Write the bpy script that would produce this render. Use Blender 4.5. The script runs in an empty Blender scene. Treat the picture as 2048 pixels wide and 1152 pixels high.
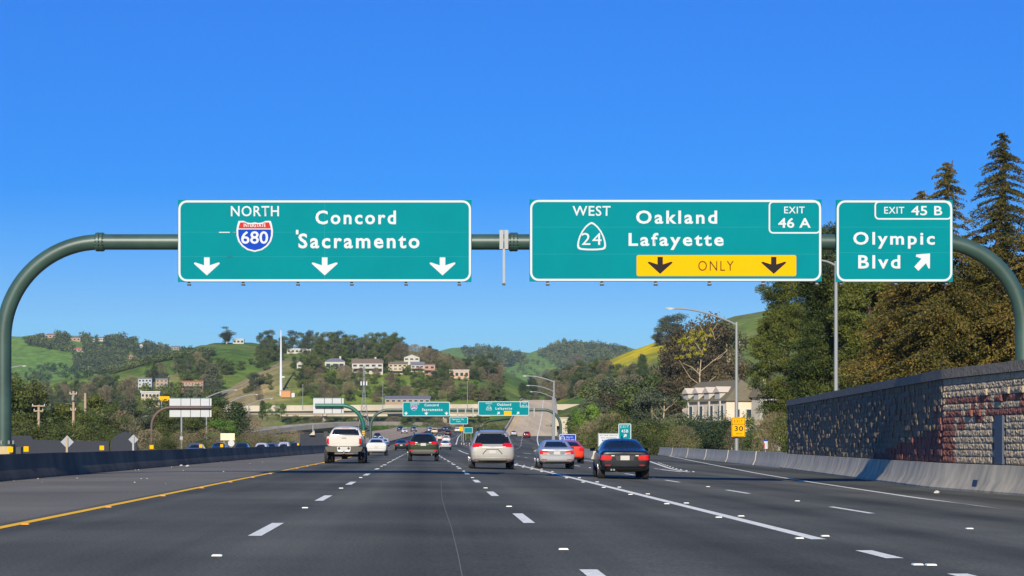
import bpy, bmesh, math, random
import numpy as np
from mathutils import Vector, Matrix
from mathutils.bvhtree import BVHTree

SC = bpy.context.scene
COL = SC.collection
R = math.radians

# ------------------------------------------------------------------ camera
F, VX, VY, H = 4000.0, 853.0, 883.0, 1.17      # focal length, vanishing point, eye height
cam_d = bpy.data.cameras.new("camera")
cam = bpy.data.objects.new("camera", cam_d)
COL.objects.link(cam)
cam.location = (0, 0, H)
cam.rotation_euler = (R(90), 0, 0)
cam_d.sensor_width = 36.0
cam_d.lens = 36.0 * F / 2048.0
cam_d.shift_x = (1024 - VX) / 2048.0
cam_d.shift_y = (VY - 576) / 2048.0
cam_d.clip_start, cam_d.clip_end = 0.5, 40000
SC.camera = cam

# ------------------------------------------------------------------ sky, sun, exposure
SUN_AZ, SUN_EL = 5.5, 25.0                     # sun is behind the camera, a little to its left
world = bpy.data.worlds.new("World")
SC.world = world
world.use_nodes = True
wn = world.node_tree.nodes
wl = world.node_tree.links
bg = wn["Background"]
sky = wn.new("ShaderNodeTexSky")
sky.sky_type = 'NISHITA'
sky.sun_disc = False
sky.sun_elevation = R(SUN_EL)
sky.sun_rotation = R(180 + SUN_AZ)
sky.air_density = 1.0
sky.dust_density = 0.3
sky.ozone_density = 3.0
hs = wn.new("ShaderNodeHueSaturation")
hs.inputs["Saturation"].default_value = 2.0
hs.inputs["Hue"].default_value = 0.524
wl.new(sky.outputs[0], hs.inputs["Color"])
tint = wn.new("ShaderNodeMix"); tint.data_type = 'RGBA'; tint.blend_type = 'MULTIPLY'; tint.inputs["Factor"].default_value = 1.0
tint.inputs["B"].default_value = (0.62, 0.84, 1.10, 1)
wl.new(hs.outputs[0], tint.inputs["A"])
even = wn.new("ShaderNodeMix"); even.data_type = 'RGBA'; even.inputs["Factor"].default_value = 0.38
even.inputs["B"].default_value = (0.50, 2.6, 8.0, 1)
wl.new(tint.outputs["Result"], even.inputs["A"])
wl.new(even.outputs["Result"], bg.inputs["Color"])
bg.inputs["Strength"].default_value = 0.092
sun_d = bpy.data.lights.new("sun", 'SUN')
sun_d.energy = 5.0
sun_d.angle = R(0.53)
sun_d.color = (1.0, 0.92, 0.77)
sun = bpy.data.objects.new("sun", sun_d)
COL.objects.link(sun)
to_sun = Vector((-math.sin(R(SUN_AZ)) * math.cos(R(SUN_EL)), -math.cos(R(SUN_AZ)) * math.cos(R(SUN_EL)), math.sin(R(SUN_EL))))
sun.rotation_euler = to_sun.to_track_quat('Z', 'Y').to_euler()
sun.location = to_sun * 100
SC.view_settings.view_transform = 'Standard'
SC.view_settings.look = 'None'
SC.view_settings.exposure = 0.30
SC.view_settings.gamma = 1.0
SC.render.engine = 'CYCLES'
SC.cycles.use_denoising = True
SC.cycles.max_bounces = 5
SC.cycles.volume_bounces = 0
SC.cycles.transparent_max_bounces = 8

# ------------------------------------------------------------------ helpers
def PX(px, Y): return (px - VX) * Y / F
def PZ(py, Y): return H + (VY - py) * Y / F

def lin(*c):
    out = []
    for v in c:
        v /= 255.0
        out.append(v / 12.92 if v <= 0.04045 else ((v + 0.055) / 1.055) ** 2.4)
    return tuple(out)

def nd(nt, t, **kw):
    n = nt.nodes.new(t)
    for k, v in kw.items(): setattr(n, k, v)
    return n

MATS = {}
def mat(name, col, rough=0.6, metal=0.0, noise=0.0, scale=5.0, col2=None, bump=0.0, bscale=30.0, coat=0.0, spec=0.5, stretch=None, detail=5.0):
    """Principled material; noise mixes the colour with col2 in world-size patches, bump roughens it."""
    if name in MATS: return MATS[name]
    m = bpy.data.materials.new(name)
    m.use_nodes = True
    nt = m.node_tree
    b = nt.nodes["Principled BSDF"]
    b.inputs["Roughness"].default_value = rough
    b.inputs["Metallic"].default_value = metal
    b.inputs["Specular IOR Level"].default_value = spec
    b.inputs["Coat Weight"].default_value = coat
    b.inputs["Coat Roughness"].default_value = 0.05
    b.inputs["Base Color"].default_value = (*col, 1)
    if noise or bump:
        tc = nd(nt, "ShaderNodeTexCoord")
        vec = tc.outputs["Object"]
        if stretch:
            mp = nd(nt, "ShaderNodeMapping"); mp.inputs["Scale"].default_value = stretch
            nt.links.new(vec, mp.inputs["Vector"]); vec = mp.outputs[0]
    if noise:
        nz = nd(nt, "ShaderNodeTexNoise"); nz.inputs["Scale"].default_value = scale; nz.inputs["Detail"].default_value = detail
        nz.inputs["Roughness"].default_value = 0.62
        nt.links.new(vec, nz.inputs["Vector"])
        rp = nd(nt, "ShaderNodeValToRGB"); rp.color_ramp.elements[0].position = 0.36; rp.color_ramp.elements[1].position = 0.64
        c2 = col2 or tuple(v * 0.6 for v in col)
        mixc = tuple(a * (1 - noise) + q * noise for a, q in zip(col, c2))
        rp.color_ramp.elements[0].color = (*col, 1); rp.color_ramp.elements[1].color = (*mixc, 1)
        nt.links.new(nz.outputs["Fac"], rp.inputs["Fac"]); nt.links.new(rp.outputs["Color"], b.inputs["Base Color"])
    if bump:
        n2 = nd(nt, "ShaderNodeTexNoise"); n2.inputs["Scale"].default_value = bscale; n2.inputs["Detail"].default_value = 4
        nt.links.new(vec, n2.inputs["Vector"])
        bp = nd(nt, "ShaderNodeBump"); bp.inputs["Strength"].default_value = bump; bp.inputs["Distance"].default_value = 0.05
        nt.links.new(n2.outputs["Fac"], bp.inputs["Height"]); nt.links.new(bp.outputs["Normal"], b.inputs["Normal"])
    MATS[name] = m
    return m

def leaf_mat(name, cols, clump=0.6, trans=0.12):
    """Foliage: each leaf spray takes its own colour, and whole clumps lean one way."""
    m = bpy.data.materials.new(name); m.use_nodes = True
    nt = m.node_tree; b = nt.nodes["Principled BSDF"]
    b.inputs["Roughness"].default_value = 0.65; b.inputs["Specular IOR Level"].default_value = 0.25
    g = nd(nt, "ShaderNodeNewGeometry"); tc = nd(nt, "ShaderNodeTexCoord")
    nz = nd(nt, "ShaderNodeTexNoise"); nz.inputs["Scale"].default_value = clump; nz.inputs["Detail"].default_value = 3
    nt.links.new(g.outputs["Position"], nz.inputs["Vector"])
    oi = nd(nt, "ShaderNodeObjectInfo")
    a1 = nd(nt, "ShaderNodeMath", operation='MULTIPLY'); a1.inputs[1].default_value = 0.40
    a2 = nd(nt, "ShaderNodeMath", operation='MULTIPLY_ADD'); a2.inputs[1].default_value = 1.1; a2.inputs[2].default_value = -0.30
    a3 = nd(nt, "ShaderNodeMath", operation='ADD')
    a4 = nd(nt, "ShaderNodeMath", operation='MULTIPLY_ADD'); a4.inputs[1].default_value = 0.35; 
    nt.links.new(g.outputs["Random Per Island"], a1.inputs[0]); nt.links.new(nz.outputs["Fac"], a2.inputs[0])
    nt.links.new(a1.outputs[0], a3.inputs[0]); nt.links.new(a2.outputs[0], a3.inputs[1])
    nt.links.new(oi.outputs["Random"], a4.inputs[0]); nt.links.new(a3.outputs[0], a4.inputs[2])
    rp = nd(nt, "ShaderNodeValToRGB")
    els = rp.color_ramp.elements
    while len(els) < len(cols): els.new(0.5)
    for i, c in enumerate(cols):
        els[i].position = 0.1 + 0.85 * i / (len(cols) - 1); els[i].color = (*c, 1)
    nt.links.new(a4.outputs[0], rp.inputs["Fac"]); nt.links.new(rp.outputs["Color"], b.inputs["Base Color"])
    if trans:
        tr = nd(nt, "ShaderNodeBsdfTranslucent"); mx = nd(nt, "ShaderNodeMixShader"); mx.inputs[0].default_value = trans
        nt.links.new(rp.outputs["Color"], tr.inputs["Color"])
        nt.links.new(b.outputs[0], mx.inputs[1]); nt.links.new(tr.outputs[0], mx.inputs[2])
        nt.links.new(mx.outputs[0], nt.nodes["Material Output"].inputs["Surface"])
    MATS[name] = m
    return m

def prop(o, label=None, cat=None, group=None, kind=None):
    if label: o["label"] = label
    if cat: o["category"] = cat
    if group: o["group"] = group
    if kind: o["kind"] = kind
    return o

def thing(name, label, cat, loc=(0, 0, 0), rotz=0.0, group=None):
    o = bpy.data.objects.new(name, None); COL.objects.link(o)
    o.location = loc; o.rotation_euler = (0, 0, rotz); o.empty_display_size = 0.2
    return prop(o, label, cat, group)

def obj(name, me, m=None, parent=None, loc=None):
    o = bpy.data.objects.new(name, me); COL.objects.link(o)
    if m is not None and len(me.materials) == 0: me.materials.append(m)
    if parent is not None: o.parent = parent
    if loc is not None: o.location = loc
    return o

def copy_tree(o, parent=None):
    c = o.copy(); COL.objects.link(c)
    if parent is not None: c.parent = parent
    for ch in list(o.children): copy_tree(ch, c)
    return c

def np_mesh(name, V, Q, smooth=False):
    """Mesh from numpy vertices and equal-sized faces."""
    me = bpy.data.meshes.new(name)
    V = np.asarray(V, np.float32); Q = np.asarray(Q, np.int32); k = Q.shape[1]
    me.vertices.add(len(V)); me.vertices.foreach_set("co", V.ravel())
    me.loops.add(Q.size); me.loops.foreach_set("vertex_index", Q.ravel())
    me.polygons.add(len(Q)); me.polygons.foreach_set("loop_start", np.arange(0, Q.size, k, dtype=np.int32))
    me.polygons.foreach_set("use_smooth", np.full(len(Q), smooth))
    me.update(calc_edges=True)
    return me

class MB:
    """Collects shapes and builds them as one mesh."""
    def __init__(s): s.v = []; s.f = []
    def add(s, vs, fs):
        n = len(s.v); s.v += [tuple(v) for v in vs]; s.f += [tuple(i + n for i in f) for f in fs]; return s
    def box(s, x0, x1, y0, y1, z0, z1):
        return s.add([(x0, y0, z0), (x1, y0, z0), (x1, y1, z0), (x0, y1, z0), (x0, y0, z1), (x1, y0, z1), (x1, y1, z1), (x0, y1, z1)],
                     [(3, 2, 1, 0), (4, 5, 6, 7), (0, 1, 5, 4), (1, 2, 6, 5), (2, 3, 7, 6), (3, 0, 4, 7)])
    def beam(s, a, b, w, h):
        """Box from a to b, w wide and h high."""
        a, b = Vector(a), Vector(b); d = (b - a).normalized()
        up = Vector((0, 0, 1)) if abs(d.z) < 0.95 else Vector((0, 1, 0))
        sx = d.cross(up).normalized() * (w / 2); sz = sx.cross(d).normalized() * (h / 2)
        vs = [a - sx - sz, a + sx - sz, a + sx + sz, a - sx + sz, b - sx - sz, b + sx - sz, b + sx + sz, b - sx + sz]
        return s.add(vs, [(0, 1, 2, 3), (7, 6, 5, 4), (0, 4, 5, 1), (1, 5, 6, 2), (2, 6, 7, 3), (3, 7, 4, 0)])
    def tube(s, pts, rad, n=12, caps=True):
        pts = [Vector(p) for p in pts]; m = len(pts)
        rad = [rad] * m if isinstance(rad, (int, float)) else rad
        base = len(s.v); ref = None
        for i, p in enumerate(pts):
            d = (pts[min(i + 1, m - 1)] - pts[max(i - 1, 0)]).normalized()
            if ref is None:
                ref = Vector((0, 1, 0)) if abs(d.y) < 0.9 else Vector((1, 0, 0))
            x = (ref - d * ref.dot(d)).normalized(); ref = x; y = d.cross(x)
            for k in range(n):
                a = 2 * math.pi * k / n
                s.v.append(tuple(p + (x * math.cos(a) + y * math.sin(a)) * rad[i]))
        for i in range(m - 1):
            for k in range(n):
                k2 = (k + 1) % n
                s.f.append((base + i * n + k, base + i * n + k2, base + (i + 1) * n + k2, base + (i + 1) * n + k))
        if caps:
            s.f.append(tuple(base + k for k in range(n))[::-1]); s.f.append(tuple(base + (m - 1) * n + k for k in range(n)))
        return s
    def prism(s, poly, y0, y1):
        """Polygon in x,z pushed from y0 to y1."""
        n = len(poly)
        vs = [(x, y0, z) for x, z in poly] + [(x, y1, z) for x, z in poly]
        fs = [tuple(range(n)), tuple(range(2 * n - 1, n - 1, -1))] + [(i, i + n, (i + 1) % n + n, (i + 1) % n) for i in range(n)]
        return s.add(vs, fs)
    def prism_x(s, poly, x0, x1):
        """Polygon in y,z pushed from x0 to x1."""
        n = len(poly)
        vs = [(x0, y, z) for y, z in poly] + [(x1, y, z) for y, z in poly]
        return s.add(vs, [tuple(range(n)), tuple(range(2 * n - 1, n - 1, -1))] + [(i, i + n, (i + 1) % n + n, (i + 1) % n) for i in range(n)])
    def slab(s, poly, z0, z1):
        """Polygon in x,y pushed from z0 to z1."""
        n = len(poly)
        vs = [(x, y, z0) for x, y in poly] + [(x, y, z1) for x, y in poly]
        return s.add(vs, [tuple(range(n))[::-1], tuple(range(n, 2 * n))] + [(i, (i + 1) % n, (i + 1) % n + n, i + n) for i in range(n)])
    def ring(s, outer, inner, y0, y1):
        """Frame between two outlines of the same length in x,z."""
        n = len(outer); b = len(s.v)
        for y in (y0, y1):
            s.v += [(x, y, z) for x, z in outer] + [(x, y, z) for x, z in inner]
        for i in range(n):
            j = (i + 1) % n
            s.f += [(b + i, b + j, b + n + j, b + n + i), (b + 2 * n + i, b + 3 * n + i, b + 3 * n + j, b + 2 * n + j),
                    (b + i, b + 2 * n + i, b + 2 * n + j, b + j), (b + n + i, b + n + j, b + 3 * n + j, b + 3 * n + i)]
        return s
    def lathe_x(s, prof, n=20, c=(0, 0, 0)):
        """Profile of (x, radius) turned about the x axis."""
        b = len(s.v); m = len(prof)
        for x, r in prof:
            for k in range(n):
                a = 2 * math.pi * k / n
                s.v.append((c[0] + x, c[1] + r * math.cos(a), c[2] + r * math.sin(a)))
        for i in range(m - 1):
            for k in range(n):
                k2 = (k + 1) % n
                s.f.append((b + i * n + k, b + i * n + k2, b + (i + 1) * n + k2, b + (i + 1) * n + k))
        s.f.append(tuple(b + k for k in range(n))); s.f.append(tuple(b + (m - 1) * n + k for k in range(n))[::-1])
        return s
    def sheet(s, rows, skirt=None):
        """Grid surface from rows of points (same length)."""
        b = len(s.v); n = len(rows[0])
        for r in rows: s.v += [tuple(p) for p in r]
        for i in range(len(rows) - 1):
            for k in range(n - 1):
                s.f.append((b + i * n + k, b + i * n + k + 1, b + (i + 1) * n + k + 1, b + (i + 1) * n + k))
        return s
    def mesh(s, name, smooth=None, shift=None):
        me = bpy.data.meshes.new(name)
        v = s.v if shift is None else [(a - shift[0], b - shift[1], c - shift[2]) for a, b, c in s.v]
        me.from_pydata(v, [], s.f); me.update()
        bm = bmesh.new(); bm.from_mesh(me); bmesh.ops.recalc_face_normals(bm, faces=bm.faces); bm.to_mesh(me); bm.free()
        if smooth is not None:
            me.polygons.foreach_set("use_smooth", [True] * len(me.polygons)); me.set_sharp_from_angle(angle=R(smooth))
        return me
    def build(s, name, m, parent=None, smooth=None, world=False):
        """world: the points are world points and the parent is unrotated."""
        sh = tuple(parent.matrix_basis.translation) if (world and parent is not None) else None
        if sh is not None and parent.parent is not None:
            sh = tuple(Vector(sh) + parent.parent.location)
        return obj(name, s.mesh(name, smooth, sh), m, parent)

def struct(name, me, m):
    return prop(obj(name, me, m), kind="structure")

def rrect(x0, z0, x1, z1, r, n=6):
    out = []
    for cx, cz, a0 in ((x1 - r, z1 - r, 0), (x0 + r, z1 - r, 90), (x0 + r, z0 + r, 180), (x1 - r, z0 + r, 270)):
        for k in range(n + 1):
            a = R(a0 + 90 * k / n); out.append((cx + r * math.cos(a), cz + r * math.sin(a)))
    return out

def text_obj(body, x0, z0, x1, z1, y, m, parent, bold=0.012, space=1.1, name="lettering"):
    """Words fitted to the box x0..x1, z0..z1 on the plane y, facing the traffic."""
    cu = bpy.data.curves.new("t", 'FONT'); cu.body = body; cu.offset = bold; cu.space_character = space; cu.resolution_u = 3
    o = bpy.data.objects.new("t", cu); COL.objects.link(o)
    dg = bpy.context.evaluated_depsgraph_get()
    me = bpy.data.meshes.new_from_object(o.evaluated_get(dg))
    bpy.data.objects.remove(o); bpy.data.curves.remove(cu)
    n = len(me.vertices); co = np.empty(n * 3, np.float32); me.vertices.foreach_get("co", co); co = co.reshape(-1, 3)
    lo, hi = co.min(0), co.max(0)
    p = parent.location
    out = np.empty_like(co)
    out[:, 0] = x0 + (co[:, 0] - lo[0]) / (hi[0] - lo[0]) * (x1 - x0) - p[0]
    out[:, 2] = z0 + (co[:, 1] - lo[1]) / (hi[1] - lo[1]) * (z1 - z0) - p[2]
    out[:, 1] = y - p[1]
    me.vertices.foreach_set("co", out.ravel()); me.materials.clear(); me.update()
    return obj(name, me, m, parent)
# ------------------------------------------------------------------ road alignment
YG = np.arange(-60, 1100, 2.0)
def curve(pts, sm=30):
    a = np.array(pts, float); v = np.interp(YG, a[:, 0], a[:, 1])
    k = max(1, int(sm / 2)); w = np.ones(2 * k + 1) / (2 * k + 1)
    v = np.convolve(np.pad(v, k, mode='edge'), w, 'valid')
    return lambda y: float(np.interp(y, YG, v))
med = curve([(-60, -13.6), (0, -13.0), (61, -12.35), (137, -11.6), (250, -9.6), (330, -8.9), (400, -8.3), (520, -2.5), (620, .8), (700, 6.5), (760, 10), (800, 9), (860, -12), (950, -65), (1100, -160)])
yel = curve([(-60, -5.8), (100, -5.75), (250, -5.6), (400, -5.0), (520, 0.2), (620, 3.4), (700, 9), (760, 13), (800, 12), (860, -9), (950, -61), (1100, -156)])
wht = curve([(-60, 5.2), (90, 5.2), (130, 4.8), (174, 4.3), (240, 4.3), (390, 5.6), (520, 8.2), (560, 9.2), (640, 12.5), (700, 18), (760, 22.5), (800, 21), (860, 1), (950, -50), (1100, -145)])
zmain = curve([(-60, 0), (390, 0), (520, 2.2), (620, 3.8), (700, 5.0), (780, 6.6), (850, 6.6), (950, 6.0), (1100, 6)])
flc = curve([(-60, 9), (200, 8.9), (250, 9.8), (300, 12.5), (400, 19), (500, 24), (600, 30.5), (700, 37), (800, 43), (880, 48), (960, 53), (1100, 62)])
zfly = curve([(-60, -.22), (300, -.2), (400, 0.0), (450, .5), (500, 1.8), (600, 6.1), (700, 11.8), (800, 17.0), (880, 19.7), (940, 20.5), (1100, 20)], 50)
exl = curve([(-60, 12.3), (97, 12.4), (120, 14.2), (143, 16.2), (180, 19), (230, 22.5), (300, 27)], 16)
exr = curve([(-60, 12.0), (41, 12.2), (56, 13.2), (83, 14.6), (124, 18.0), (160, 21), (200, 24.5), (260, 29)], 16)
wallx = lambda y: 16.5 - 0.04 * (y - 63.5) if y < 63.5 else 16.5 + 0.078 * (y - 63.5) if y < 112 else 20.28 + 0.052 * (y - 112)

def zroad(x, y):
    return zmain(y) - 0.025 * min(max(x, 0), 13)

# ------------------------------------------------------------------ terrain
def ridge(pts, Yr):
    a = np.array([(pts[0][0] - 70, 930)] + pts + [(pts[-1][0] + 150, 930)], float)
    return np.array([PX(a[:, 0], Yr), PZ(a[:, 1], Yr)])
HILLS = [  # ridge outline, ridge distance, foot, back foot, steepness
    ("A", ridge([(-900, 720), (-300, 700), (-100, 690), (0, 690), (60, 681), (100, 674), (200, 676), (300, 692), (390, 706), (470, 728), (560, 760), (700, 790), (900, 800)], 2600), 2600, 1550, 3700, 1.0),
    ("B", ridge([(-200, 800), (150, 765), (230, 752), (300, 739), (400, 704), (440, 690), (510, 688), (550, 694), (600, 700), (700, 703), (800, 702), (880, 712), (950, 726), (1000, 745), (1040, 765), (1100, 800), (1200, 830)], 1500), 1500, 1010, 2200, 1.1),
    ("C", ridge([(250, 828), (400, 806), (455, 785), (500, 757), (545, 732), (590, 716), (640, 713), (690, 722), (740, 732), (800, 740), (870, 744), (930, 748), (985, 768), (1030, 790), (1080, 815), (1200, 835)], 1180), 1180, 965, 1500, 0.85),
    ("D", ridge([(500, 760), (700, 735), (860, 712), (900, 702), (950, 699), (1000, 704), (1050, 712), (1090, 698), (1130, 690), (1180, 694), (1240, 700), (1300, 720), (1450, 740), (1800, 745), (2600, 760)], 3700), 3700, 2300, 5000, 1.0),
    ("E", ridge([(950, 840), (1040, 822), (1090, 795), (1130, 768), (1200, 728), (1260, 703), (1320, 682), (1400, 655), (1460, 636), (1510, 627), (1600, 610), (1750, 585), (2000, 560), (2600, 560), (3300, 620)], 1200), 1200, 590, 1900, 1.4),
]
GY = np.array([-100, 380, 520, 620, 700, 800, 950, 1200, 1600, 2500, 5200], float)
GZ = np.array([-0.9, -0.9, 0.6, 2.2, 3.4, 4.9, 4.8, 8, 13, 16, 22], float)
def vnoise(x, y, s, seed=0.0):
    x = np.asarray(x, float) / s; y = np.asarray(y, float) / s
    return (np.sin(x * 1.7 + seed + 1.3 * np.sin(y * 1.1 + seed)) + np.sin(y * 2.1 - seed * 2 + 1.1 * np.sin(x * 1.9)) + np.sin((x + y) * 3.1 + seed * 3) * .5) / 2.5
def terrain(x, y, ids=False):
    x = np.asarray(x, float); y = np.asarray(y, float)
    g = np.interp(y, GY, GZ) + 0 * x
    best = g.copy(); hid = np.zeros(g.shape, int); tt = np.zeros(g.shape)
    for i, (nm, rd, Yr, Yf, Yb, pw) in enumerate(HILLS):
        hz = np.interp(x, rd[0], rd[1])
        t = np.where(y <= Yr, (y - Yf) / (Yr - Yf), (Yb - y) / (Yb - Yr))
        t = np.clip(t, 0, 1)
        s = np.sin(t * math.pi / 2) ** (1.35 * pw)
        zb = np.interp(np.clip(y, Yf, None), GY, GZ)
        relief = (vnoise(x, y, Yr * .045, i) * .05 + vnoise(x, y, Yr * .018, i + 5) * .022) * np.sin(t * math.pi) ** .7
        z = np.where(t > 0, zb + (hz - zb) * np.clip(s + relief, 0, 1.2), -99)
        m = z > best
        best = np.where(m, z, best); hid = np.where(m, i + 1, hid); tt = np.where(m, t, tt)
    return (best, hid, tt) if ids else best

def hit(px, py, y0=320.0, y1=4200.0):
    """Where the line of sight through a point of the photograph meets the hills."""
    ys = np.geomspace(y0, y1, 700)
    d = PZ(py, ys) - terrain(PX(px, ys), ys)
    k = np.nonzero(d <= 0)[0]
    Y = ys[k[0]] if len(k) else y1
    return (float(PX(px, Y)), float(Y), float(terrain(PX(px, Y), Y)))

ys = np.concatenate([np.linspace(20, 400, 18), np.geomspace(420, 5100, 170)])
pxs = np.concatenate([np.linspace(-5200, -500, 30)[:-1], np.linspace(-500, 2500, 330), np.linspace(2500, 7500, 30)[1:]])
XX = PX(pxs[None, :], ys[:, None]); YY = ys[:, None] + 0 * XX
ZZ, HID, TT = terrain(XX, YY, True)
nr, nc = XX.shape
idx = np.arange(nr * nc).reshape(nr, nc)
Q = np.stack([idx[:-1, :-1], idx[:-1, 1:], idx[1:, 1:], idx[1:, :-1]], -1).reshape(-1, 4)
tme = np_mesh("terrain", np.stack([XX, YY, ZZ], -1).reshape(-1, 3), Q, True)
# ground cover: winter grass, dry brown slopes, wild mustard in flower
GRASS, GRASS2 = np.array(lin(124, 140, 58)), np.array(lin(88, 114, 46))
DRY, BRUSH, MUST = np.array(lin(160, 142, 104)), np.array(lin(108, 104, 68)), np.array(lin(226, 200, 10))
SPX = VX + F * XX / YY; SPY = VY - F * (ZZ - H) / YY
colr = np.empty((nr, nc, 3))
w1 = np.clip(.5 + vnoise(XX, YY, 60, 2) * .9, 0, 1)[..., None]
colr[:] = GRASS * w1 + GRASS2 * (1 - w1)
def blend(mask, c):
    global colr
    mk = np.clip(mask, 0, 1)[..., None]; colr = colr * (1 - mk) + c * mk
soft = lambda v, a, b: np.clip((v - a) / (b - a), 0, 1)
nzz = vnoise(XX, YY, 25, 7)
far_g = (HID == 1) | (HID == 4)
blend(far_g * .75, np.array(lin(112, 146, 66)))
X3 = np.where(HID == 3, XX, 1e4)
blend((HID == 3) * soft(-(X3 + nzz * 8), 66, 84) * .92, DRY)                     # dry spur of the middle hill
blend((HID == 3) * soft(nzz, .25, .6) * .5, BRUSH)
blend((HID == 2) * soft(nzz, .35, .7) * soft(TT, .9, .4) * .6, DRY)
blend((HID == 5) * soft(TT, .62, .30) * .9, BRUSH)
blend((HID == 5) * soft(nzz, .2, .7) * .35, DRY)
must = (HID == 5) * np.exp(-((XX - 128 - (TT - .9) * 160) / 26) ** 2) * soft(TT, .66, .8)
blend(np.clip(must * (1.1 + .6 * vnoise(XX, YY, 12, 3)), 0, .95), MUST)
blend((HID == 0) * .85, BRUSH)
at = tme.color_attributes.new("cover", 'FLOAT_COLOR', 'POINT')
at.data.foreach_set("color", np.concatenate([colr, np.ones((nr, nc, 1))], -1).astype(np.float32).ravel())
tm = bpy.data.materials.new("hill_cover"); tm.use_nodes = True
nt = tm.node_tree; b = nt.nodes["Principled BSDF"]; b.inputs["Roughness"].default_value = .9; b.inputs["Specular IOR Level"].default_value = .1
va = nd(nt, "ShaderNodeVertexColor", layer_name="cover"); ge = nd(nt, "ShaderNodeNewGeometry")
n1 = nd(nt, "ShaderNodeTexNoise"); n1.inputs["Scale"].default_value = .12; n1.inputs["Detail"].default_value = 8; n1.inputs["Roughness"].default_value = .7
nt.links.new(ge.outputs["Position"], n1.inputs["Vector"])
rp = nd(nt, "ShaderNodeValToRGB"); rp.color_ramp.elements[0].position = .3; rp.color_ramp.elements[0].color = (.40, .42, .40, 1); rp.color_ramp.elements[1].position = .68; rp.color_ramp.elements[1].color = (1.25, 1.2, 1.05, 1)
nt.links.new(n1.outputs["Fac"], rp.inputs["Fac"])
mx = nd(nt, "ShaderNodeMix", data_type='RGBA', blend_type='MULTIPLY'); mx.inputs["Factor"].default_value = 1
nt.links.new(va.outputs["Color"], mx.inputs["A"]); nt.links.new(rp.outputs["Color"], mx.inputs["B"]); nt.links.new(mx.outputs["Result"], b.inputs["Base Color"])
bp = nd(nt, "ShaderNodeBump"); bp.inputs["Strength"].default_value = .6; bp.inputs["Distance"].default_value = 1.2
nt.links.new(n1.outputs["Fac"], bp.inputs["Height"]); nt.links.new(bp.outputs[0], b.inputs["Normal"])
struct("terrain", tme, tm)
g = MB(); g.add([(-30000, -30000, -2.0), (30000, -30000, -2.0), (30000, 30000, -2.0), (-30000, 30000, -2.0)], [(0, 1, 2, 3)])
struct("ground", g.mesh("ground"), mat("dry_ground", lin(96, 92, 60), .95, noise=.6, scale=.05, col2=lin(70, 84, 40)))

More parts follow.
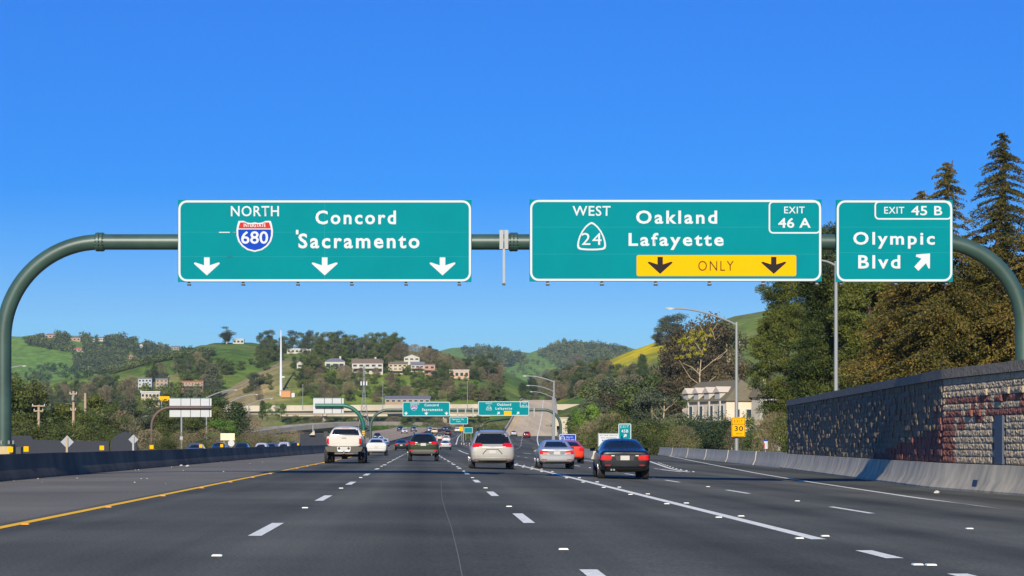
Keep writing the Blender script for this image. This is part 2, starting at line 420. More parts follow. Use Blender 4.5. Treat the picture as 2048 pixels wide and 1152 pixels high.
# ------------------------------------------------------------------ pavement
def asphalt(name, base, dark, shoulder):
    m = bpy.data.materials.new(name); m.use_nodes = True
    nt = m.node_tree; b = nt.nodes["Principled BSDF"]; b.inputs["Roughness"].default_value = .95; b.inputs["Specular IOR Level"].default_value = .08
    ge = nd(nt, "ShaderNodeNewGeometry"); L = nt.links.new
    sp = nd(nt, "ShaderNodeSeparateXYZ"); L(ge.outputs["Position"], sp.inputs[0])
    # fine stone, blotches and long streaks along the traffic
    n1 = nd(nt, "ShaderNodeTexNoise"); n1.inputs["Scale"].default_value = 24; n1.inputs["Detail"].default_value = 6; n1.inputs["Roughness"].default_value = .75; L(ge.outputs["Position"], n1.inputs["Vector"])
    mp = nd(nt, "ShaderNodeMapping"); mp.inputs["Scale"].default_value = (.62, .007, 1); L(ge.outputs["Position"], mp.inputs["Vector"])
    n2 = nd(nt, "ShaderNodeTexNoise"); n2.inputs["Scale"].default_value = 1.0; n2.inputs["Detail"].default_value = 5; L(mp.outputs[0], n2.inputs["Vector"])
    n3 = nd(nt, "ShaderNodeTexNoise"); n3.inputs["Scale"].default_value = .16; n3.inputs["Detail"].default_value = 4; L(ge.outputs["Position"], n3.inputs["Vector"])
    r1 = nd(nt, "ShaderNodeValToRGB"); r1.color_ramp.elements[0].position = .33; r1.color_ramp.elements[0].color = (*dark, 1); r1.color_ramp.elements[1].position = .7; r1.color_ramp.elements[1].color = (*base, 1)
    a = nd(nt, "ShaderNodeMath", operation='MULTIPLY_ADD'); a.inputs[1].default_value = .55; L(n2.outputs["Fac"], a.inputs[0])
    a2 = nd(nt, "ShaderNodeMath", operation='MULTIPLY'); a2.inputs[1].default_value = .45; L(n3.outputs["Fac"], a2.inputs[0]); L(a2.outputs[0], a.inputs[2])
    L(a.outputs[0], r1.inputs["Fac"])
    # shoulder of paler pavement beyond the yellow line
    mr = nd(nt, "ShaderNodeMapRange"); mr.inputs["From Min"].default_value = -5.95; mr.inputs["From Max"].default_value = -6.15; L(sp.outputs["X"], mr.inputs["Value"])
    mxs = nd(nt, "ShaderNodeMix", data_type='RGBA'); L(mr.outputs[0], mxs.inputs["Factor"]); L(r1.outputs["Color"], mxs.inputs["A"])
    rs = nd(nt, "ShaderNodeValToRGB"); rs.color_ramp.elements[0].position = .35; rs.color_ramp.elements[0].color = (*[v * .72 for v in shoulder], 1); rs.color_ramp.elements[1].position = .66; rs.color_ramp.elements[1].color = (*shoulder, 1)
    L(n3.outputs["Fac"], rs.inputs["Fac"]); L(rs.outputs["Color"], mxs.inputs["B"])
    rg = nd(nt, "ShaderNodeValToRGB"); rg.color_ramp.elements[0].position = .3; rg.color_ramp.elements[0].color = (.45, .45, .45, 1); rg.color_ramp.elements[1].position = .72; rg.color_ramp.elements[1].color = (1.6, 1.6, 1.6, 1)
    L(n1.outputs["Fac"], rg.inputs["Fac"])
    # oil drip band along the middle of each lane, broken up by the streaks
    x1 = nd(nt, "ShaderNodeMath", operation='MULTIPLY_ADD'); x1.inputs[1].default_value = 2 * math.pi / 3.62; x1.inputs[2].default_value = .3 * 2 * math.pi / 3.62; L(sp.outputs["X"], x1.inputs[0])
    x2 = nd(nt, "ShaderNodeMath", operation='COSINE'); L(x1.outputs[0], x2.inputs[0])
    x3 = nd(nt, "ShaderNodeMapRange"); x3.inputs["From Min"].default_value = -.2; x3.inputs["From Max"].default_value = 1.0; x3.inputs["To Min"].default_value = 1.06; x3.inputs["To Max"].default_value = .72; L(x2.outputs[0], x3.inputs["Value"])
    x4 = nd(nt, "ShaderNodeMix", data_type='RGBA', blend_type='MULTIPLY'); L(n2.outputs["Fac"], x4.inputs["Factor"]); L(r1.outputs["Color"], x4.inputs["A"]); L(x3.outputs[0], x4.inputs["B"])
    nt.links.new(x4.outputs["Result"], mxs.inputs["A"])
    mg = nd(nt, "ShaderNodeMix", data_type='RGBA', blend_type='MULTIPLY'); mg.inputs["Factor"].default_value = 1
    L(mxs.outputs["Result"], mg.inputs["A"]); L(rg.outputs["Color"], mg.inputs["B"]); L(mg.outputs["Result"], b.inputs["Base Color"])
    bp = nd(nt, "ShaderNodeBump"); bp.inputs["Strength"].default_value = .35; bp.inputs["Distance"].default_value = .012; L(n1.outputs["Fac"], bp.inputs["Height"]); L(bp.outputs[0], b.inputs["Normal"])
    MATS[name] = m
    return m
M_ASPH = asphalt("asphalt", lin(108, 106, 95), lin(58, 60, 56), lin(120, 115, 103))
M_CONC_RD = mat("concrete_pavement", lin(212, 186, 140), .85, noise=.7, scale=.09, col2=lin(168, 146, 110), stretch=(3, .15, 1), bump=.2, bscale=8)
M_SB = mat("southbound_asphalt", lin(166, 142, 106), .85, noise=.6, scale=.12, col2=lin(126, 108, 82), stretch=(2, .1, 1))

def ribbon(name, left, right, zf, y0, y1, step, m, n=6, drop=.6):
    mb = MB(); rows = []
    y = y0
    yy = list(np.arange(y0, y1, step)) + [y1]
    for y in yy:
        xs_ = np.linspace(left(y), right(y), n)
        rows.append([(xs_[0], y, zf(xs_[0], y) - drop)] + [(x, y, zf(x, y)) for x in xs_] + [(xs_[-1], y, zf(xs_[-1], y) - drop)])
    mb.sheet(rows)
    return struct(name, mb.mesh(name, 40), m)
def near_right(y): return wallx(y) + 1.0 if y < 160 else max(exr(y) + 3.5, 20)
ribbon("road", lambda y: med(y) - .1, near_right, zroad, -30, 300, 6, M_ASPH, 14)
zsb = lambda x, y: zmain(y) - .35 * max(0, 1 - max(0, y - 250) / 200.0) + .02 * max(0, y - 350) / 100 * min(max(med(y) - x, 0), 20) / 4
ribbon("southbound_road", lambda y: med(y) - 21, lambda y: med(y) - .1, zsb, -30, 1090, 10, M_SB, 8)
ribbon("northbound_road", lambda y: med(y) - .1, lambda y: wht(y) + 3.2, lambda x, y: zmain(y) - .025 * min(max(x, 0), 13) * min(max((400 - y) / 100, 0), 1), 300, 1090, 10, M_ASPH, 6, 1.2)
ribbon("exit_ramp_road", lambda y: exl(y) - 2.5, lambda y: exr(y) + 3.5, lambda x, y: -.34, 300.2, 330, 10, M_ASPH, 4)
def zfl(x, y):
    w = min(max((400 - y) / 100, 0), 1)
    return zroad(x, y) * w + zfly(y) * (1 - w)
ribbon("flyover_approach_road", lambda y: flc(y) - 5.5, lambda y: flc(y) + 8.5, lambda x, y: zfl(x, y) + .002, 300, 516, 8, M_ASPH, 5, 1.6)
ribbon("flyover_road", lambda y: flc(y) - 5.5, lambda y: flc(y) + 8.5, lambda x, y: zfl(x, y) + .002, 516, 1000, 8, M_CONC_RD, 5, 1.2)
ribbon("gore_pavement", lambda y: wht(y) + 2.6, lambda y: flc(y) - 5.4, lambda x, y: -.12 - .006, 300.2, 392, 10, mat("gore_asphalt", lin(112, 106, 98), .85, noise=.5, scale=.3), 4)

# ------------------------------------------------------------------ markings
M_WHITE = mat("white_road_paint", lin(244, 240, 220), .6, noise=.5, scale=11, col2=lin(158, 154, 140), detail=8, spec=.1)
M_YEL = mat("yellow_road_paint", lin(255, 192, 8), .6, noise=.3, scale=5, col2=lin(206, 146, 20), spec=.1, detail=8)
def stripes(name, xf, spans, w, m, zf=zroad, lift=.006):
    mb = MB()
    for y0, y1 in spans:
        k = max(1, int((y1 - y0) / 6)); rows = []
        for y in np.linspace(y0, y1, k + 1):
            x = xf(y); rows.append([(x - w / 2, y, zf(x, y) + lift), (x + w / 2, y, zf(x, y) + lift)])
        mb.sheet(rows)
    return struct(name, mb.mesh(name), m)
stripes("yellow_edge_line_marking", yel, [(4, 470)], .17, M_YEL)
dash = lambda a, per, ln, b: [(y, y + ln) for y in np.arange(a, b, per)]
lane1 = lambda y: -2.1 + (yel(y) + 5.75)
lane2 = lambda y: 1.52 + (wht(y) - 5.2) * .6 if y < 300 else .5 * (lane1(y) + wht(y)) + .3
stripes("lane_line_markings", lane1, dash(24.7, 14.63, 3.9, 300), .17, M_WHITE)
stripes("lane_line_markings", lane2, dash(14.9, 14.63, 3.9, 300), .17, M_WHITE)
stripes("lane_line_markings", lambda y: 8.55, dash(38.4, 14.63, 3.9, 260), .13, M_WHITE)
stripes("solid_lane_line_marking", wht, [(26.5, 420)], .2, M_WHITE)
stripes("lane_line_markings", wht, [(22.2, 23.8), (18.0, 19.6)], .2, M_WHITE)
stripes("white_edge_line_marking", exr, [(36, 290)], .15, M_WHITE)
stripes("gore_line_marking", lambda y: 12.38 + .0 * y, [(97, 255)], .2, M_WHITE)
stripes("gore_line_marking", lambda y: exl(y), [(97, 200)], .2, M_WHITE)
zf2 = lambda x, y: zfl(x, y) + .004
stripes("flyover_edge_line_marking", lambda y: flc(y) + 3.6, [(300, 900)], .25, M_WHITE, zf2, .012)
stripes("flyover_lane_line_marking", lambda y: flc(y) - .2, dash(300, 14.6, 4, 700), .2, M_WHITE, zf2, .012)
stripes("flyover_yellow_line_marking", lambda y: flc(y) - 4.0, [(300, 900)], .2, M_YEL, zf2, .012)
zn = lambda x, y: zmain(y)
stripes("northbound_edge_line_marking", wht, [(420, 1000)], .25, M_WHITE, zn, .012)
stripes("northbound_yellow_line_marking", yel, [(470, 1000)], .25, M_YEL, zn, .012)
stripes("northbound_lane_line_marking", lambda y: yel(y) + 3.6, dash(480, 14.6, 4, 900), .2, M_WHITE, zn, .012)
stripes("northbound_lane_line_marking", lambda y: yel(y) + 7.2, dash(480, 14.6, 4, 900), .2, M_WHITE, zn, .012)
stripes("southbound_yellow_line_marking", lambda y: med(y) - 2.4, [(60, 1000)], .25, M_YEL, zsb, .015)
for k in (6.0, 9.6, 13.2):
    stripes("southbound_lane_line_marking", lambda y, k=k: med(y) - k, dash(60, 14.6, 4, 1000), .25, M_WHITE, zsb, .015)
stripes("southbound_edge_line_marking", lambda y: med(y) - 17, [(60, 1000)], .25, M_WHITE, zsb, .015)
seam = curve([(14, .28), (20, .33), (27, .36), (36, .30), (45, .33), (60, .45)], 6)
stripes("pavement_seam", seam, [(14, 60)], .010, mat("seam_sand", lin(104, 103, 98), .9))
# ------------------------------------------------------------------ sign materials
M_GREEN = mat("green_sign_sheeting", lin(0, 122, 126), .6, noise=.3, scale=.9, col2=lin(0, 108, 116), spec=.03)
M_GREENC = mat("green_sign_corner", lin(0, 128, 132), .45)
M_SWHITE = mat("white_sign_sheeting", lin(190, 194, 194), .6, spec=.1)
M_SYEL = mat("yellow_sign_sheeting", lin(224, 164, 0), .6, spec=.05)
M_SBLACK = mat("black_sign_legend", lin(34, 28, 28), .6, spec=.1)
M_BROWNL = mat("dark_legend", lin(72, 46, 14), .6, spec=.1)
M_BLUE = mat("blue_sign_sheeting", lin(0, 58, 158), .6, spec=.1)
M_RED = mat("red_sign_sheeting", lin(176, 44, 36), .6, spec=.1)
M_PIPE = mat("green_painted_steel", lin(56, 80, 70), .42, noise=.6, scale=1.1, col2=lin(38, 58, 52), spec=.5, bump=.03, bscale=6)
M_PIPE2 = mat("dark_green_painted_steel", lin(20, 92, 74), .4, noise=.3, scale=1.5)
M_GALV = mat("galvanised_steel", lin(138, 140, 138), .5, metal=.2, noise=.3, scale=3, col2=lin(130, 134, 134))
M_ALU = mat("bare_aluminium_back", lin(176, 178, 178), .6, metal=.0, noise=.3, scale=.8, col2=lin(160, 162, 164))
M_DARKST = mat("dark_steel", lin(40, 42, 44), .5)
M_CONC = mat("concrete", lin(194, 182, 158), .85, noise=.6, scale=.9, col2=lin(150, 140, 122), bump=.15, bscale=14, stretch=(1, 1, .35))
M_CONC2 = mat("pale_concrete", lin(190, 179, 156), .85, noise=.6, scale=.12, col2=lin(150, 140, 122), stretch=(1, 1, .3))
M_CONC3 = mat("weathered_concrete", lin(112, 98, 76), .85, noise=.8, scale=.7, col2=lin(52, 46, 38), bump=.2, bscale=10, stretch=(1, .6, .3))
M_WOOD = mat("weathered_wood", lin(168, 146, 120), .85, noise=.5, scale=3, stretch=(1, 1, .1))

class Sign:
    """A sign plate at distance Y whose outlines are given as photograph points at that distance."""
    def __init__(s, name, label, cat, Y, box, mt, group=None, thick=.06, corner=None, rad=17, line=4.2, inset=1.0, edge=M_SWHITE, panel="panel"):
        s.Y = Y; s.k = Y / F
        x0, y0, x1, y1 = box
        s.root = thing(name, label, cat, (PX((x0 + x1) / 2, Y), Y, PZ(y1, Y)), 0, group)
        s.panel(x0, y0, x1, y1, mt, thick, panel)
        if line:
            r = rad * s.k
            o = rrect(*s.p(x0 + inset, y1 - inset), *s.p(x1 - inset, y0 + inset), r)
            i = rrect(*s.p(x0 + inset + line, y1 - inset - line), *s.p(x1 - inset - line, y0 + inset + line), max(r - line * s.k, .002))
            MB().ring(o, i, Y - thick / 2 - .006, Y - thick / 2).build("border", edge, s.root, world=True)
    def p(s, px, py): return (PX(px, s.Y), PZ(py, s.Y))
    def panel(s, x0, y0, x1, y1, mt, thick, name="panel"):
        s.f = s.Y - thick / 2
        a, b = s.p(x0, y1), s.p(x1, y0)
        return MB().box(a[0], b[0], s.Y - thick / 2, s.Y + thick / 2, a[1], b[1]).build(name, mt, s.root, world=True)
    def text(s, body, x0, y0, x1, y1, m=M_SWHITE, bold=.012, space=1.1, up=.006):
        a, b = s.p(x0, y1), s.p(x1, y0)
        return text_obj(body, a[0], a[1], b[0], b[1], s.f - up, m, s.root, bold, space)
    def poly(s, pts, m, name, up=.006, parent=None):
        mb = MB().prism([s.p(*q) for q in pts], s.f - up, s.f - .0005)
        par = parent or s.root
        o = obj(name, mb.mesh(name, None, tuple(s.root.location)), m, par)
        return o
    def ringpx(s, outer, inner, m, name, up=.006):
        return MB().ring([s.p(*q) for q in outer], [s.p(*q) for q in inner], s.f - up, s.f).build(name, m, s.root, world=True)
    def down_arrow(s, cx, y0, y1, m, half=26, name="arrow"):
        h = y1 - y0; k = half / 26.0
        q = [(-5.6 * k, 0), (5.6 * k, 0), (5.6 * k, .44 * h), (half - 3, .28 * h), (half, .31 * h), (half - 1, .37 * h), (0, h), (-half + 1, .37 * h), (-half, .31 * h), (-half + 3, .28 * h), (-5.6 * k, .44 * h)]
        return s.poly([(cx + a, y0 + b) for a, b in q], m, name)
    def up_right_arrow(s, x0, y0, x1, y1, m):
        q = [(1, 0), (.99, .86), (.90, .86), (.74, .56), (.26, 1.0), (0, .76), (.46, .30), (.10, .18), (.13, .06)]
        return s.poly([(x0 + a * (x1 - x0), y0 + b * (y1 - y0)) for a, b in q], m, "arrow")
    def interstate(s, cx, y0, y1, half, number, word=True):
        h = y1 - y0
        def outl(g):
            r = [(0, .045), (.20, .07), (.42, .05), (.60, .0), (.88, .0), (.95, .13), (1.0, .30), (.99, .48), (.90, .66), (.70, .82), (.40, .94), (0, 1.0)]
            pts = r + [(-a, b_) for a, b_ in r[-2:0:-1]]
            return [(cx + a * half * g, y0 + h * (.5 + (b_ - .5) * g)) for a, b_ in pts]
        sh = s.poly(outl(1), M_SWHITE, "route_shield")
        inner = outl(.90)
        cut = y0 + .245 * h; cut2 = y0 + .275 * h
        red = [q for q in inner if q[1] < y0 + .2 * h]
        L_ = sorted([q for q in red], key=lambda q: q[0])
        s.poly(L_ + [(cx + half * .885, cut), (cx - half * .885, cut)], M_RED, "red_band", .009, sh)
        low = [q for q in inner if q[1] > cut2]
        rs_ = sorted([q for q in low if q[0] >= cx - 1e-6], key=lambda q: q[1]); ls_ = sorted([q for q in low if q[0] < cx - 1e-6], key=lambda q: -q[1])
        s.poly([(cx - half * .89, cut2), (cx + half * .89, cut2)] + rs_ + ls_, M_BLUE, "blue_field", .009, sh)
        for body, bx in ((("INTERSTATE", (cx - .60 * half, y0 + .085 * h, cx + .60 * half, y0 + .20 * h)),) if word else ()) + ((number, (cx - .74 * half, y0 + .33 * h, cx + .74 * half, y0 + .74 * h)),):
            t = s.text(body, *bx, bold=.016, space=1.0, up=.0125); t.parent = sh
    def spade(s, cx, y0, y1, half, number, box):
        h = y1 - y0
        def outl(g):
            r = [(0, 0), (.18, .045), (.42, .15), (.66, .31), (.85, .50), (.96, .68), (1.0, .84), (.95, .935), (.80, .975), (.4, .995), (0, 1.0)]
            pts = r + [(-a, b_) for a, b_ in r[-2:0:-1]]
            return [(cx + a * half * g, y0 + h * (.53 + (b_ - .53) * g)) for a, b_ in pts]
        s.ringpx(outl(1), outl(.875), M_SWHITE, "route_shield")
        s.text(number, *box, bold=.0)
    def seams(s, hs, vs, box):
        m = mat("sheeting_seam", lin(40, 140, 142), .6, spec=.05)
        x0, y0, x1, y1 = box; f = s.Y - .03
        for y in hs: MB().box(PX(x0 + 6, s.Y), PX(x1 - 6, s.Y), f - .003, f, PZ(y + .3, s.Y), PZ(y - .3, s.Y)).build("panel_seam", m, s.root, world=True)
        for x in vs: MB().box(PX(x - .3, s.Y), PX(x + .3, s.Y), f - .0035, f, PZ(y1 - 6, s.Y), PZ(y0 + 6, s.Y)).build("panel_seam", m, s.root, world=True)
    def posts(s, xs, z0, r=.05, m=M_GALV, top=None):
        for px in xs:
            x = PX(px, s.Y); zt = PZ(top, s.Y) if top else s.root.location[2] + .3
            MB().tube([(x, s.Y + .09, z0), (x, s.Y + .09, zt)], r, 8).build("post", m, s.root, 40, world=True)

GY1 = 62.0
pm = lambda Y: F / Y
# ------------------------------------------------------------------ the gantry over the road
def gantry_pipe(name, label, Y, xl, xr, zpipe, rad, Rl, Rr, zl, zr, m, group, flanges=(), sides="lr"):
    t = thing(name, label, "sign gantry", ((xl + xr) / 2, Y, 0), 0, group)
    pts = []
    if "l" in sides:
        pts += [(xl, Y, zl), (xl, Y, zpipe - Rl)] + [(xl + Rl - Rl * math.cos(a), Y, zpipe - Rl + Rl * math.sin(a)) for a in np.linspace(0, math.pi / 2, 20)[1:]]
    else: pts += [(xl, Y, zpipe)]
    if "r" in sides:
        pts += [(xr - Rr + Rr * math.sin(a), Y, zpipe - Rr + Rr * math.cos(a)) for a in np.linspace(0, math.pi / 2, 20)] + [(xr, Y, zr)]
    else: pts += [(xr, Y, zpipe)]
    MB().tube(pts, rad, 24).build("pipe_arch", m, t, 40, world=True)
    for fx in flanges:
        mb = MB()
        for dx in (-.055, .055): mb.tube([(fx + dx - .035, Y, zpipe), (fx + dx + .035, Y, zpipe)], rad * 1.22, 24)
        fl = mb.build("flange", m, t, 40, world=True)
        mb = MB()
        for k in range(18):
            a = 2 * math.pi * k / 18
            c = Vector((fx, Y + rad * 1.1 * math.cos(a), zpipe + rad * 1.1 * math.sin(a)))
            mb.tube([c - Vector((.13, 0, 0)), c + Vector((.13, 0, 0))], .022, 6)
        obj("bolt_rivet", mb.mesh("bolt", 40, tuple(t.location)), m, fl)
    return t
zp1 = PZ(484, GY1)
gan = gantry_pipe("sign_gantry", "dark green tubular steel arch spanning all the lanes in front", GY1, PX(7, GY1), PX(2046, GY1), zp1, .242, 3.0, 2.65, 1.03, 2.6, M_PIPE, None, (PX(200, GY1), PX(1027, GY1)))
# base plate of the median leg
mb = MB().tube([(PX(7, GY1), GY1, 1.02), (PX(7, GY1), GY1, 1.09)], .36, 20)
mb.build("base_plate", M_PIPE, gan, 40, world=True)
for k in range(8):
    a = 2 * math.pi * k / 8
    c = (PX(7, GY1) + .30 * math.cos(a), GY1 + .30 * math.sin(a))
    MB().tube([(c[0], c[1], 1.09), (c[0], c[1], 1.2)], .035, 6).build("anchor_bolt", M_GALV, gan, world=True)
# bracket and hanger rod between the two panels
bx = PX(1007, GY1)
mb = MB()
for dx in (-.075, .075): mb.box(bx + dx - .06, bx + dx + .06, GY1 - .31, GY1 - .25, PZ(500, GY1), PZ(462, GY1))
hb = mb.build("hanger_bracket", M_GALV, gan, world=True)
MB().box(bx - .035, bx + .035, GY1 - .3, GY1 - .26, PZ(572, GY1), PZ(499, GY1)).build("hanger_rod", M_GALV, gan, world=True)
MB().box(bx - .05, bx + .05, GY1 - .34, GY1 - .22, PZ(572, GY1), PZ(568, GY1)).build("rod_foot", M_DARKST, gan, world=True)
# behind each panel: vertical mounting rails whose feet show under the panel
YS = GY1 - .36
for px in (380, 488, 597, 704, 812, 918, 1094, 1202, 1309, 1416, 1523, 1630, 1678, 1787, 1888):
    x = PX(px, GY1)
    r_ = MB().box(x - .04, x + .04, YS + .05, GY1 - .24, PZ(570, GY1), PZ(415, GY1)).build("mounting_rail", M_GALV, gan, world=True)
    obj("rail_foot", MB().box(x - .05, x + .06, YS - .02, GY1 - .2, PZ(572.5, GY1), PZ(569.6, GY1)).mesh("rail_foot", None, tuple(gan.location)), M_DARKST, r_)

s = Sign("highway_sign", "green overhead sign reading NORTH Concord Sacramento with a red and blue interstate shield, over lower lanes", "road sign", YS, (356, 400, 943, 564), M_GREEN)
s.root["label"] = "large green overhead sign reading NORTH Concord Sacramento with a red and blue route shield"
s.seams((464.5, 513.5), (649.5,), (356, 400, 943, 564)); s.text("NORTH", 462, 412, 558, 433)
s.text("Concord", 631, 421, 792, 449, bold=.024, space=1.25)
s.text("Sacramento", 597, 467, 839, 497, bold=.024, space=1.25)
s.interstate(509.5, 442, 504, 36.5, "680")
for cx in (414, 649.5, 885): s.down_arrow(cx, 515, 551, M_SWHITE)
# worn white scuffs on the sheeting
for a in ((438, 464, 460, 465.8), (466, 464.4, 472, 465.4), (455, 513.4, 466, 514.2), (592, 460, 597, 469)):
    p0, p1 = s.p(a[0], a[3]), s.p(a[2], a[1]); MB().prism(rrect(*p0, *p1, .012, 3), s.f - .007, s.f).build("scuff_stain", M_SWHITE, s.root, world=True)
s = Sign("highway_sign", "large green overhead sign reading WEST Oakland Lafayette with a yellow ONLY strip", "road sign", YS, (1059, 399, 1643, 563), M_GREEN)
s.seams((454.5, 508.5), (), (1059, 399, 1643, 563)); s.text("WEST", 1145, 412, 1221, 432)
s.spade(1183, 444, 501, 29, "24", (1163, 466, 1203, 490))
s.text("Oakland", 1272, 421, 1434, 448, bold=.024, space=1.25)
s.text("Lafayette", 1257, 466, 1447, 500, bold=.024, space=1.25)
s.ringpx(rrect(1537, 402.5, 1641, 467.5, 9)[::-1], rrect(1540, 405.5, 1638, 464.5, 6)[::-1], M_SWHITE, "exit_tab_border", .0075)
s.text("EXIT", 1568, 413.5, 1609, 427, bold=.008); s.text("46 A", 1556, 436, 1621, 456, bold=.02, space=1.05)
p0, p1 = s.p(1273, 552.5), s.p(1592, 510.5)
yp = MB().prism(rrect(*p0, *p1, .06), s.f - .012, s.f - .001).build("yellow_strip", M_SYEL, s.root, world=True)
s.f -= .012
for cx in (1320, 1547): s.down_arrow(cx, 514, 548, M_SBLACK, 25)
s.text("ONLY", 1396, 522, 1467, 542, M_BROWNL, bold=-.004, space=1.2)
s = Sign("highway_sign", "smaller green overhead sign reading Olympic Blvd with a slanting white arrow", "road sign", YS, (1672, 400, 1905, 564), M_GREEN)
s.ringpx(rrect(1748.5, 402.5, 1903, 439.5, 9)[::-1], rrect(1751.5, 405.5, 1900, 436.5, 6)[::-1], M_SWHITE, "exit_tab_border", .0075)
s.seams((454.5, 505.5), (), (1672, 400, 1905, 564)); s.text("EXIT", 1768, 414, 1808, 427.5, bold=.006); s.text("45 B", 1822, 412, 1884, 431, bold=.016, space=1.05)
s.text("Olympic", 1706, 464, 1869, 497.5, bold=.022, space=1.25)
s.text("Blvd", 1716, 510.5, 1800, 537.5, bold=.022, space=1.25)
s.up_right_arrow(1828, 507, 1859.5, 542, M_SWHITE)

# ------------------------------------------------------------------ the second gantry far ahead
GY2 = 383.0
g2 = gantry_pipe("sign_gantry", "distant green steel arch ahead of the overpass, carrying two green signs", GY2, PX(741, GY2), PX(1121, GY2), PZ(820, GY2), .28, 3.4, 3.2, .0, -.2, M_PIPE, None)
mb = MB()
for px in (915, 931, 946, 1068):
    g_ = MB().box(PX(px, GY2) - .12, PX(px, GY2) + .12, GY2 - .55, GY2 - .3, PZ(834, GY2), PZ(815, GY2)).build("hanger_rod", M_GALV, g2, world=True)
s = Sign("highway_sign", "distant green sign reading NORTH Concord Sacramento hung below the overpass deck", "road sign", GY2 - .5, (805, 803.5, 900, 832.5), M_GREEN, rad=3, line=1.1, inset=.3)
s.text("NORTH", 821, 806, 838, 809.6, bold=.005); s.text("Concord", 849, 807.5, 877, 812.5, bold=.022, space=1.25); s.text("Sacramento", 844, 816.5, 885, 821.8, bold=.022, space=1.25)
s.interstate(828, 810, 821, 6.5, "680", False)
for cx in (812, 852.5, 893): s.down_arrow(cx, 823.5, 830.5, M_SWHITE, 4.6)
s = Sign("highway_sign", "distant green sign reading WEST Oakland Lafayette with a small yellow patch", "road sign", GY2 - .5, (956, 802.5, 1058.5, 831.5), M_GREEN, rad=3, line=1.1, inset=.3)
s.text("WEST", 971, 805, 985, 808.4, bold=.004); s.spade(978, 811, 820.5, 5.6, "24", (974.5, 814, 981.5, 818.6))
s.text("Oakland", 994, 806.5, 1022, 811.5, bold=.022, space=1.25); s.text("Lafayette", 991, 814.5, 1024, 820.5, bold=.022, space=1.25)
s.ringpx(rrect(1040, 803.2, 1058, 814.5, 1.4)[::-1], rrect(1041, 804.2, 1057, 813.5, .8)[::-1], M_SWHITE, "exit_tab_border", .0075)
s.text("EXIT", 1046, 805, 1053, 807.4, bold=.0); s.text("46 A", 1043, 809.4, 1055, 812.6, bold=.01)
p0, p1 = s.p(1008, 830), s.p(1023, 822)
MB().prism(rrect(*p0, *p1, .05), s.f - .012, s.f - .001).build("yellow_strip", M_SYEL, s.root, world=True)
for a in (994, 1033): s.up_right_arrow(a, 823.5, a + 5.5, 829.5, M_SWHITE)

# smaller signs beyond the gantry
s = Sign("guide_sign", "green three-line roadside sign on a pole below the overpass, beside the left-bending lanes", "road sign", 450, (899, 833.5, 936, 848.5), M_GREEN, rad=2, line=.9, inset=.2)
s.text("Ygnacio Vly", 903, 837, 928, 840.4, bold=.014); s.text("Road", 913, 841.4, 921, 844, bold=.01)
s.posts((926.5,), -.6, .12)
s = Sign("warning_sign", "round yellow warning sign beside the small teal sign in the gore", "road sign", 470, (919, 853.4, 927, 862.4), M_SYEL, line=0)
s.posts((923,), -.4, .06)
s = Sign("guide_sign", "small plain teal sign standing just beyond the yellow disc", "road sign", 480, (927.5, 854.5, 945.5, 866.5), M_GREEN, rad=1.5, line=.7, inset=.2)
s.posts((931.5, 942), -.3, .07)
s = Sign("guide_sign", "green gore sign half hidden behind the roof of the silver minivan", "road sign", 400, (950, 864.5, 968, 875), M_GREEN, rad=1.5, line=.8, inset=.2)
s.up_right_arrow(953, 866.5, 957, 870.5, M_SWHITE); s.posts((958,), -.3, .08)

# roadside signs by the exit
s = Sign("exit_sign", "green EXIT 45B sign with arrow standing above the navy sedan's roof", "road sign", 128, (1236.5, 847, 1262.5, 879), M_GREEN, rad=3, line=1.4, inset=.3)
s.text("EXIT", 1240.5, 850.5, 1257.5, 855.8, bold=-.005, space=1.3); s.text("45B", 1242.5, 859, 1256.5, 865.2, bold=.016); s.up_right_arrow(1246.5, 868.5, 1253, 874.8, M_SWHITE)
s.posts((1243, 1256), -.3, .05)
s = Sign("information_sign", "blue roadside sign reading CALL 511 TRAVEL INFO above the silver sedan", "road sign", 150, (1118.5, 868, 1152, 886), M_BLUE, rad=2, line=1.1, inset=.3)
s.text("CALL 511", 1132, 872.6, 1145.5, 876.3, bold=.012); s.text("TRAVEL INFO", 1130.5, 878.2, 1148.5, 882.2, bold=.012)
cc = [(1124.8 + 4.6 * math.cos(R(a)), 876.8 + 5.6 * math.sin(R(a))) for a in range(0, 360, 15)]
s.ringpx(cc, [(1124.8 + (x - 1124.8) * .78, 876.8 + (y - 876.8) * .8) for x, y in cc], M_SWHITE, "route_emblem")
s.text("511", 1121.3, 874.9, 1128.3, 878.7, bold=.012); s.posts((1124, 1147), -.3, .05)
s = Sign("notice_sign", "white regulatory sign with lines of black words, partly behind the navy sedan", "road sign", 135, (1196, 866.5, 1238.5, 893), M_SWHITE, rad=2, line=.7, inset=.5, edge=M_SBLACK)
for i, (w_, a, b_) in enumerate((("NO TANK VEHICLES", 1199.5, 1234.5), ("WITH HAZARDOUS", 1201, 1233), ("MATERIALS IN", 1204, 1230.5), ("TUNNEL", 1209, 1226))):
    s.text(w_, a, 869.3 + i * 4.9, b_, 872.3 + i * 4.9, M_SBLACK, bold=.004, space=1.15)
s.posts((1200, 1216, 1232), -.3, .07, M_WOOD)
s = Sign("post_marker", "narrow white marker plate with blue top on a short post by the barrier", "road sign", 128, (1528, 880, 1535, 897.5), M_SWHITE, line=0)
s.poly([(1528, 880), (1535, 880), (1535, 882.5), (1528, 882.5)], M_BLUE, "blue_band"); s.poly([(1528, 886), (1529.6, 886), (1529.6, 897), (1528, 897)], M_RED, "red_band")
for k in range(3): s.text("I 5", 1530.6, 885 + 3.6 * k, 1534, 887.4 + 3.6 * k, M_SBLACK, 0)
s.posts((1531.5,), -.4, .04)

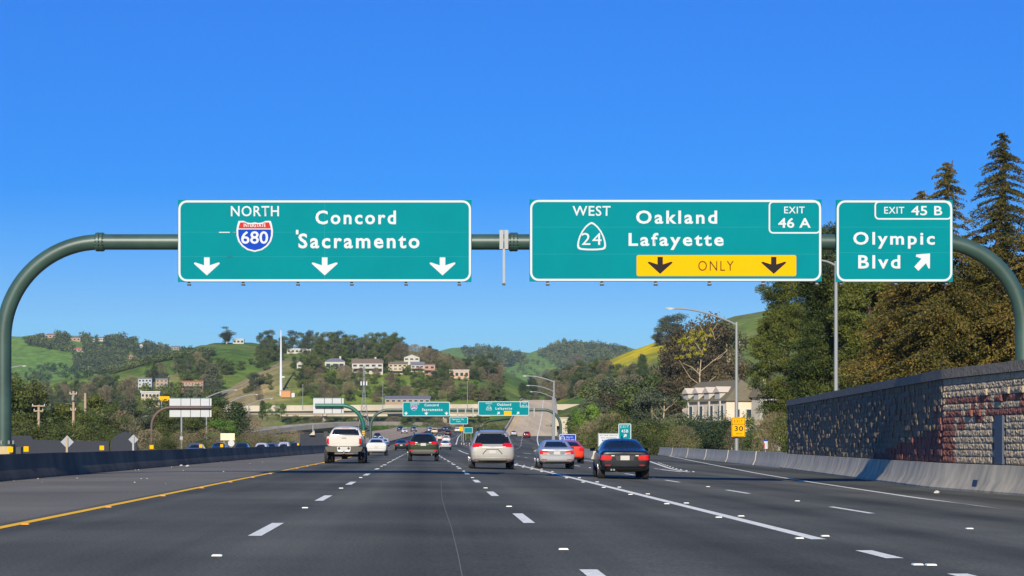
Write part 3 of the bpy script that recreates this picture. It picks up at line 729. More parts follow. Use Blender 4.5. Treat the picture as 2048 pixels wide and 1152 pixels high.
# ------------------------------------------------------------------ signs seen from behind, over the southbound side
def sign_back(name, label, Y, box, seams, rows, group=None):
    s = Sign(name, label, "road sign", Y, box, M_ALU, line=0, thick=.08)
    x0, y0, x1, y1 = box
    for q in seams:
        x = PX(q, Y); MB().box(x - .035, x + .035, Y - .12, Y - .04, PZ(y1, Y), PZ(y0, Y)).build("stiffener", M_DARKST, s.root, world=True)
    a, b_ = s.p(x0, y0 + 1.2), s.p(x1, y0)
    MB().box(a[0], b_[0], Y - .1, Y - .041, a[1], b_[1]).build("top_rail", M_PIPE2, s.root, world=True)
    for r_ in rows:
        a, b_ = s.p(x0, r_ + .5), s.p(x1, r_ - .5)
        MB().box(a[0], b_[0], Y - .1, Y - .041, a[1], b_[1]).build("rail", M_DARKST, s.root, world=True)
    return s
GY3, GY4 = 315.0, 268.0
sign_back("wide_sign", "wide unpainted back of a sign in two panel rows, held by the rusty arch", GY3 + .45, (339, 795.5, 423, 834), (362, 381, 401, 419), (812, 817.5))
g3 = gantry_pipe("sign_gantry", "weathered dark arch over the opposite lanes, rust red near its top", GY3, PX(303, GY3), PX(423, GY3), PZ(815, GY3), .2, 3.0, 1, -.6, 0, mat("weathered_dark_steel", lin(74, 74, 74), .6, noise=.7, scale=.5, col2=lin(120, 74, 56)), None, sides="l")
sign_back("cantilever_sign", "white sign back with two seams on the bright green arch", GY4 + .45, (626.5, 795, 687.5, 826.5), (649, 664.5, 683), ())
g4 = gantry_pipe("sign_gantry", "bright green cantilever arch rising from the median behind the white pickup", GY4, PX(630, GY4), PX(727, GY4), PZ(811, GY4), .26, 1, 3.0, 0, 0.0, M_PIPE2, None, sides="r")
for k in range(3):
    x, z = PX(727, GY4), PZ(863 + 4 * k, GY4)
    MB().box(x - .18, x + .18, GY4 - .34, GY4 - .27, z - .1, z + .1).build("yellow_reflector", M_SYEL, g4, world=True)
for (px, py, r_, Y, lab) in ((134, 884, 13.2, 120, "large diamond sign seen from behind on a wooden post above the median barrier"), (266.5, 879, 10, 130, "smaller diamond sign seen from behind on a steel pole near the dark hump wall")):
    t = thing("diamond_sign", lab, "road sign", (PX(px, Y), Y, -.3), 0, None)
    k = r_ * Y / F; x, z = PX(px, Y), PZ(py, Y)
    MB().prism([(x - k, z), (x, z - k), (x + k, z), (x, z + k)], Y + .06, Y + .09).build("plate", mat("dull_aluminium", lin(140, 146, 150), .6), t, world=True)
    MB().box(x - .06, x + .06, Y - .06, Y + .058, -.3, z + k * .7).build("post", M_WOOD if r_ > 12 else M_GALV, t, world=True)
s = Sign("small_sign", "small cream rectangular sign back on a post beyond the barrier", "road sign", 240, (441, 866.5, 469.5, 880.5), mat("cream_sign_back", lin(206, 198, 160), .6), line=0); s.posts((448,), -.6, .07, M_WOOD)
t = thing("octagonal_sign", "pale octagonal sign back on a lamp pole beside the cream sign", "road sign", (PX(462, 235), 235, -.5))
k = 6.8 * 235 / F; x, z = PX(462.5, 235), PZ(886.5, 235)
MB().prism([(x + k * math.cos(R(22.5 + 45 * i)), z + k * math.sin(R(22.5 + 45 * i))) for i in range(8)], 235, 235.04).build("plate", M_ALU, t, world=True)
MB().tube([(x, 235.1, -.6), (x, 235.1, z)], .05, 8).build("post", M_GALV, t, world=True)

# ------------------------------------------------------------------ lamps, poles, towers
def lamp(label, px, Y, top, head, base=None, side=-1, rad=.11, z0=None, plate=None):
    """Tapered pole with a curved arm to a cobra head; top and head are photograph heights at that distance."""
    x = PX(px, Y); zt = PZ(top, Y); zb = -.5 if z0 is None else z0
    t = thing("street_lamp", label, "street lamp", (x, Y, zb))
    MB().tube([(x, Y, zb), (x, Y, zt + .25)], [rad * 1.25, rad * .8], 10).build("pole", M_GALV, t, 40, world=True)
    hx, hz = PX(head[0], Y), PZ(head[1], Y)
    pts = [(x + (hx - x) * u, Y, zt + (hz - zt) * math.sin(u * math.pi / 2) ** .9) for u in np.linspace(0, 1, 12)]
    MB().tube(pts, [rad * .62 - .02 * i / 11 for i in range(12)], 8).build("arm", M_GALV, t, 40, world=True)
    sg = 1 if hx > x else -1
    L_ = .75
    prof = [(-.05, .02), (.0, .06), (.2, .13), (.5, .14), (.7, .09), (.76, .03)]
    mb = MB().lathe_x([(a * sg, r_) for a, r_ in prof], 12, (0, 0, 0))
    mb.v = [(a, b_, c * .55) for a, b_, c in mb.v]
    lh = mb.build("lamp_head", mat("lamp_head_grey", lin(190, 192, 190), .5), t, 50); lh.location = (hx - x, 0, hz - zb)
    mb = MB().box(.18, .55, -.08, .08, -.085, -.05); mb.v = [(a * sg, b_, c) for a, b_, c in mb.v]
    ln = mb.build("lens", mat("lamp_lens", lin(220, 222, 215), .25), lh)
    MB().tube([(x, Y, zb), (x, Y, zb + .35)], [rad * 1.9, rad * 1.4], 10).build("base", M_CONC, t, 40, world=True)
    return t
t = lamp("tall street lamp with long arm, carrying the yellow EXIT 30 sign", 1473, 168, 650, (1349, 617), rad=.14)
s = Sign("speed_sign", "yellow EXIT 30 MPH advisory sign strapped to the tall lamp pole", "road sign", 167.6, (1463, 835, 1490.5, 873.5), M_SYEL, rad=2.5, line=.8, inset=.8, edge=M_SBLACK)
s.poly([(1463.5, 847.8), (1490, 847.8), (1490, 848.8), (1463.5, 848.8)], M_SBLACK, "divider")
s.text("EXIT", 1468, 839.8, 1485.5, 845.2, M_SBLACK, .0, 1.25); s.text("30", 1469, 852, 1486, 862.2, M_SBLACK, .015); s.text("MPH", 1472, 865.6, 1483.5, 869.2, M_SBLACK, .0, 1.2)
lamp("plain grey street lamp rising behind the block wall beside the Olympic sign", 1672, 102, 532, (1640, 521), rad=.105)
lamp("nearest of three street lamps in a line along the flyover edge", 1108, 335, 764, (1054, 752), rad=.17)
lamp("middle street lamp of the three lining the flyover edge", 1107, 400, 783, (1060, 771), rad=.15, z0=0)
lamp("farthest street lamp of the three lining the flyover edge", 1105, 470, 795, (1066, 783.5), rad=.14, z0=.8)
lamp("street lamp whose arm rises over the wide sign back", 413, 420, 796, (468, 780), rad=.17)
lamp("street lamp between the cream sign back and the bare brush", 462, 440, 804, (510, 789), rad=.17)
lamp("street lamp standing before the round green tree below the overpass", 497.5, 480, 811, (540, 797.5), rad=.17)
lamp("short street lamp behind the smaller diamond sign", 266, 600, 840.5, (304, 831), rad=.2)
lamp("shorter street lamp beside the hump of the dark sound wall", 248, 650, 852, (278, 843), rad=.2)
lamp("street lamp whose head pokes out from the gantry's median leg", 8, 330, 742, (44, 732), rad=.16)
t = thing("sign_pole", "grey steel pole with a small box below the wide sign back", "pole", (PX(363, 330), 330, -.6))
MB().tube([(PX(363, 330), 330, -.6), (PX(363, 330), 330, PZ(832, 330))], .16, 10).build("shaft", M_GALV, t, 40, world=True)
MB().box(PX(363, 330) - .25, PX(363, 330) + .25, 329.7, 330.2, PZ(880, 330), PZ(873, 330)).build("control_box", M_SWHITE, t, world=True)
for i, (px, Y, top) in enumerate(((605.5, 880, 770), (765.5, 900, 764), (935, 905, 763))):
    t = thing("light_pole", ("slim light pole on the overpass beside the monopole hill", "slim light pole on the overpass beside the lattice tower", "slim light pole on the overpass between the two distant green signs")[i], "pole", (PX(px, Y), Y, 15))
    MB().tube([(PX(px, Y), Y, 15), (PX(px, Y), Y, PZ(top, Y))], [.17, .1], 8).build("shaft", M_GALV, t, 40, world=True)
    MB().box(PX(px, Y) - .3, PX(px, Y) + .3, Y - .15, Y + .15, PZ(top, Y), PZ(top, Y) + .15).build("lamp_head", M_GALV, t, world=True)
# white monopole
x, Y, z = hit(562, 794)
t = thing("cell_tower", "tall tapering white monopole standing on the brown hillside", "tower", (x, Y, z - 1))
MB().tube([(x, Y, z - 1), (x, Y, PZ(660, Y))], [.85, .28], 16).build("mast", mat("white_mast", lin(198, 200, 204), .5), t, 40, world=True)
MB().tube([(x, Y, PZ(661, Y)), (x, Y, PZ(652, Y))], .06, 6).build("whip", M_GALV, t, world=True)
for q in (754, 783): MB().box(x + .5, x + 1.9, Y - .6, Y + .6, PZ(q + 1.5, Y), PZ(q - 1.5, Y)).build("antenna", M_SWHITE, t, world=True)
t = thing("equipment_shed", "small orange equipment shed at the foot of the white monopole", "shed", (PX(573, Y), Y - 4, z - 1.2))
xx, yy = PX(573, Y), Y - 4
MB().box(xx - 2.5, xx + 2.5, yy - 2, yy + 2, z - 1.2, z + 2.2).build("wall", mat("orange_stucco", lin(186, 132, 84), .8), t, world=True)
MB().box(xx - 2.8, xx + 2.8, yy - 2.3, yy + 2.3, z + 2.2, z + 2.5).build("roof", mat("tan_roof", lin(150, 118, 86), .8), t, world=True)
MB().box(xx + 2.9, xx + 4.6, yy - 1, yy + 1, z - 1.2, z + 1.1).build("cabinet", M_SWHITE, t, world=True)
# lattice tower
Y = 800.0; x = PX(728, Y); z0 = 4.0; zt = PZ(731, Y)
t = thing("lattice_tower", "slender steel lattice mast rising beside the bright green arch", "tower", (x, Y, z0))
hw = lambda z: .32 + 2.3 * max(0, 1 - (z - z0) / 18.0) ** 1.3
lv = np.linspace(z0, zt, 13)
for sx, sy in ((-1, -1), (1, -1), (1, 1), (-1, 1)):
    MB().tube([(x + sx * hw(q), Y + sy * hw(q), q) for q in lv], .13, 6).build("leg", M_GALV, t, world=True)
mb = MB()
for a, b_ in zip(lv[:-1], lv[1:]):
    for s_ in (-1, 1):
        mb.tube([(x - hw(a), Y + s_ * hw(a), a), (x + hw(b_), Y + s_ * hw(b_), b_)], .07, 4); mb.tube([(x + hw(a), Y + s_ * hw(a), a), (x - hw(b_), Y + s_ * hw(b_), b_)], .07, 4)
        mb.tube([(x + s_ * hw(a), Y - hw(a), a), (x + s_ * hw(b_), Y + hw(b_), b_)], .07, 4)
mb.build("lattice_bracing", M_GALV, t, world=True)
mb = MB()
for sx in (-1.1, 0, 1.1): mb.box(x + sx - .25, x + sx + .25, Y - 1.3, Y - 1, PZ(771, Y), PZ(763, Y))
mb.build("antenna_panel_rib", M_SWHITE, t, world=True)
# far lattice tower on the right hill slope
Y = 620.0; x = PX(1476, Y); zb = float(terrain(x, Y))
t = thing("lattice_tower", "thin pale lattice tower on the hillside behind the tall street lamp", "tower", (x, Y, zb))
for sx, sy in ((-1, -1), (1, -1), (1, 1), (-1, 1)):
    MB().tube([(x + sx * 1.2, Y + sy * 1.2, zb), (x + sx * .45, Y + sy * .45, PZ(682, Y))], .09, 5).build("leg", M_GALV, t, world=True)
mb = MB()
for k in range(14):
    a = zb + (PZ(682, Y) - zb) * k / 14; b_ = zb + (PZ(682, Y) - zb) * (k + 1) / 14; wa = 1.2 - .75 * k / 14
    for s_ in (-1, 1): mb.tube([(x - wa * s_, Y - wa, a), (x + wa * s_, Y - wa, b_)], .05, 4)
mb.build("lattice_bracing", M_GALV, t, world=True)
MB().box(x - 1.1, x + 1.3, Y - 1.4, Y - .9, PZ(738, Y), PZ(731, Y)).build("antenna", M_SWHITE, t, world=True)
# wooden utility poles on the left
for i, (px, top, arms, lab) in enumerate(((77.5, 810, (812, 822), "leaning-free wooden utility pole with two crossarms above the shrubs"), (147, 782, (788, 820), "taller wooden utility pole with a grey transformer can"), (170.5, 786, (), "bare wooden pole without crossarms next to the transformer pole"))):
    Y = 230.0; x = PX(px, Y)
    t = thing("utility_pole", lab.replace("leaning-free ", ""), "utility pole", (x, Y, -.8))
    MB().tube([(x, Y, -.8), (x, Y, PZ(top, Y))], [.2, .14], 10).build("shaft", M_WOOD, t, 40, world=True)
    for q in arms:
        w_ = (.75, .55)[arms.index(q)] * (1 if i == 0 else .55)
        MB().box(x - w_ * 1.0 , x + w_, Y - .2, Y - .08, PZ(q, Y) - .07, PZ(q, Y) + .07).build("crossarm", M_WOOD, t, world=True)
        for sx in (-.9, .9): MB().tube([(x + sx * w_, Y - .14, PZ(q, Y) + .07), (x + sx * w_, Y - .14, PZ(q, Y) + .25)], .05, 6).build("insulator", M_SWHITE, t, world=True)
    if i == 1: MB().tube([(x, Y - .35, PZ(801, Y)), (x, Y - .35, PZ(793, Y))], .17, 10).build("transformer", M_GALV, t, 40, world=True)

# ------------------------------------------------------------------ barriers and walls
def kprofile(h=.81): return [(-.30, 0), (-.30, .08), (-.17, .33), (-.09, h), (.09, h), (.17, .33), (.30, .08), (.30, 0)]
def barrier(name, label, xf, zf, y0, y1, step, m, cat="barrier", group=None, h=.81):
    mb = MB(); rows = []
    for y in list(np.arange(y0, y1, step)) + [y1]:
        x = xf(y); sl = (xf(y + 1) - xf(y - 1)) / 2; n = math.sqrt(1 + sl * sl)
        rows.append([(x + a / n, y - a * sl / n, zf(x, y) + b_) for a, b_ in kprofile(h)])
    mb.sheet(rows); k = len(rows[0]); mb.f.append(tuple(range(k))[::-1]); mb.f.append(tuple(range(len(mb.v) - k, len(mb.v))))
    return prop(obj(name, mb.mesh(name, 40), m), label, cat, group)
mbar = barrier("median_barrier", "long dark concrete median barrier along the shoulder of the near lanes", lambda y: med(y) - .3, lambda x, y: zmain(y) - .02, 20, 300, 5, M_CONC3)
for yj in np.arange(54, 150, 6.1):
    mb = MB(); mb.sheet([[(med(y) - .3 + a + .004, y, -.02 + b_) for a, b_ in kprofile()[4:]] for y in (yj, yj + .035)])
    mb.build("joint_seam", M_DARKST, mbar)
barrier("median_barrier", "far curving stretch of median barrier climbing between the two carriageways", lambda y: med(y) - .3, lambda x, y: zmain(y) - .02, 300, 1000, 8, M_CONC3)
# pedestal of the gantry's median leg
t = thing("gantry_pedestal", "buff concrete pedestal under the gantry leg in the median", "pedestal", (PX(7, GY1), GY1, -.4))
MB().box(PX(-22, GY1), PX(27, GY1), GY1 - .35, GY1 + .5, -.4, 1.02).build("block", mat("buff_concrete", lin(178, 158, 118), .85, noise=.4, scale=2), t, world=True)
MB().box(PX(33, GY1), PX(43, GY1), GY1 - .1, GY1 + .2, .55, 1.0).build("control_box", M_DARKST, t, world=True)
# yellow reflectors standing on the barrier
for px, Y in ((21, 61), (53, 65.5), (172, 77), (252, 90), (328, 108), (356, 118), (470, 175), (548, 240), (598, 290)):
    x = med(Y) - .3; x = PX(px, Y) if Y < 66 else x
    z = .79; k = .085
    t = thing("barrier_reflector", "yellow square reflector on top of the dark median barrier", "reflector", (x, Y, z), 0, "yellow reflectors on the median barrier")
    MB().box(-.03, .03, -.02, .02, 0, .1).build("stem", M_DARKST, t); MB().box(-k, k, -.045, -.02, .05, .05 + 2 * k).build("plate", M_SYEL, t)

# the block sound wall at the exit: split face blocks, some standing proud, a concrete skirt and a coping
rng = random.Random(4)
BLK = {}
def block_mat(name, c1, c2):
    return mat(name, c1, .9, noise=.75, scale=3.2, col2=c2, bump=.9, bscale=9)
M_BTAN = block_mat("tan_split_block", lin(184, 166, 138), lin(150, 132, 108))
M_BRED = block_mat("red_split_block", lin(134, 84, 72), lin(106, 68, 58))
M_BMORT = mat("recessed_mortar", lin(92, 86, 78), .95)
M_COPE = mat("coping_block", lin(140, 128, 110), .9, noise=.6, scale=3, col2=lin(110, 100, 88), bump=.7, bscale=8)
wt = thing("sound_wall", "tall tan block sound wall with dull red bands along the exit", "wall", (16.6, 63.5, -.33))
WZ0, WH = -.35, 3.78
def wall_pt(y, off=0.0):
    x = wallx(y); sl = -.04 if y < 63.5 else .078; n = math.sqrt(1 + sl * sl)
    return x - off / n, y + off * sl / n
ch, cl = .203, .40
z_b = WZ0 + .86
ncourse = 13
bm_t, bm_r, bm_sh = MB(), MB(), MB()
def block(mb, y0, y1, z0, z1, pr):
    g_ = .006 if y1 < 63.6 else .0015
    a0, a1, b0, b1 = wall_pt(y0 + g_, pr), wall_pt(y1 - g_, pr), wall_pt(y0 + g_, -.05), wall_pt(y1 - g_, -.05)
    z0 += g_; z1 -= g_; j = lambda: rng.uniform(-.004, .004)
    nx, ny = a0[0] - b0[0], a0[1] - b0[1]
    ym, zm = (a0[0] + a1[0]) / 2 - .005 + j(), (a0[1] + a1[1]) / 2
    vs = [(a0[0] + j(), a0[1], z0), (a1[0] + j(), a1[1], z0), (a1[0] + j(), a1[1], z1), (a0[0] + j(), a0[1], z1), (b0[0], b0[1], z0), (b1[0], b1[1], z0), (b1[0], b1[1], z1), (b0[0], b0[1], z1),
          (ym, zm, z0 + ch * (.35 + .3 * rng.random()))]
    if y0 < 50:
        mb.add(vs, [(0, 1, 8), (1, 2, 8), (2, 3, 8), (3, 0, 8), (0, 4, 5, 1), (2, 6, 7, 3), (0, 3, 7, 4), (1, 5, 6, 2)]); return
    # split face: a rough broken surface within each near block
    nu, nv = (6, 4) if y1 < 63.6 else (4, 3); g2 = []
    L_ = math.hypot(nx, ny); ux, uy = nx / L_, ny / L_
    for i in range(nv + 1):
        for k in range(nu + 1):
            u, v = k / nu, i / nv; edge = i in (0, nv) or k in (0, nu)
            if not edge: u += rng.uniform(-.06, .06); v += rng.uniform(-.08, .08)
            d_ = rng.uniform(-.006, .002) if edge else rng.uniform(-.004, .030 if y1 < 63.6 else .026)
            g2.append((a0[0] + (a1[0] - a0[0]) * u + ux * d_, a0[1] + (a1[1] - a0[1]) * u + uy * d_, z0 + (z1 - z0) * v))
    w_ = nu + 1
    fs = [(i * w_ + k, i * w_ + k + 1, (i + 1) * w_ + k + 1, (i + 1) * w_ + k) for i in range(nv) for k in range(nu)]
    n_ = len(g2); g2 += [vs[4], vs[5], vs[6], vs[7]]
    fs += [tuple(range(w_)) [::-1] + (n_, n_ + 1), tuple(nv * w_ + k for k in range(w_)) + (n_ + 2, n_ + 3), tuple(i * w_ for i in range(nv + 1)) + (n_ + 3, n_), tuple(i * w_ + nu for i in range(nv, -1, -1)) + (n_ + 1, n_ + 2)]
    mb.add(g2, fs)
for c in range(ncourse):
    z0 = z_b + c * ch
    y = 38.0 - (cl / 2 if c % 2 else 0)
    while y < 112:
        y1 = y + cl
        if not (y < 63.5 < y1):
            near = y1 <= 63.5
            pr = .055 + rng.uniform(-.006, .006)
            if near:
                if 7 <= c <= ncourse - 3 and rng.random() < .10: pr = .12
                if y < 56 and c < 5: pr = .055 + rng.uniform(-.004, .004)
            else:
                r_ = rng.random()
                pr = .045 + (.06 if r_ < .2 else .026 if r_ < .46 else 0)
            red = False
            if near:
                red = (c in (ncourse - 4, ncourse - 6) and rng.random() < .85) or (c == ncourse - 5 and rng.random() < .35) or (y > 62.2 and c < ncourse - 6) or (y > 59.5 and ncourse - 9 < c < ncourse - 5 and rng.random() < .4)
            else:
                red = (y - 63.5) < (15 - c * 3.0) or ((y - 63.5) < 2 and c < 9 and rng.random() < .5)
            if near and 57.6 < (y + y1) / 2 < 58.6 and c < 7: pr = None
            if pr is not None: block(bm_r if red else bm_sh if not near else bm_t, y, y1, z0, z0 + ch, pr)
        else:
            for q0, q1 in ((y, 63.5), (63.5, y1)):
                if q1 - q0 > .05: block(bm_r if c < ncourse - 6 else bm_t, q0, q1, z0, z0 + ch, .055)
        y = y1
bm_sh.build("shade_toned_brick_face", block_mat("shade_toned_split_block", lin(132, 116, 94), lin(100, 88, 72)), wt, world=True); bm_t.build("tan_brick_face", M_BTAN, wt, world=True); bm_r.build("red_brick_face", M_BRED, wt, world=True)  # far blocks are darker than the tan ones: shade put into their colour
yy = list(np.linspace(38, 63.5, 8)) + list(np.linspace(63.5, 112, 14))[1:]
def wall_strip(name, prof, m, smooth=30):
    mb = MB(); rows = [[(*wall_pt(y, o), z) for o, z in prof] for y in yy]
    mb.sheet(rows); k = len(prof); mb.f.append(tuple(range(k))[::-1]); mb.f.append(tuple(range(len(mb.v) - k, len(mb.v))))
    return mb.build(name, m, wt, smooth, world=True)
wall_strip("mortar_backing", [(.02, z_b - .02), (.02, z_b + ncourse * ch + .01), (-.25, z_b + ncourse * ch + .01), (-.25, z_b - .02)], M_BMORT)
zc = z_b + ncourse * ch + .012
mb = MB(); y = 38.0
while y < 112:
    y1 = min(y + .8, 112)
    a0, a1, b0, b1 = wall_pt(y + .004, .13), wall_pt(y1 - .004, .13), wall_pt(y + .004, -.30), wall_pt(y1 - .004, -.30)
    t_ = .30 + rng.uniform(-.006, .006)
    mb.add([(*a0, zc), (*a1, zc), (*b1, zc), (*b0, zc), (*a0, zc + t_), (*a1, zc + t_), (*b1, zc + t_), (*b0, zc + t_)], [(3, 2, 1, 0), (4, 5, 6, 7), (0, 1, 5, 4), (1, 2, 6, 5), (2, 3, 7, 6), (3, 0, 4, 7)]); y = y1
mb.build("coping_tile", M_COPE, wt, world=True)
M_SKIRT = mat("stained_concrete", lin(196, 182, 154), .85, noise=.75, scale=.9, col2=lin(120, 116, 106), bump=.12, bscale=10, stretch=(1.5, 1.5, .22))
wall_strip("concrete_skirt", [(.52, WZ0 - .3), (.52, WZ0 + .09), (.34, WZ0 + .36), (.20, z_b - .025), (-.25, z_b - .025), (-.25, WZ0 - .3)], M_SKIRT)
pd = [wall_pt(57.75, .10), wall_pt(58.45, .10)]
mb = MB(); mb.add([(*wall_pt(57.75, .11), z_b), (*wall_pt(58.45, .11), z_b), (*wall_pt(58.45, .11), z_b + 7 * ch), (*wall_pt(57.75, .11), z_b + 7 * ch), (*wall_pt(57.75, .0), z_b), (*wall_pt(58.45, .0), z_b), (*wall_pt(58.45, .0), z_b + 7 * ch), (*wall_pt(57.75, .0), z_b + 7 * ch)],
             [(0, 1, 2, 3), (0, 4, 5, 1), (1, 5, 6, 2), (2, 6, 7, 3), (3, 7, 4, 0)])
mb.build("steel_access_door", mat("dark_blue_painted_steel", lin(66, 76, 92), .5, noise=.4, scale=3), wt, world=True)
mb = MB(); a = [wall_pt(59.0, .47), wall_pt(59.45, .47), wall_pt(59.65, .36), wall_pt(59.2, .36)]
mb.add([(a[0][0], a[0][1], WZ0 + .16), (a[1][0], a[1][1], WZ0 + .16), (a[2][0], a[2][1], WZ0 + .38), (a[3][0], a[3][1], WZ0 + .38)], [(0, 1, 2, 3)])
mb.build("drain_plate", M_DARKST, wt, world=True)
# precast barrier pieces beyond the wall
for i, (ya, yb) in enumerate(((112.4, 127), (127.4, 145), (145.4, 163), (163.4, 182), (182.4, 202), (202.4, 224))):
    barrier("precast_barrier", ("concrete barrier piece butting against the far end of the sound wall", "second concrete barrier piece past the sound wall, under the white marker", "concrete barrier piece in front of the yellow speed sign pole", "concrete barrier piece just beyond the speed sign pole", "far concrete barrier piece before the shrubs at the exit bend", "last concrete barrier piece before the exit ramp bends away")[i],
            wallx, lambda x, y: -.36, ya, yb, 4, M_CONC, group="precast barriers along the exit ramp", h=.9)
barrier("concrete_parapet", "low concrete parapet behind the red car leading up to the flyover", lambda y: 13.6 + (y - 150) * .035 if y < 300 else flc(y) + 8.3, lambda x, y: min(zroad(x, y), 9) if y < 300 else zfly(y), 170, 300, 8, M_CONC)
# ------------------------------------------------------------------ bridges
def deck(name, label, path, zf, w, thick, m, par_h=.9, piers=(), cat="bridge", pierw=2.2, fas=1.7):
    """Bridge along path [(x, y)], top of deck zf(i); parts: girder, deck, two parapets, piers."""
    t = thing(name, label, cat, (path[0][0], path[0][1], 0))
    P = [Vector((*p, 0)) for p in path]; n = len(P); N = []
    for i in range(n):
        d = (P[min(i + 1, n - 1)] - P[max(i - 1, 0)]).normalized(); N.append(Vector((-d.y, d.x, 0)))
    def strip(nm, prof, mm):
        mb = MB(); rows = [[P[i] + N[i] * a + Vector((0, 0, zf(i) + b_)) for a, b_ in prof] for i in range(n)]
        mb.sheet(rows); k = len(prof); mb.f.append(tuple(range(k))); mb.f.append(tuple(range(len(mb.v) - k, len(mb.v))))
        return mb.build(nm, mm, t, 35, world=True)
    h = w / 2
    strip("girder", [(-h + .02, -fas + .01), (-h + 1.2, -fas - .05), (-h + 2.2, -thick), (h - 2.2, -thick), (h - 1.2, -fas - .05), (h - .02, -fas + .01)], m)
    strip("deck_slab", [(-h, -fas), (-h, 0), (h, 0), (h, -fas)], m)
    for s_ in (-1, 1): strip("parapet", [(s_ * h, -.33), (s_ * (h + .02), par_h), (s_ * (h - .28), par_h), (s_ * (h - .35), -.0)], m)
    for i in piers:
        c = P[i]; MB().tube([c + Vector((0, 0, -3)), c + Vector((0, 0, zf(i) - thick + .1))], pierw / 2, 16).build("pier", m, t, 40, world=True)
        mb = MB(); a = N[i] * (h - 2.3)
        mb.beam(c + a + Vector((0, 0, zf(i) - thick - .3)), c - a + Vector((0, 0, zf(i) - thick - .3)), 1.6, 1.0); mb.build("pier_cap", m, t, world=True)
    return t
ov = [(PX(px, 935), 935 + (px - 800) * .012) for px in range(330, 1290, 40)]
deck("overpass_bridge", "long pale concrete overpass deck crossing the whole valley behind the distant signs", ov, lambda i: PZ(np.interp(330 + 40 * i, [330, 440, 960, 1250], [818, 815, 811, 811]), 935) - .4, 13, 3.2, M_CONC2, 1.0, (4, 8, 10, 14))
lo = [(PX(px, 980), 985) for px in range(560, 1010, 30)]
deck("overpass_bridge", "lower pale concrete deck seen in the shade just beneath the long overpass", lo, lambda i: PZ(826, 985), 10, 2.6, M_CONC2, .9, (3, 5, 9, 12))
rp_ = [(PX(px, Y), Y) for px, Y in ((470, 690), (500, 706), (530, 722), (560, 738), (600, 757), (640, 776), (690, 800), (740, 822), (790, 843), (840, 864), (890, 885), (960, 912))]
rpy = [866, 861, 857, 853.5, 849.5, 846.5, 844, 843, 843.5, 845, 846.5, 848]
deck("ramp_bridge", "curved connector ramp bridge sweeping low behind the white pickup", rp_, lambda i: PZ(rpy[i], rp_[i][1]) - .9, 9, 2.0, M_CONC2, .9, (3, 5, 7, 9), pierw=1.8, fas=.8)
# flyover parapets and its retaining walls
def edge_wall(name, label, off, y0, y1, m, top=.85, w=.3):
    mb = MB(); rows = []
    for y in list(np.arange(y0, y1, 10)) + [y1]:
        x = flc(y) + off; z = zfly(y); zb = min(float(np.interp(y, GY, GZ)) - 1.0, z - 1.5)
        rows.append([(x, y, zb), (x, y, z + top), (x + w, y, z + top), (x + w, y, zb)])
    mb.sheet(rows); mb.f.append((3, 2, 1, 0)); n = len(mb.v); mb.f.append((n - 4, n - 3, n - 2, n - 1))
    return prop(obj(name, mb.mesh(name), m), label, "retaining wall")
edge_wall("flyover_wall", "dark edged retaining wall along the flyover's inner side", -5.8, 395, 1000, M_CONC2)
edge_wall("flyover_wall", "sunlit tan wall along the flyover's outer shoulder below the lamps", 8.52, 302, 1000, M_CONC2)
t = thing("concrete_portal", "square concrete portal with a dark opening behind the blue roadside sign", "portal", (PX(1124, 520), 520, 0))
X0, X1, Xm, X2 = (PX(q, 520) for q in (1110, 1113, 1122, 1134.5))
MB().box(X0, X1, 519, 523, -1, PZ(836, 520)).box(Xm, X2, 519, 523, -1, PZ(836, 520)).box(X1 + .002, Xm - .002, 519, 523, PZ(852, 520), PZ(836, 520)).build("frame", M_CONC2, t, world=True)
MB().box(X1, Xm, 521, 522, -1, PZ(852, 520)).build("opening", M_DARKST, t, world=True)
MB().box(X0 - .15, X2 + .25, 518.8, 523.2, PZ(836, 520), PZ(834.5, 520)).build("coping", M_CONC2, t, world=True)
# dark sound wall with a humped end on the far side
M_NAVY = mat("dark_blue_wall", lin(38, 42, 52), .8, noise=.4, scale=.6, col2=lin(28, 32, 42))
t = thing("sound_wall", "dark blue-grey sound wall with a rounded hump, behind the median barrier", "wall", (PX(150, 150), 150, -.8))
Yw = 150.0
top = [(-260, 868), (-60, 869), (20, 871), (62, 872), (66, 879), (120, 881), (218, 882)]
hump = [(222, 882), (226, 878), (234, 870), (244, 865), (252, 864), (260, 867), (268, 874), (273, 884), (275, 905)]
MB().prism([(PX(a, Yw), PZ(b_, Yw)) for a, b_ in top] + [(PX(218, Yw), -.8), (PX(-260, Yw), -.8)], Yw, Yw + .35).build("long_panel", M_NAVY, t, world=True)
MB().prism([(PX(a, Yw), PZ(b_, Yw)) for a, b_ in hump] + [(PX(222, Yw), -.8)], Yw - .05, Yw + .3).build("hump_panel", M_NAVY, t, world=True)
t = thing("retaining_wall", "short dark wall with a tan wedge, left of the white pickup's mirror", "wall", (PX(630, 300), 300, -.8))
MB().prism([(PX(a, 300), PZ(b_, 300)) for a, b_ in ((600, 905), (600, 868), (612, 867), (655, 869), (655, 905))], 300, 300.5).build("panel", M_NAVY, t, world=True)
MB().prism([(PX(a, 299.9), PZ(b_, 299.9)) for a, b_ in ((619, 870), (629, 861), (630, 870))], 299.4, 299.95).build("wedge", M_CONC2, t, world=True)
MB().tube([(PX(626, 302), 302, -.6), (PX(626, 302), 302, PZ(850, 302))], .12, 8).build("post", M_GALV, t, world=True)

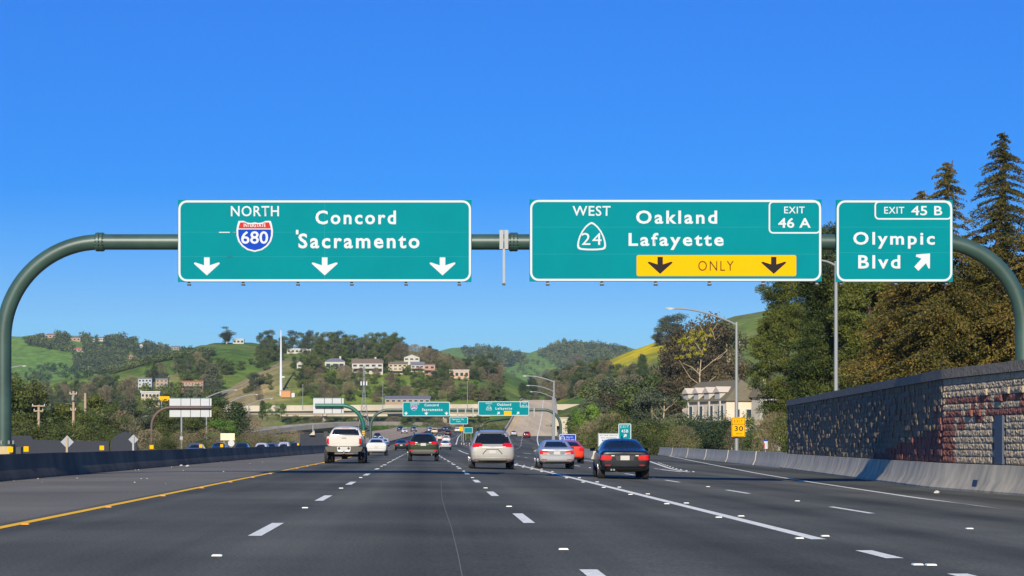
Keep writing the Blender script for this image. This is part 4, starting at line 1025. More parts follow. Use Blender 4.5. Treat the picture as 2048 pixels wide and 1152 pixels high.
# ------------------------------------------------------------------ houses
M_GLASS = mat("dark_window_glass", lin(34, 44, 56), .08, spec=.8)
M_TRIM = mat("white_trim", lin(186, 184, 176), .6)
def wallm(n, *c): return mat(n, lin(*c), .85, noise=.25, scale=.4)
W_ = dict(white=wallm("white_stucco", 182, 176, 164), cream=wallm("cream_stucco", 184, 168, 138), tan=wallm("tan_stucco", 160, 134, 110), grey=wallm("grey_siding", 168, 172, 174), orange=wallm("orange_stucco_wall", 150, 110, 86), rose=wallm("rose_stucco", 176, 128, 112))
def roofm(n, *c): return mat(n, lin(*c), .85, noise=.5, scale=1.5, bump=.4, bscale=4)
R_ = dict(grey=roofm("grey_roof", 112, 112, 118), brown=roofm("brown_roof", 122, 104, 86), tile=roofm("clay_tile_roof", 178, 96, 62), white=roofm("white_flat_roof", 206, 206, 204), olive=roofm("olive_shingle_roof", 112, 102, 76))
def house(label, cx, Y, zb, w, h, d, wm, rm, roof="gable", rz=0.0, storeys=2, cols=3, rh=None, chim=False, deckc=None, name="house"):
    """w wide towards us, h to the eaves, d deep; local -y faces the road."""
    t = thing(name, label, "house" if name == "house" else "building", (cx, Y, zb), rz)
    rh = rh if rh is not None else w * .16
    MB().box(-w / 2, w / 2, 0, d, -1.5, h).build("wall", wm, t)
    e = .35
    if roof == "gable":      # ridge along x
        mb = MB().prism_x([(-e, h - .05), (d / 2, h + rh), (d + e, h - .05), (d + e, h + .12), (d / 2, h + rh + .2), (-e, h + .12)], -w / 2 - e, w / 2 + e)
        for s_ in (-1, 1): MB().prism_x([(0, h + .003), (d / 2, h + rh - .05), (d, h + .003)], s_ * (w / 2 - .12), s_ * w / 2).build("gable", wm, t)
    elif roof == "front":    # gable towards us
        mb = MB().prism([(-w / 2 - e, h - .05), (0, h + rh), (w / 2 + e, h - .05), (w / 2 + e, h + .12), (0, h + rh + .2), (-w / 2 - e, h + .12)], -e, d + e)
        MB().prism([(-w / 2, h + .003), (0, h + rh - .05), (w / 2, h + .003)], 0, .15).build("gable", wm, t)
    elif roof == "hip":
        r = min(w, d) / 2; q = w / 2 + e
        v = [(-q, -e, h), (q, -e, h), (q, d + e, h), (-q, d + e, h), (-w / 2 + r * .9, d / 2, h + rh), (w / 2 - r * .9, d / 2, h + rh)]
        mb = MB().add(v, [(0, 1, 5, 4), (1, 2, 5), (2, 3, 4, 5), (3, 0, 4), (3, 2, 1, 0)])
    else:
        mb = MB().box(-w / 2 - .25, w / 2 + .25, -.3, d + .25, h + .002, h + .4)
    ro = mb.build("roof", rm, t)
    if chim: MB().box(w * .25 - .5, w * .25 + .5, d * .55, d * .55 + 1, h + rh * .3, h + rh + 1.2).build("chimney", wm, ro)
    sh = h / storeys
    for k in range(storeys):
        for c in range(cols):
            x = -w / 2 + w * (c + .5) / cols; z = k * sh + sh * .38; ww, wh = min(w / cols * .3, 1.1), sh * .22
            fr = MB().box(x - ww - .1, x + ww + .1, -.07, -.002, z - wh - .1 + sh * .12, z + wh + .1 + sh * .12).build("window", M_TRIM, t)
            MB().box(x - ww, x + ww, -.1, -.071, z - wh + sh * .12, z + wh + sh * .12).build("pane", M_GLASS, fr)
    if deckc:
        MB().box(-w * .45, w * .45, -2.4, -.11, sh - .3, sh - .05).build("balcony", deckc, t)
        mb = MB()
        for k in range(9): mb.box(-w * .45 + w * .9 * k / 8 - .05, -w * .45 + w * .9 * k / 8 + .05, -2.4, -2.3, sh - .05, sh + .85)
        mb.box(-w * .45, w * .45, -2.42, -2.28, sh + .85, sh + .95); mb.build("railing_slat", deckc, t)
    return t
def hill_house(label, px0, px1, ytop, ybase, wm, rm, roof, y=None, **kw):
    cx, Y, z = hit((px0 + px1) / 2, ybase) if y is None else (PX((px0 + px1) / 2, y), y, PZ(ybase, y))
    if Y > 4000: cx, Y, z = PX((px0 + px1) / 2, 1250), 1250, PZ(ybase, 1250)
    k = Y / F; w = (px1 - px0) * k; tot = (ybase - ytop) * k
    rh = kw.pop("rh", .3) * tot
    return house(label, cx, Y - 1, z, w, tot - rh, kw.pop("d", w * .6), wm, rm, roof, rh=rh, **kw)
hill_house("two-storey white hillside house with a wide roof and long balcony below the tall oaks", 704, 766, 719, 748, W_["white"], R_["brown"], "gable", storeys=2, cols=5, deckc=W_["white"], chim=True)
hill_house("white house with a blue-grey roof, half behind a green shrub on the middle hill", 650, 690, 719, 741, W_["white"], R_["grey"], "hip", storeys=1, cols=3, chim=True)
hill_house("tall cream three-level hillside house beside the dark cypress", 777, 814, 724, 748, W_["cream"], R_["brown"], "gable", storeys=3, cols=4, rh=.18, deckc=W_["cream"])
hill_house("white gable-fronted house set highest behind the cream house", 808, 839, 711, 731, W_["white"], R_["grey"], "front", storeys=2, cols=3)
hill_house("narrow white house with dark roof and orange deck", 822, 848, 724, 744, W_["white"], R_["grey"], "gable", storeys=2, cols=3, deckc=W_["orange"])
hill_house("small house with orange timber decks at the end of the hillside row", 848, 870, 729, 752, W_["rose"], R_["brown"], "flat", storeys=2, cols=2, deckc=W_["orange"], rh=.08)
hill_house("low pale peach house under a round dark oak, apart from the row", 899, 938, 740, 757, mat("peach_stucco", lin(186, 152, 124), .85), R_["white"], "flat", storeys=1, cols=4, rh=.1)
hill_house("long low white house on the grassy knoll beside a palm", 574, 622, 697, 707, W_["white"], R_["white"], "flat", storeys=1, cols=6, rh=.2)
hill_house("small white house on the bare hilltop beside a tall eucalyptus", 466, 488, 677, 688, W_["white"], R_["white"], "flat", storeys=1, cols=3, rh=.2)
hill_house("little white house almost hidden in dark trees on the dry slope", 594, 606, 724, 738, W_["white"], R_["grey"], "front", storeys=1, cols=1)
hill_house("orange-tiled house showing between the crest oaks", 718, 736, 712, 720, W_["rose"], R_["tile"], "gable", storeys=1, cols=2)
hill_house("grey three-storey apartment block with white balconies in the left valley", 277, 304, 756, 781, W_["grey"], R_["grey"], "flat", y=900, storeys=3, cols=4, rh=.06, name="apartment_building", deckc=W_["white"])
hill_house("flat-roofed tan apartment wing right of the grey block", 312, 336, 757, 778, W_["tan"], R_["grey"], "flat", y=905, storeys=3, cols=3, rh=.08, name="apartment_building")
hill_house("long terracotta apartment block with pale balconies among trees", 364, 407, 762, 779, W_["orange"], R_["tile"], "flat", y=930, storeys=2, cols=7, rh=.1, name="apartment_building", deckc=W_["cream"])
hill_house("square cream office building above the wide sign back", 283, 320, 784, 808, W_["cream"], R_["white"], "flat", y=700, storeys=2, cols=5, rh=.05, name="office_building")
t = thing("panel_sign", "plain bright yellow panel standing beside the cream office building", "sign", (PX(331, 690), 690, 12))
MB().box(PX(319, 690), PX(339, 690), 690, 690.3, PZ(802, 690), PZ(792.5, 690)).build("panel", M_SYEL, t, world=True)
MB().box(PX(322, 690), PX(324, 690), 690.31, 690.5, 0, PZ(794, 690)).box(PX(335, 690), PX(337, 690), 690.31, 690.5, 0, PZ(794, 690)).build("post_frame", M_GALV, t, world=True)
hill_house("low building with a long grey roof behind the lattice tower's foot", 770, 860, 792, 806, W_["tan"], R_["grey"], "gable", y=960, storeys=1, cols=8, rh=.4, name="low_building", d=14)
far_h = (("rose house on the forested skyline beside the leaning oak", 90, 112, 667, 676, "rose", "brown", "hip"), ("long pale house on the forested skyline", 138, 161, 673, 682, "tan", "grey", "gable"),
         ("small white house high in the far wood", 181, 190, 676, 684, "white", "white", "flat"), ("twin-roofed white house lower in the far wood", 196, 209, 675, 683, "white", "grey", "gable"),
         ("red-roofed house in the middle of the far wood", 148, 168, 696, 704, "rose", "tile", "hip"), ("orange house alone in the darkest part of the far wood", 256, 267, 710, 719, "orange", "tile", "front"),
         ("white gable showing on the descending far ridge", 277, 288, 688, 696, "white", "grey", "front"), ("pale cottage at the low end of the far ridge", 342, 358, 692, 700, "tan", "grey", "gable"))
for lab, a, b_, c, d_, wm, rm, ro in far_h:
    hill_house(lab, a, b_, c, d_, W_[wm], R_[rm], ro, storeys=1, cols=3)
# the big building on the right: long gabled wing with dormers, hipped near end and a glazed wing
BX, BY = 64.7, 401.6
t = thing("lodge_building", "large white building with olive shingle roof and four dormers behind the shrubs", "building", (BX, BY, -.9), R(19))
hE, hR = 10.2, 14.6
W_["lodge"] = wallm("lodge_stucco", 214, 198, 172)
MB().box(-5, 5, 0, 24, -1, hE).build("wall", W_["lodge"], t)
mb = MB().add([(-5.5, -.5, hE), (5.5, -.5, hE), (5.5, 24.5, hE), (-5.5, 24.5, hE), (0, 3.2, hR), (0, 22, hR)], [(0, 1, 4), (1, 2, 5, 4), (2, 3, 5), (3, 0, 4, 5), (3, 2, 1, 0)])
ro = mb.build("roof", R_["olive"], t)
for k in range(4):
    y = 4.2 + k * 4.7
    d_ = MB().box(-4.9, -1.2, y - 1.1, y + 1.1, hE + .3, hE + 1.9).build("dormer", W_["white"], ro)
    d2 = MB(); d2.add([(-5.2, y - 1.5, hE + 1.8), (-5.2, y + 1.5, hE + 1.8), (-5.2, y, hE + 3.0), (-1.0, y - 1.5, hE + 1.8), (-1.0, y + 1.5, hE + 1.8), (-1.0, y, hE + 3.0)], [(0, 1, 2), (5, 4, 3), (0, 2, 5, 3), (2, 1, 4, 5), (1, 0, 3, 4)])
    obj("dormer_roof", d2.mesh("dormer_roof"), mat("pale_gable", lin(196, 180, 160), .8), ro)
for k in range(5):
    y = 2.2 + k * 4.6
    fr = MB().box(-5.12, -5.003, y - 1.2, y + 1.2, 6.6, 9.4).build("window", M_TRIM, t); MB().box(-5.16, -5.121, y - 1.05, y + 1.05, 6.75, 9.25).build("pane", M_GLASS, fr)
MB().box(-6.6, -5.17, -.3, 24, 6.0, 6.35).build("balcony", W_["white"], t)
for k in range(6): MB().box(-6.6, -6.3, k * 4.7 - .15, k * 4.7 + .15, 6.351, hE - .01).build("balcony_post", W_["white"], t)
for x in (-2.6, 0):
    fr = MB().box(x - .6, x + .6, -.1, -.003, 6.9, 8.6).build("window", M_TRIM, t); MB().box(x - .48, x + .48, -.14, -.101, 7.02, 8.48).build("pane", M_GLASS, fr)
wg = MB().box(.4, 9.5, -4, -.51, -1, 10.9).box(5.003, 9.5, -.508, 6, -1, 10.9).build("glazed_wing", W_["white"], t)
mb = MB().add([(-.1, -4.6, 10.902), (10.1, -4.6, 10.902), (10.1, 3, 10.902), (-.1, 3, 10.902), (1.5, 0, 12.7), (9, 0, 12.7)], [(0, 1, 5, 4), (1, 2, 5), (2, 3, 4, 5), (3, 0, 4), (3, 2, 1, 0)]); mb.build("wing_roof", R_["olive"], t)
MB().box(3.6, 4.4, 1.0, 2.0, 11, 15.0).build("chimney", W_["white"], ro)
for z0, z1 in ((6.4, 8.2), (8.7, 10.3)):
    for k in range(4):
        x = 1.6 + k * 2.1
        fr = MB().box(x - .75, x + .75, -4.12, -4.003, z0, z1).build("window", M_TRIM, t); MB().box(x - .62, x - .04, -4.16, -4.121, z0 + .12, z1 - .12).box(x + .04, x + .62, -4.16, -4.121, z0 + .12, z1 - .12).build("pane", M_GLASS, fr)
MB().box(-6, 9.6, -5.2, -4.17, 5.2, 6.2).build("terrace", W_["cream"], t)
# ------------------------------------------------------------------ vehicles
M_TYRE = mat("tyre_rubber", lin(34, 34, 36), .85)
M_RIM = mat("alloy_rim", lin(150, 152, 156), .35, metal=.7)
M_CARGLASS = mat("tinted_car_glass", lin(20, 25, 30), .08, spec=.35)
M_BLKPL = mat("black_plastic", lin(30, 31, 33), .55)
M_TAIL = mat("red_lamp_lens", lin(186, 16, 14), .15, coat=.6)
M_TAILC = mat("clear_lamp_lens", lin(222, 206, 200), .12, coat=.6)
M_HEAD = mat("headlamp_lens", lin(226, 230, 234), .08, spec=.9)
M_PLATE = mat("licence_plate_white", lin(176, 172, 164), .5)
M_CHROME = mat("chrome", lin(200, 202, 206), .15, metal=.9)
def paint(name, *c, metal=.25, rough=.32): return mat(name, lin(*c), rough, metal=metal, coat=.45, spec=.4)

def ringpts(s):
    y, zb, zm, zt, wb, wm, wt = s
    dz = zt - zm; sh = wm - .03
    hp = [(0, zb), (wb * .75, zb), (wb, zb + .12 * (zm - zb)), (.5 * (wb + wm) + .02, zb + .5 * (zm - zb)), (wm, zm - .06), (sh, zm + min(.025, dz * .3)),
          (sh + (wt - sh) * .55, zm + dz * .5), (wt, zt - .16 * min(dz, .5)), (wt * .74, zt - .015), (0, zt)]
    return [Vector((x, y, z)) for x, z in hp]
def loft(stations, levels=2):
    """Closed body shell through the stations; smooth-shaded; returns the mesh."""
    V, Fc = [], []
    n = 10; m = 2 * n - 2
    for s in stations:
        h = ringpts(s)
        V += [tuple(p) for p in h] + [(-p.x, p.y, p.z) for p in h[-2:0:-1]]
    for i in range(len(stations) - 1):
        for k in range(m):
            k2 = (k + 1) % m; Fc.append((i * m + k, i * m + k2, (i + 1) * m + k2, (i + 1) * m + k))
    for base, rev in ((0, False), ((len(stations) - 1) * m, True)):
        for k in range(n - 1):
            a, b_ = k, k + 1; c, d = (m - k - 1) % m, (m - k) % m
            f = (base + a, base + b_, base + c, base + d)
            if k == 0: f = (base + 0, base + 1, base + m - 1)
            elif k == n - 2: f = (base + n - 2, base + n - 1, base + n)
            Fc.append(f if rev else f[::-1])
    me = bpy.data.meshes.new("shell"); me.from_pydata(V, [], Fc); me.update()
    bm = bmesh.new(); bm.from_mesh(me); bmesh.ops.recalc_face_normals(bm, faces=bm.faces); bm.to_mesh(me); bm.free()
    o = bpy.data.objects.new("shell", me); COL.objects.link(o)
    md = o.modifiers.new("s", 'SUBSURF'); md.levels = levels; md.render_levels = levels
    out = bpy.data.meshes.new_from_object(o.evaluated_get(bpy.context.evaluated_depsgraph_get()))
    bpy.data.objects.remove(o); bpy.data.meshes.remove(me)
    out.polygons.foreach_set("use_smooth", [True] * len(out.polygons))
    return out
class Body:
    def __init__(s, stations, levels=2):
        s.me = loft(stations, levels)
        vs = [v.co.copy() for v in s.me.vertices]
        s.bvh = BVHTree.FromPolygons(vs, [tuple(p.vertices) for p in s.me.polygons])
        s.y0 = min(v.y for v in vs); s.y1 = max(v.y for v in vs)
    def patch(s, name, rows, m, parent, face="rear", nu=10, nv=6, off=.008, thick=.03):
        """A raised panel that follows the body: rows of (z, a, b) from low to high; a, b are x (rear, front) or y (side)."""
        out = {"rear": (Vector((0, -1, 0))), "front": Vector((0, 1, 0)), "right": Vector((1, 0, 0)), "left": Vector((-1, 0, 0))}[face]
        zs = [r[0] for r in rows]; G = []
        last = None
        for i in range(nv + 1):
            z = zs[0] + (zs[-1] - zs[0]) * i / nv
            a = np.interp(z, zs, [r[1] for r in rows]); b_ = np.interp(z, zs, [r[2] for r in rows]); row = []
            for k in range(nu + 1):
                u = a + (b_ - a) * k / nu
                org = (Vector((u, 0, z)) + out * 10) if face in ("rear", "front") else (Vector((0, u, z)) + out * 10)
                hit_, nrm, _, dist = s.bvh.ray_cast(org, -out)
                if hit_ is None:
                    hit_ = Vector(last) if last is not None else org - out * 9.2
                    if face in ("rear", "front"): hit_ = Vector((u, hit_.y, z))
                    else: hit_ = Vector((hit_.x, u, z))
                last = hit_; row.append(hit_)
            G.append(row)
        mb = MB(); w = nu + 1
        fr = [p + out * off for r in G for p in r]; bk = [p - out * thick for r in G for p in r]
        fs = [(i * w + k, i * w + k + 1, (i + 1) * w + k + 1, (i + 1) * w + k) for i in range(nv) for k in range(nu)]
        mb.add(fr, fs)
        ed = [(k, k + 1) for k in range(nu)] + [(nv * w + k + 1, nv * w + k) for k in range(nu)] + [((i + 1) * w, i * w) for i in range(nv)] + [(i * w + nu, (i + 1) * w + nu) for i in range(nv)]
        nf = len(fr); mb.v += [tuple(p) for p in bk]
        for a, b_ in ed: mb.f.append((a, b_, b_ + nf, a + nf))
        return mb.build(name, m, parent, 40)
    def pair(s, name, rows, m, parent, face="rear", **kw):
        o = [s.patch(name, rows, m, parent, face, **kw)]
        if face in ("rear", "front"): o.append(s.patch(name, [(z, -b_, -a) for z, a, b_ in rows], m, parent, face, **kw))
        else: o.append(s.patch(name, rows, m, parent, "left" if face == "right" else "right", **kw))
        return o
WHL = {}
def wheel(parent, x, y, r, w, side):
    key = (round(r, 2), round(w, 2), side)
    if key not in WHL:
        o = side
        prof = [(-w / 2, r * .66), (-w / 2, r * .92), (-w / 2 + .03, r * .985), (-w * .2, r), (w * .2, r), (w / 2 - .03, r * .985), (w / 2, r * .92), (w / 2, r * .66)]
        ty = MB().lathe_x(prof, 24).mesh("tyre", 35)
        ty.materials.append(M_TYRE)
        mb = MB().lathe_x([(o * w * .3, r * .67), (o * w * .51, r * .66), (o * w * .50, r * .58), (o * w * .34, r * .54), (o * w * .36, r * .15), (o * w * .42, r * .13), (o * w * .42, .01)], 24)
        for k in range(5):
            a = 2 * math.pi * k / 5; c = Vector((o * w * .42, math.cos(a) * r * .15, math.sin(a) * r * .15)); d = Vector((o * w * .44, math.cos(a) * r * .6, math.sin(a) * r * .6))
            mb.beam(c, d, r * .2, .03)
        rm = mb.mesh("rim", 35); rm.materials.append(M_RIM)
        WHL[key] = (ty, rm)
    ty, rm = WHL[key]
    t = obj("wheel", ty, None, parent, (x, y, r)); obj("rim", rm, None, t)
    return t
def mirrors(t, m, x, y, z, w=.17, h=.12):
    m = M_BLKPL
    for s_ in (-1, 1):
        v = [(-.5, -.5), (.5, -.42), (.5, .42), (-.5, .5)]
        mb = MB().prism([(x * s_ + s_ * a * w, z + b_ * h) for a, b_ in v], y - .07, y + .06)
        mb.beam((x * s_ - s_ * w * .9, y, z - h * .3), (x * s_ - s_ * w * .3, y, z - h * .2), .06, .04)
        mb.build("wing_mirror", m, t)
def plate(t, x, y, z, body="7KTR482", m=None):
    p = MB().box(x - .155, x + .155, y - .012, y + .01, z - .078, z + .078).build("licence_plate", M_PLATE, t)
    return p
def arches(B, t, ys, r, w):
    for y in ys:
        rows = [(r * 2.04 - dz, 0, 0) for dz in ()]
        zs = np.linspace(.30, r * 2.08, 6)
        rr = [(z, y - math.sqrt(max(1e-4, (r * 1.14) ** 2 - (z - r) ** 2)), y + math.sqrt(max(1e-4, (r * 1.14) ** 2 - (z - r) ** 2))) for z in zs]
        B.pair("wheel_arch", rr, M_BLKPL, t, "right", nu=6, nv=6, off=.003, thick=.05)

# station: y, bottom, belt, top, half widths at bottom, belt and top; y = 0 is the tail
ST = {
 "sedan": [(.0, .44, .76, .92, .72, .80, .72), (.04, .34, .82, .98, .81, .855, .75), (.16, .27, .88, 1.02, .835, .875, .76), (.50, .25, .90, 1.04, .84, .875, .72), (.78, .24, .91, 1.07, .84, .875, .66), (1.05, .24, .92, 1.22, .84, .875, .63), (1.45, .23, .92, 1.385, .84, .875, .60), (2.1, .22, .92, 1.43, .84, .875, .61), (2.75, .22, .91, 1.40, .84, .875, .61), (3.15, .22, .90, 1.22, .84, .875, .60), (3.5, .23, .88, 1.01, .84, .87, .68), (4.0, .24, .80, .92, .82, .86, .68), (4.40, .26, .70, .80, .76, .80, .62), (4.52, .36, .62, .70, .66, .70, .55)],
 "suv": [(.0, .58, .86, 1.02, .70, .80, .74), (.06, .44, .92, 1.10, .82, .88, .76), (.16, .36, 1.0, 1.20, .86, .915, .74), (.30, .33, 1.02, 1.44, .87, .925, .66), (.42, .32, 1.03, 1.60, .88, .925, .63), (.75, .30, 1.03, 1.65, .88, .925, .63), (1.6, .30, 1.02, 1.69, .88, .925, .64), (2.5, .30, 1.0, 1.66, .88, .925, .64), (2.95, .30, .99, 1.42, .88, .925, .67), (3.35, .30, .97, 1.12, .88, .92, .72), (3.9, .32, .92, 1.04, .86, .91, .70), (4.4, .36, .80, .92, .80, .85, .64), (4.57, .46, .70, .80, .70, .74, .58)],
 "van": [(.0, .48, .84, 1.0, .76, .86, .82), (.06, .36, .90, 1.08, .90, .95, .84), (.16, .30, .98, 1.22, .94, .985, .82), (.28, .27, 1.0, 1.48, .95, .99, .74), (.40, .26, 1.0, 1.68, .95, .99, .71), (.8, .25, 1.0, 1.75, .95, .99, .71), (2.0, .24, .99, 1.79, .95, .99, .73), (3.0, .24, .97, 1.75, .95, .99, .73), (3.6, .24, .95, 1.45, .95, .99, .74), (4.15, .25, .92, 1.10, .94, .985, .76), (4.6, .27, .84, .98, .90, .95, .70), (4.95, .32, .72, .84, .82, .86, .62), (5.08, .42, .62, .74, .70, .74, .56)],
 "hatch": [(.0, .46, .84, 1.0, .66, .74, .66), (.06, .34, .90, 1.06, .78, .83, .68), (.2, .26, .94, 1.12, .82, .865, .68), (.55, .24, .95, 1.28, .84, .872, .62), (1.0, .23, .95, 1.41, .84, .872, .57), (1.8, .22, .94, 1.49, .84, .872, .56), (2.5, .22, .93, 1.46, .84, .872, .56), (3.1, .22, .91, 1.22, .84, .872, .60), (3.6, .23, .87, 1.0, .84, .87, .66), (4.1, .25, .78, .90, .81, .84, .62), (4.40, .28, .68, .78, .74, .78, .56), (4.48, .38, .60, .68, .62, .66, .5)],
}
def car(kind, name, label, px, Y, m, rz=0.0, z=None, x=None, sc=1.0, group=None, spec=None, front=False):
    B = Body(ST[kind], 2)
    if x is None: x = PX(px, Y)
    if z is None: z = zroad(x, Y)
    t = thing(name, label, {"sedan": "car", "suv": "suv", "van": "minivan", "hatch": "car"}[kind], (x, Y, z + .002), rz, group)
    t.scale = (sc, sc, sc)
    obj("body", B.me, m, t)
    return t, B
def common(t, B, m, kind, r, ww, xw, ya, yb, belt, mirz, miry, mirx):
    for s_ in (-1, 1):
        for y in (ya, yb): wheel(t, s_ * xw, y, r, ww, s_)
    arches(B, t, (ya, yb), r, ww)
    mirrors(t, m, mirx, miry, mirz)
    yr = {"sedan": (1.25, 3.2), "suv": (.65, 3.05), "van": (.75, 3.75), "hatch": (.85, 3.2)}[kind]
    zt = {"sedan": 1.33, "suv": 1.55, "van": 1.64, "hatch": 1.37}[kind]; zb = belt + .04
    y0, y1 = yr; ym = y0 + (y1 - y0) * .45
    B.pair("side_window", [(zb, y0 + .05, ym - .04), (zt, y0 + .38, ym - .04)], M_CARGLASS, t, "right", nu=8, nv=5)
    B.pair("side_window", [(zb, ym + .04, y1 - .02), (zt, ym + .04, y1 - .62)], M_CARGLASS, t, "right", nu=8, nv=5)
    B.patch("windscreen", {"sedan": [(1.0, -.62, .62), (1.37, -.48, .48)], "suv": [(1.12, -.70, .70), (1.57, -.56, .56)], "van": [(1.1, -.74, .74), (1.66, -.62, .62)], "hatch": [(.99, -.62, .62), (1.40, -.48, .48)]}[kind], M_CARGLASS, t, "front")
    hz = {"sedan": .66, "suv": .82, "van": .72, "hatch": .66}[kind]; hw = {"sedan": .70, "suv": .76, "van": .82, "hatch": .68}[kind]
    B.pair("headlight", [(hz - .07, hw - .34, hw), (hz + .07, hw - .28, hw)], M_HEAD, t, "front", nu=5, nv=3)
    B.patch("grille", [(hz - .10, -.34, .34), (hz + .04, -.34, .34)], M_BLKPL, t, "front", nu=5, nv=3)
    B.patch("front_bumper_grille", [(.34, -.5, .5), (.48, -.55, .55)], M_BLKPL, t, "front", nu=5, nv=3)
    p = plate(t, 0, B.y1 + .01, .52)

# --- navy sedan in the exit lane
P_NAVY = paint("dark_navy_paint", 13, 15, 22, metal=.0, rough=.3)
t, B = car("sedan", "sedan", "dark navy sedan with wide red tail lamps, alone in the exit lane", 1250, 71.0, P_NAVY, rz=R(-1.5), sc=1.03)
common(t, B, P_NAVY, "sedan", .325, .225, .765, .82, 3.62, .92, 1.02, 3.0, .95)
B.patch("rear_window", [(1.06, -.66, .66), (1.12, -.64, .64), (1.37, -.50, .50)], M_CARGLASS, t)
for o in B.pair("tail_light", [(.66, .50, .80), (.70, .46, .85), (.79, .44, .87), (.84, .60, .84)], M_TAIL, t, nu=8, nv=5, off=.014): pass
B.pair("reversing_light", [(.80, .36, .47), (.83, .36, .47)], M_TAILC, t, nu=3, nv=1, off=.017)
B.patch("plate_recess", [(.66, -.30, .30), (.82, -.34, .34)], M_BLKPL, t, nu=6, nv=3, off=.004); p = plate(t, 0, B.y0 - .012, .74)
B.patch("boot_lid_seam", [(.985, -.62, .62), (.998, -.62, .62)], M_BLKPL, t, nu=8, nv=1, off=.003)
B.patch("bumper_seam", [(.635, -.70, .70), (.645, -.70, .70)], M_BLKPL, t, nu=8, nv=1, off=.003)
B.patch("rear_diffuser", [(.29, -.58, .58), (.40, -.64, .64)], M_BLKPL, t, nu=8, nv=2, off=.01)
B.pair("reflector_strip", [(.47, .50, .68), (.50, .50, .68)], M_TAIL, t, nu=3, nv=1, off=.012)
for dx in (-.47, -.38): MB().tube([(dx, -.03, .33), (dx, .2, .33)], .036, 10).build("exhaust_pipe", M_CHROME, t, 40)
MB().tube([(0, .62, .985), (0, .64, 1.03)], .03, 8).build("badge", M_CHROME, t)
MB().prism_x([(1.35, 1.40), (1.55, 1.425), (1.58, 1.50)], -.02, .02).build("roof_antenna", P_NAVY, t)

# --- silver sedan
P_SILV = paint("silver_paint", 166, 167, 168, metal=.4, rough=.3)
t, B = car("sedan", "sedan", "silver sedan with dark red lamps between the minivan and the navy sedan", 1114, 96.5, P_SILV, sc=1.0)
common(t, B, P_SILV, "sedan", .315, .21, .76, .82, 3.55, .92, 1.0, 3.0, .95)
B.patch("rear_window", [(1.06, -.66, .66), (1.12, -.64, .64), (1.37, -.50, .50)], M_CARGLASS, t)
B.pair("tail_light", [(.71, .52, .80), (.76, .40, .84), (.86, .42, .85), (.90, .62, .82)], M_TAIL, t, nu=8, nv=5, off=.014)
B.pair("reversing_light", [(.75, .42, .66), (.775, .42, .66)], M_TAILC, t, nu=4, nv=1, off=.018)
B.patch("plate_recess", [(.69, -.34, .34), (.86, -.44, .44)], mat("recess_grey", lin(110, 112, 116), .5), t, nu=6, nv=3, off=.004); plate(t, 0, B.y0 - .012, .77)
B.patch("bumper_seam", [(.635, -.72, .72), (.645, -.72, .72)], M_BLKPL, t, nu=8, nv=1, off=.003)
B.patch("lower_valance", [(.28, -.70, .70), (.36, -.74, .74)], M_BLKPL, t, nu=8, nv=2, off=.01)
B.pair("reflector_strip", [(.43, .48, .74), (.47, .48, .76)], M_TAIL, t, nu=4, nv=1, off=.012)

# --- silver minivan
P_SILV2 = paint("warm_silver_paint", 168, 163, 155, metal=.4, rough=.32)
t, B = car("van", "minivan", "silver minivan with roof rails and bright red lamps in the middle of the road", 985, 89.5, P_SILV2)
common(t, B, P_SILV2, "van", .34, .23, .87, .95, 3.98, 1.0, 1.12, 3.55, 1.07)
B.patch("rear_window", [(1.13, -.80, .80), (1.25, -.78, .78), (1.60, -.64, .64)], M_CARGLASS, t)
B.pair("tail_light", [(.99, .50, .86), (1.03, .46, .93), (1.12, .44, .93), (1.17, .52, .86)], M_TAIL, t, nu=8, nv=5, off=.016)
B.pair("reversing_light", [(.985, .44, .60), (1.015, .44, .60)], M_TAILC, t, nu=3, nv=1, off=.02)
B.patch("plate_surround_trim", [(.66, -.44, .44), (.71, -.44, .44), (.90, -.26, .26)], M_BLKPL, t, nu=8, nv=5, off=.004)
B.patch("plate_recess", [(.655, -.41, .41), (.70, -.40, .40), (.87, -.24, .24)], P_SILV2, t, nu=8, nv=5, off=.009); plate(t, 0, B.y0 - .016, .78)
B.patch("bumper_seam", [(.585, -.84, .84), (.597, -.84, .84)], M_BLKPL, t, nu=8, nv=1, off=.003)
B.patch("bumper_seam", [(.47, -.80, .80), (.478, -.80, .80)], M_BLKPL, t, nu=8, nv=1, off=.003)
B.patch("lower_valance", [(.30, -.76, .76), (.40, -.82, .82)], M_BLKPL, t, nu=8, nv=2, off=.01)
B.pair("reflector_strip", [(.425, .60, .82), (.45, .60, .82)], M_TAIL, t, nu=3, nv=1, off=.014)
B.patch("spoiler", [(1.64, -.62, .62), (1.70, -.60, .60)], P_SILV2, t, nu=8, nv=2, off=.09, thick=.02)
for s_ in (-1, 1): MB().tube([(s_ * .58, .55, 1.735), (s_ * .60, .7, 1.80), (s_ * .61, 2.0, 1.83), (s_ * .60, 2.9, 1.80), (s_ * .58, 3.05, 1.745)], .028, 8).build("roof_rail", M_BLKPL, t, 40)
MB().beam((-.1, .34, 1.16), (.40, .33, 1.20), .02, .025).build("rear_wiper", M_BLKPL, t)

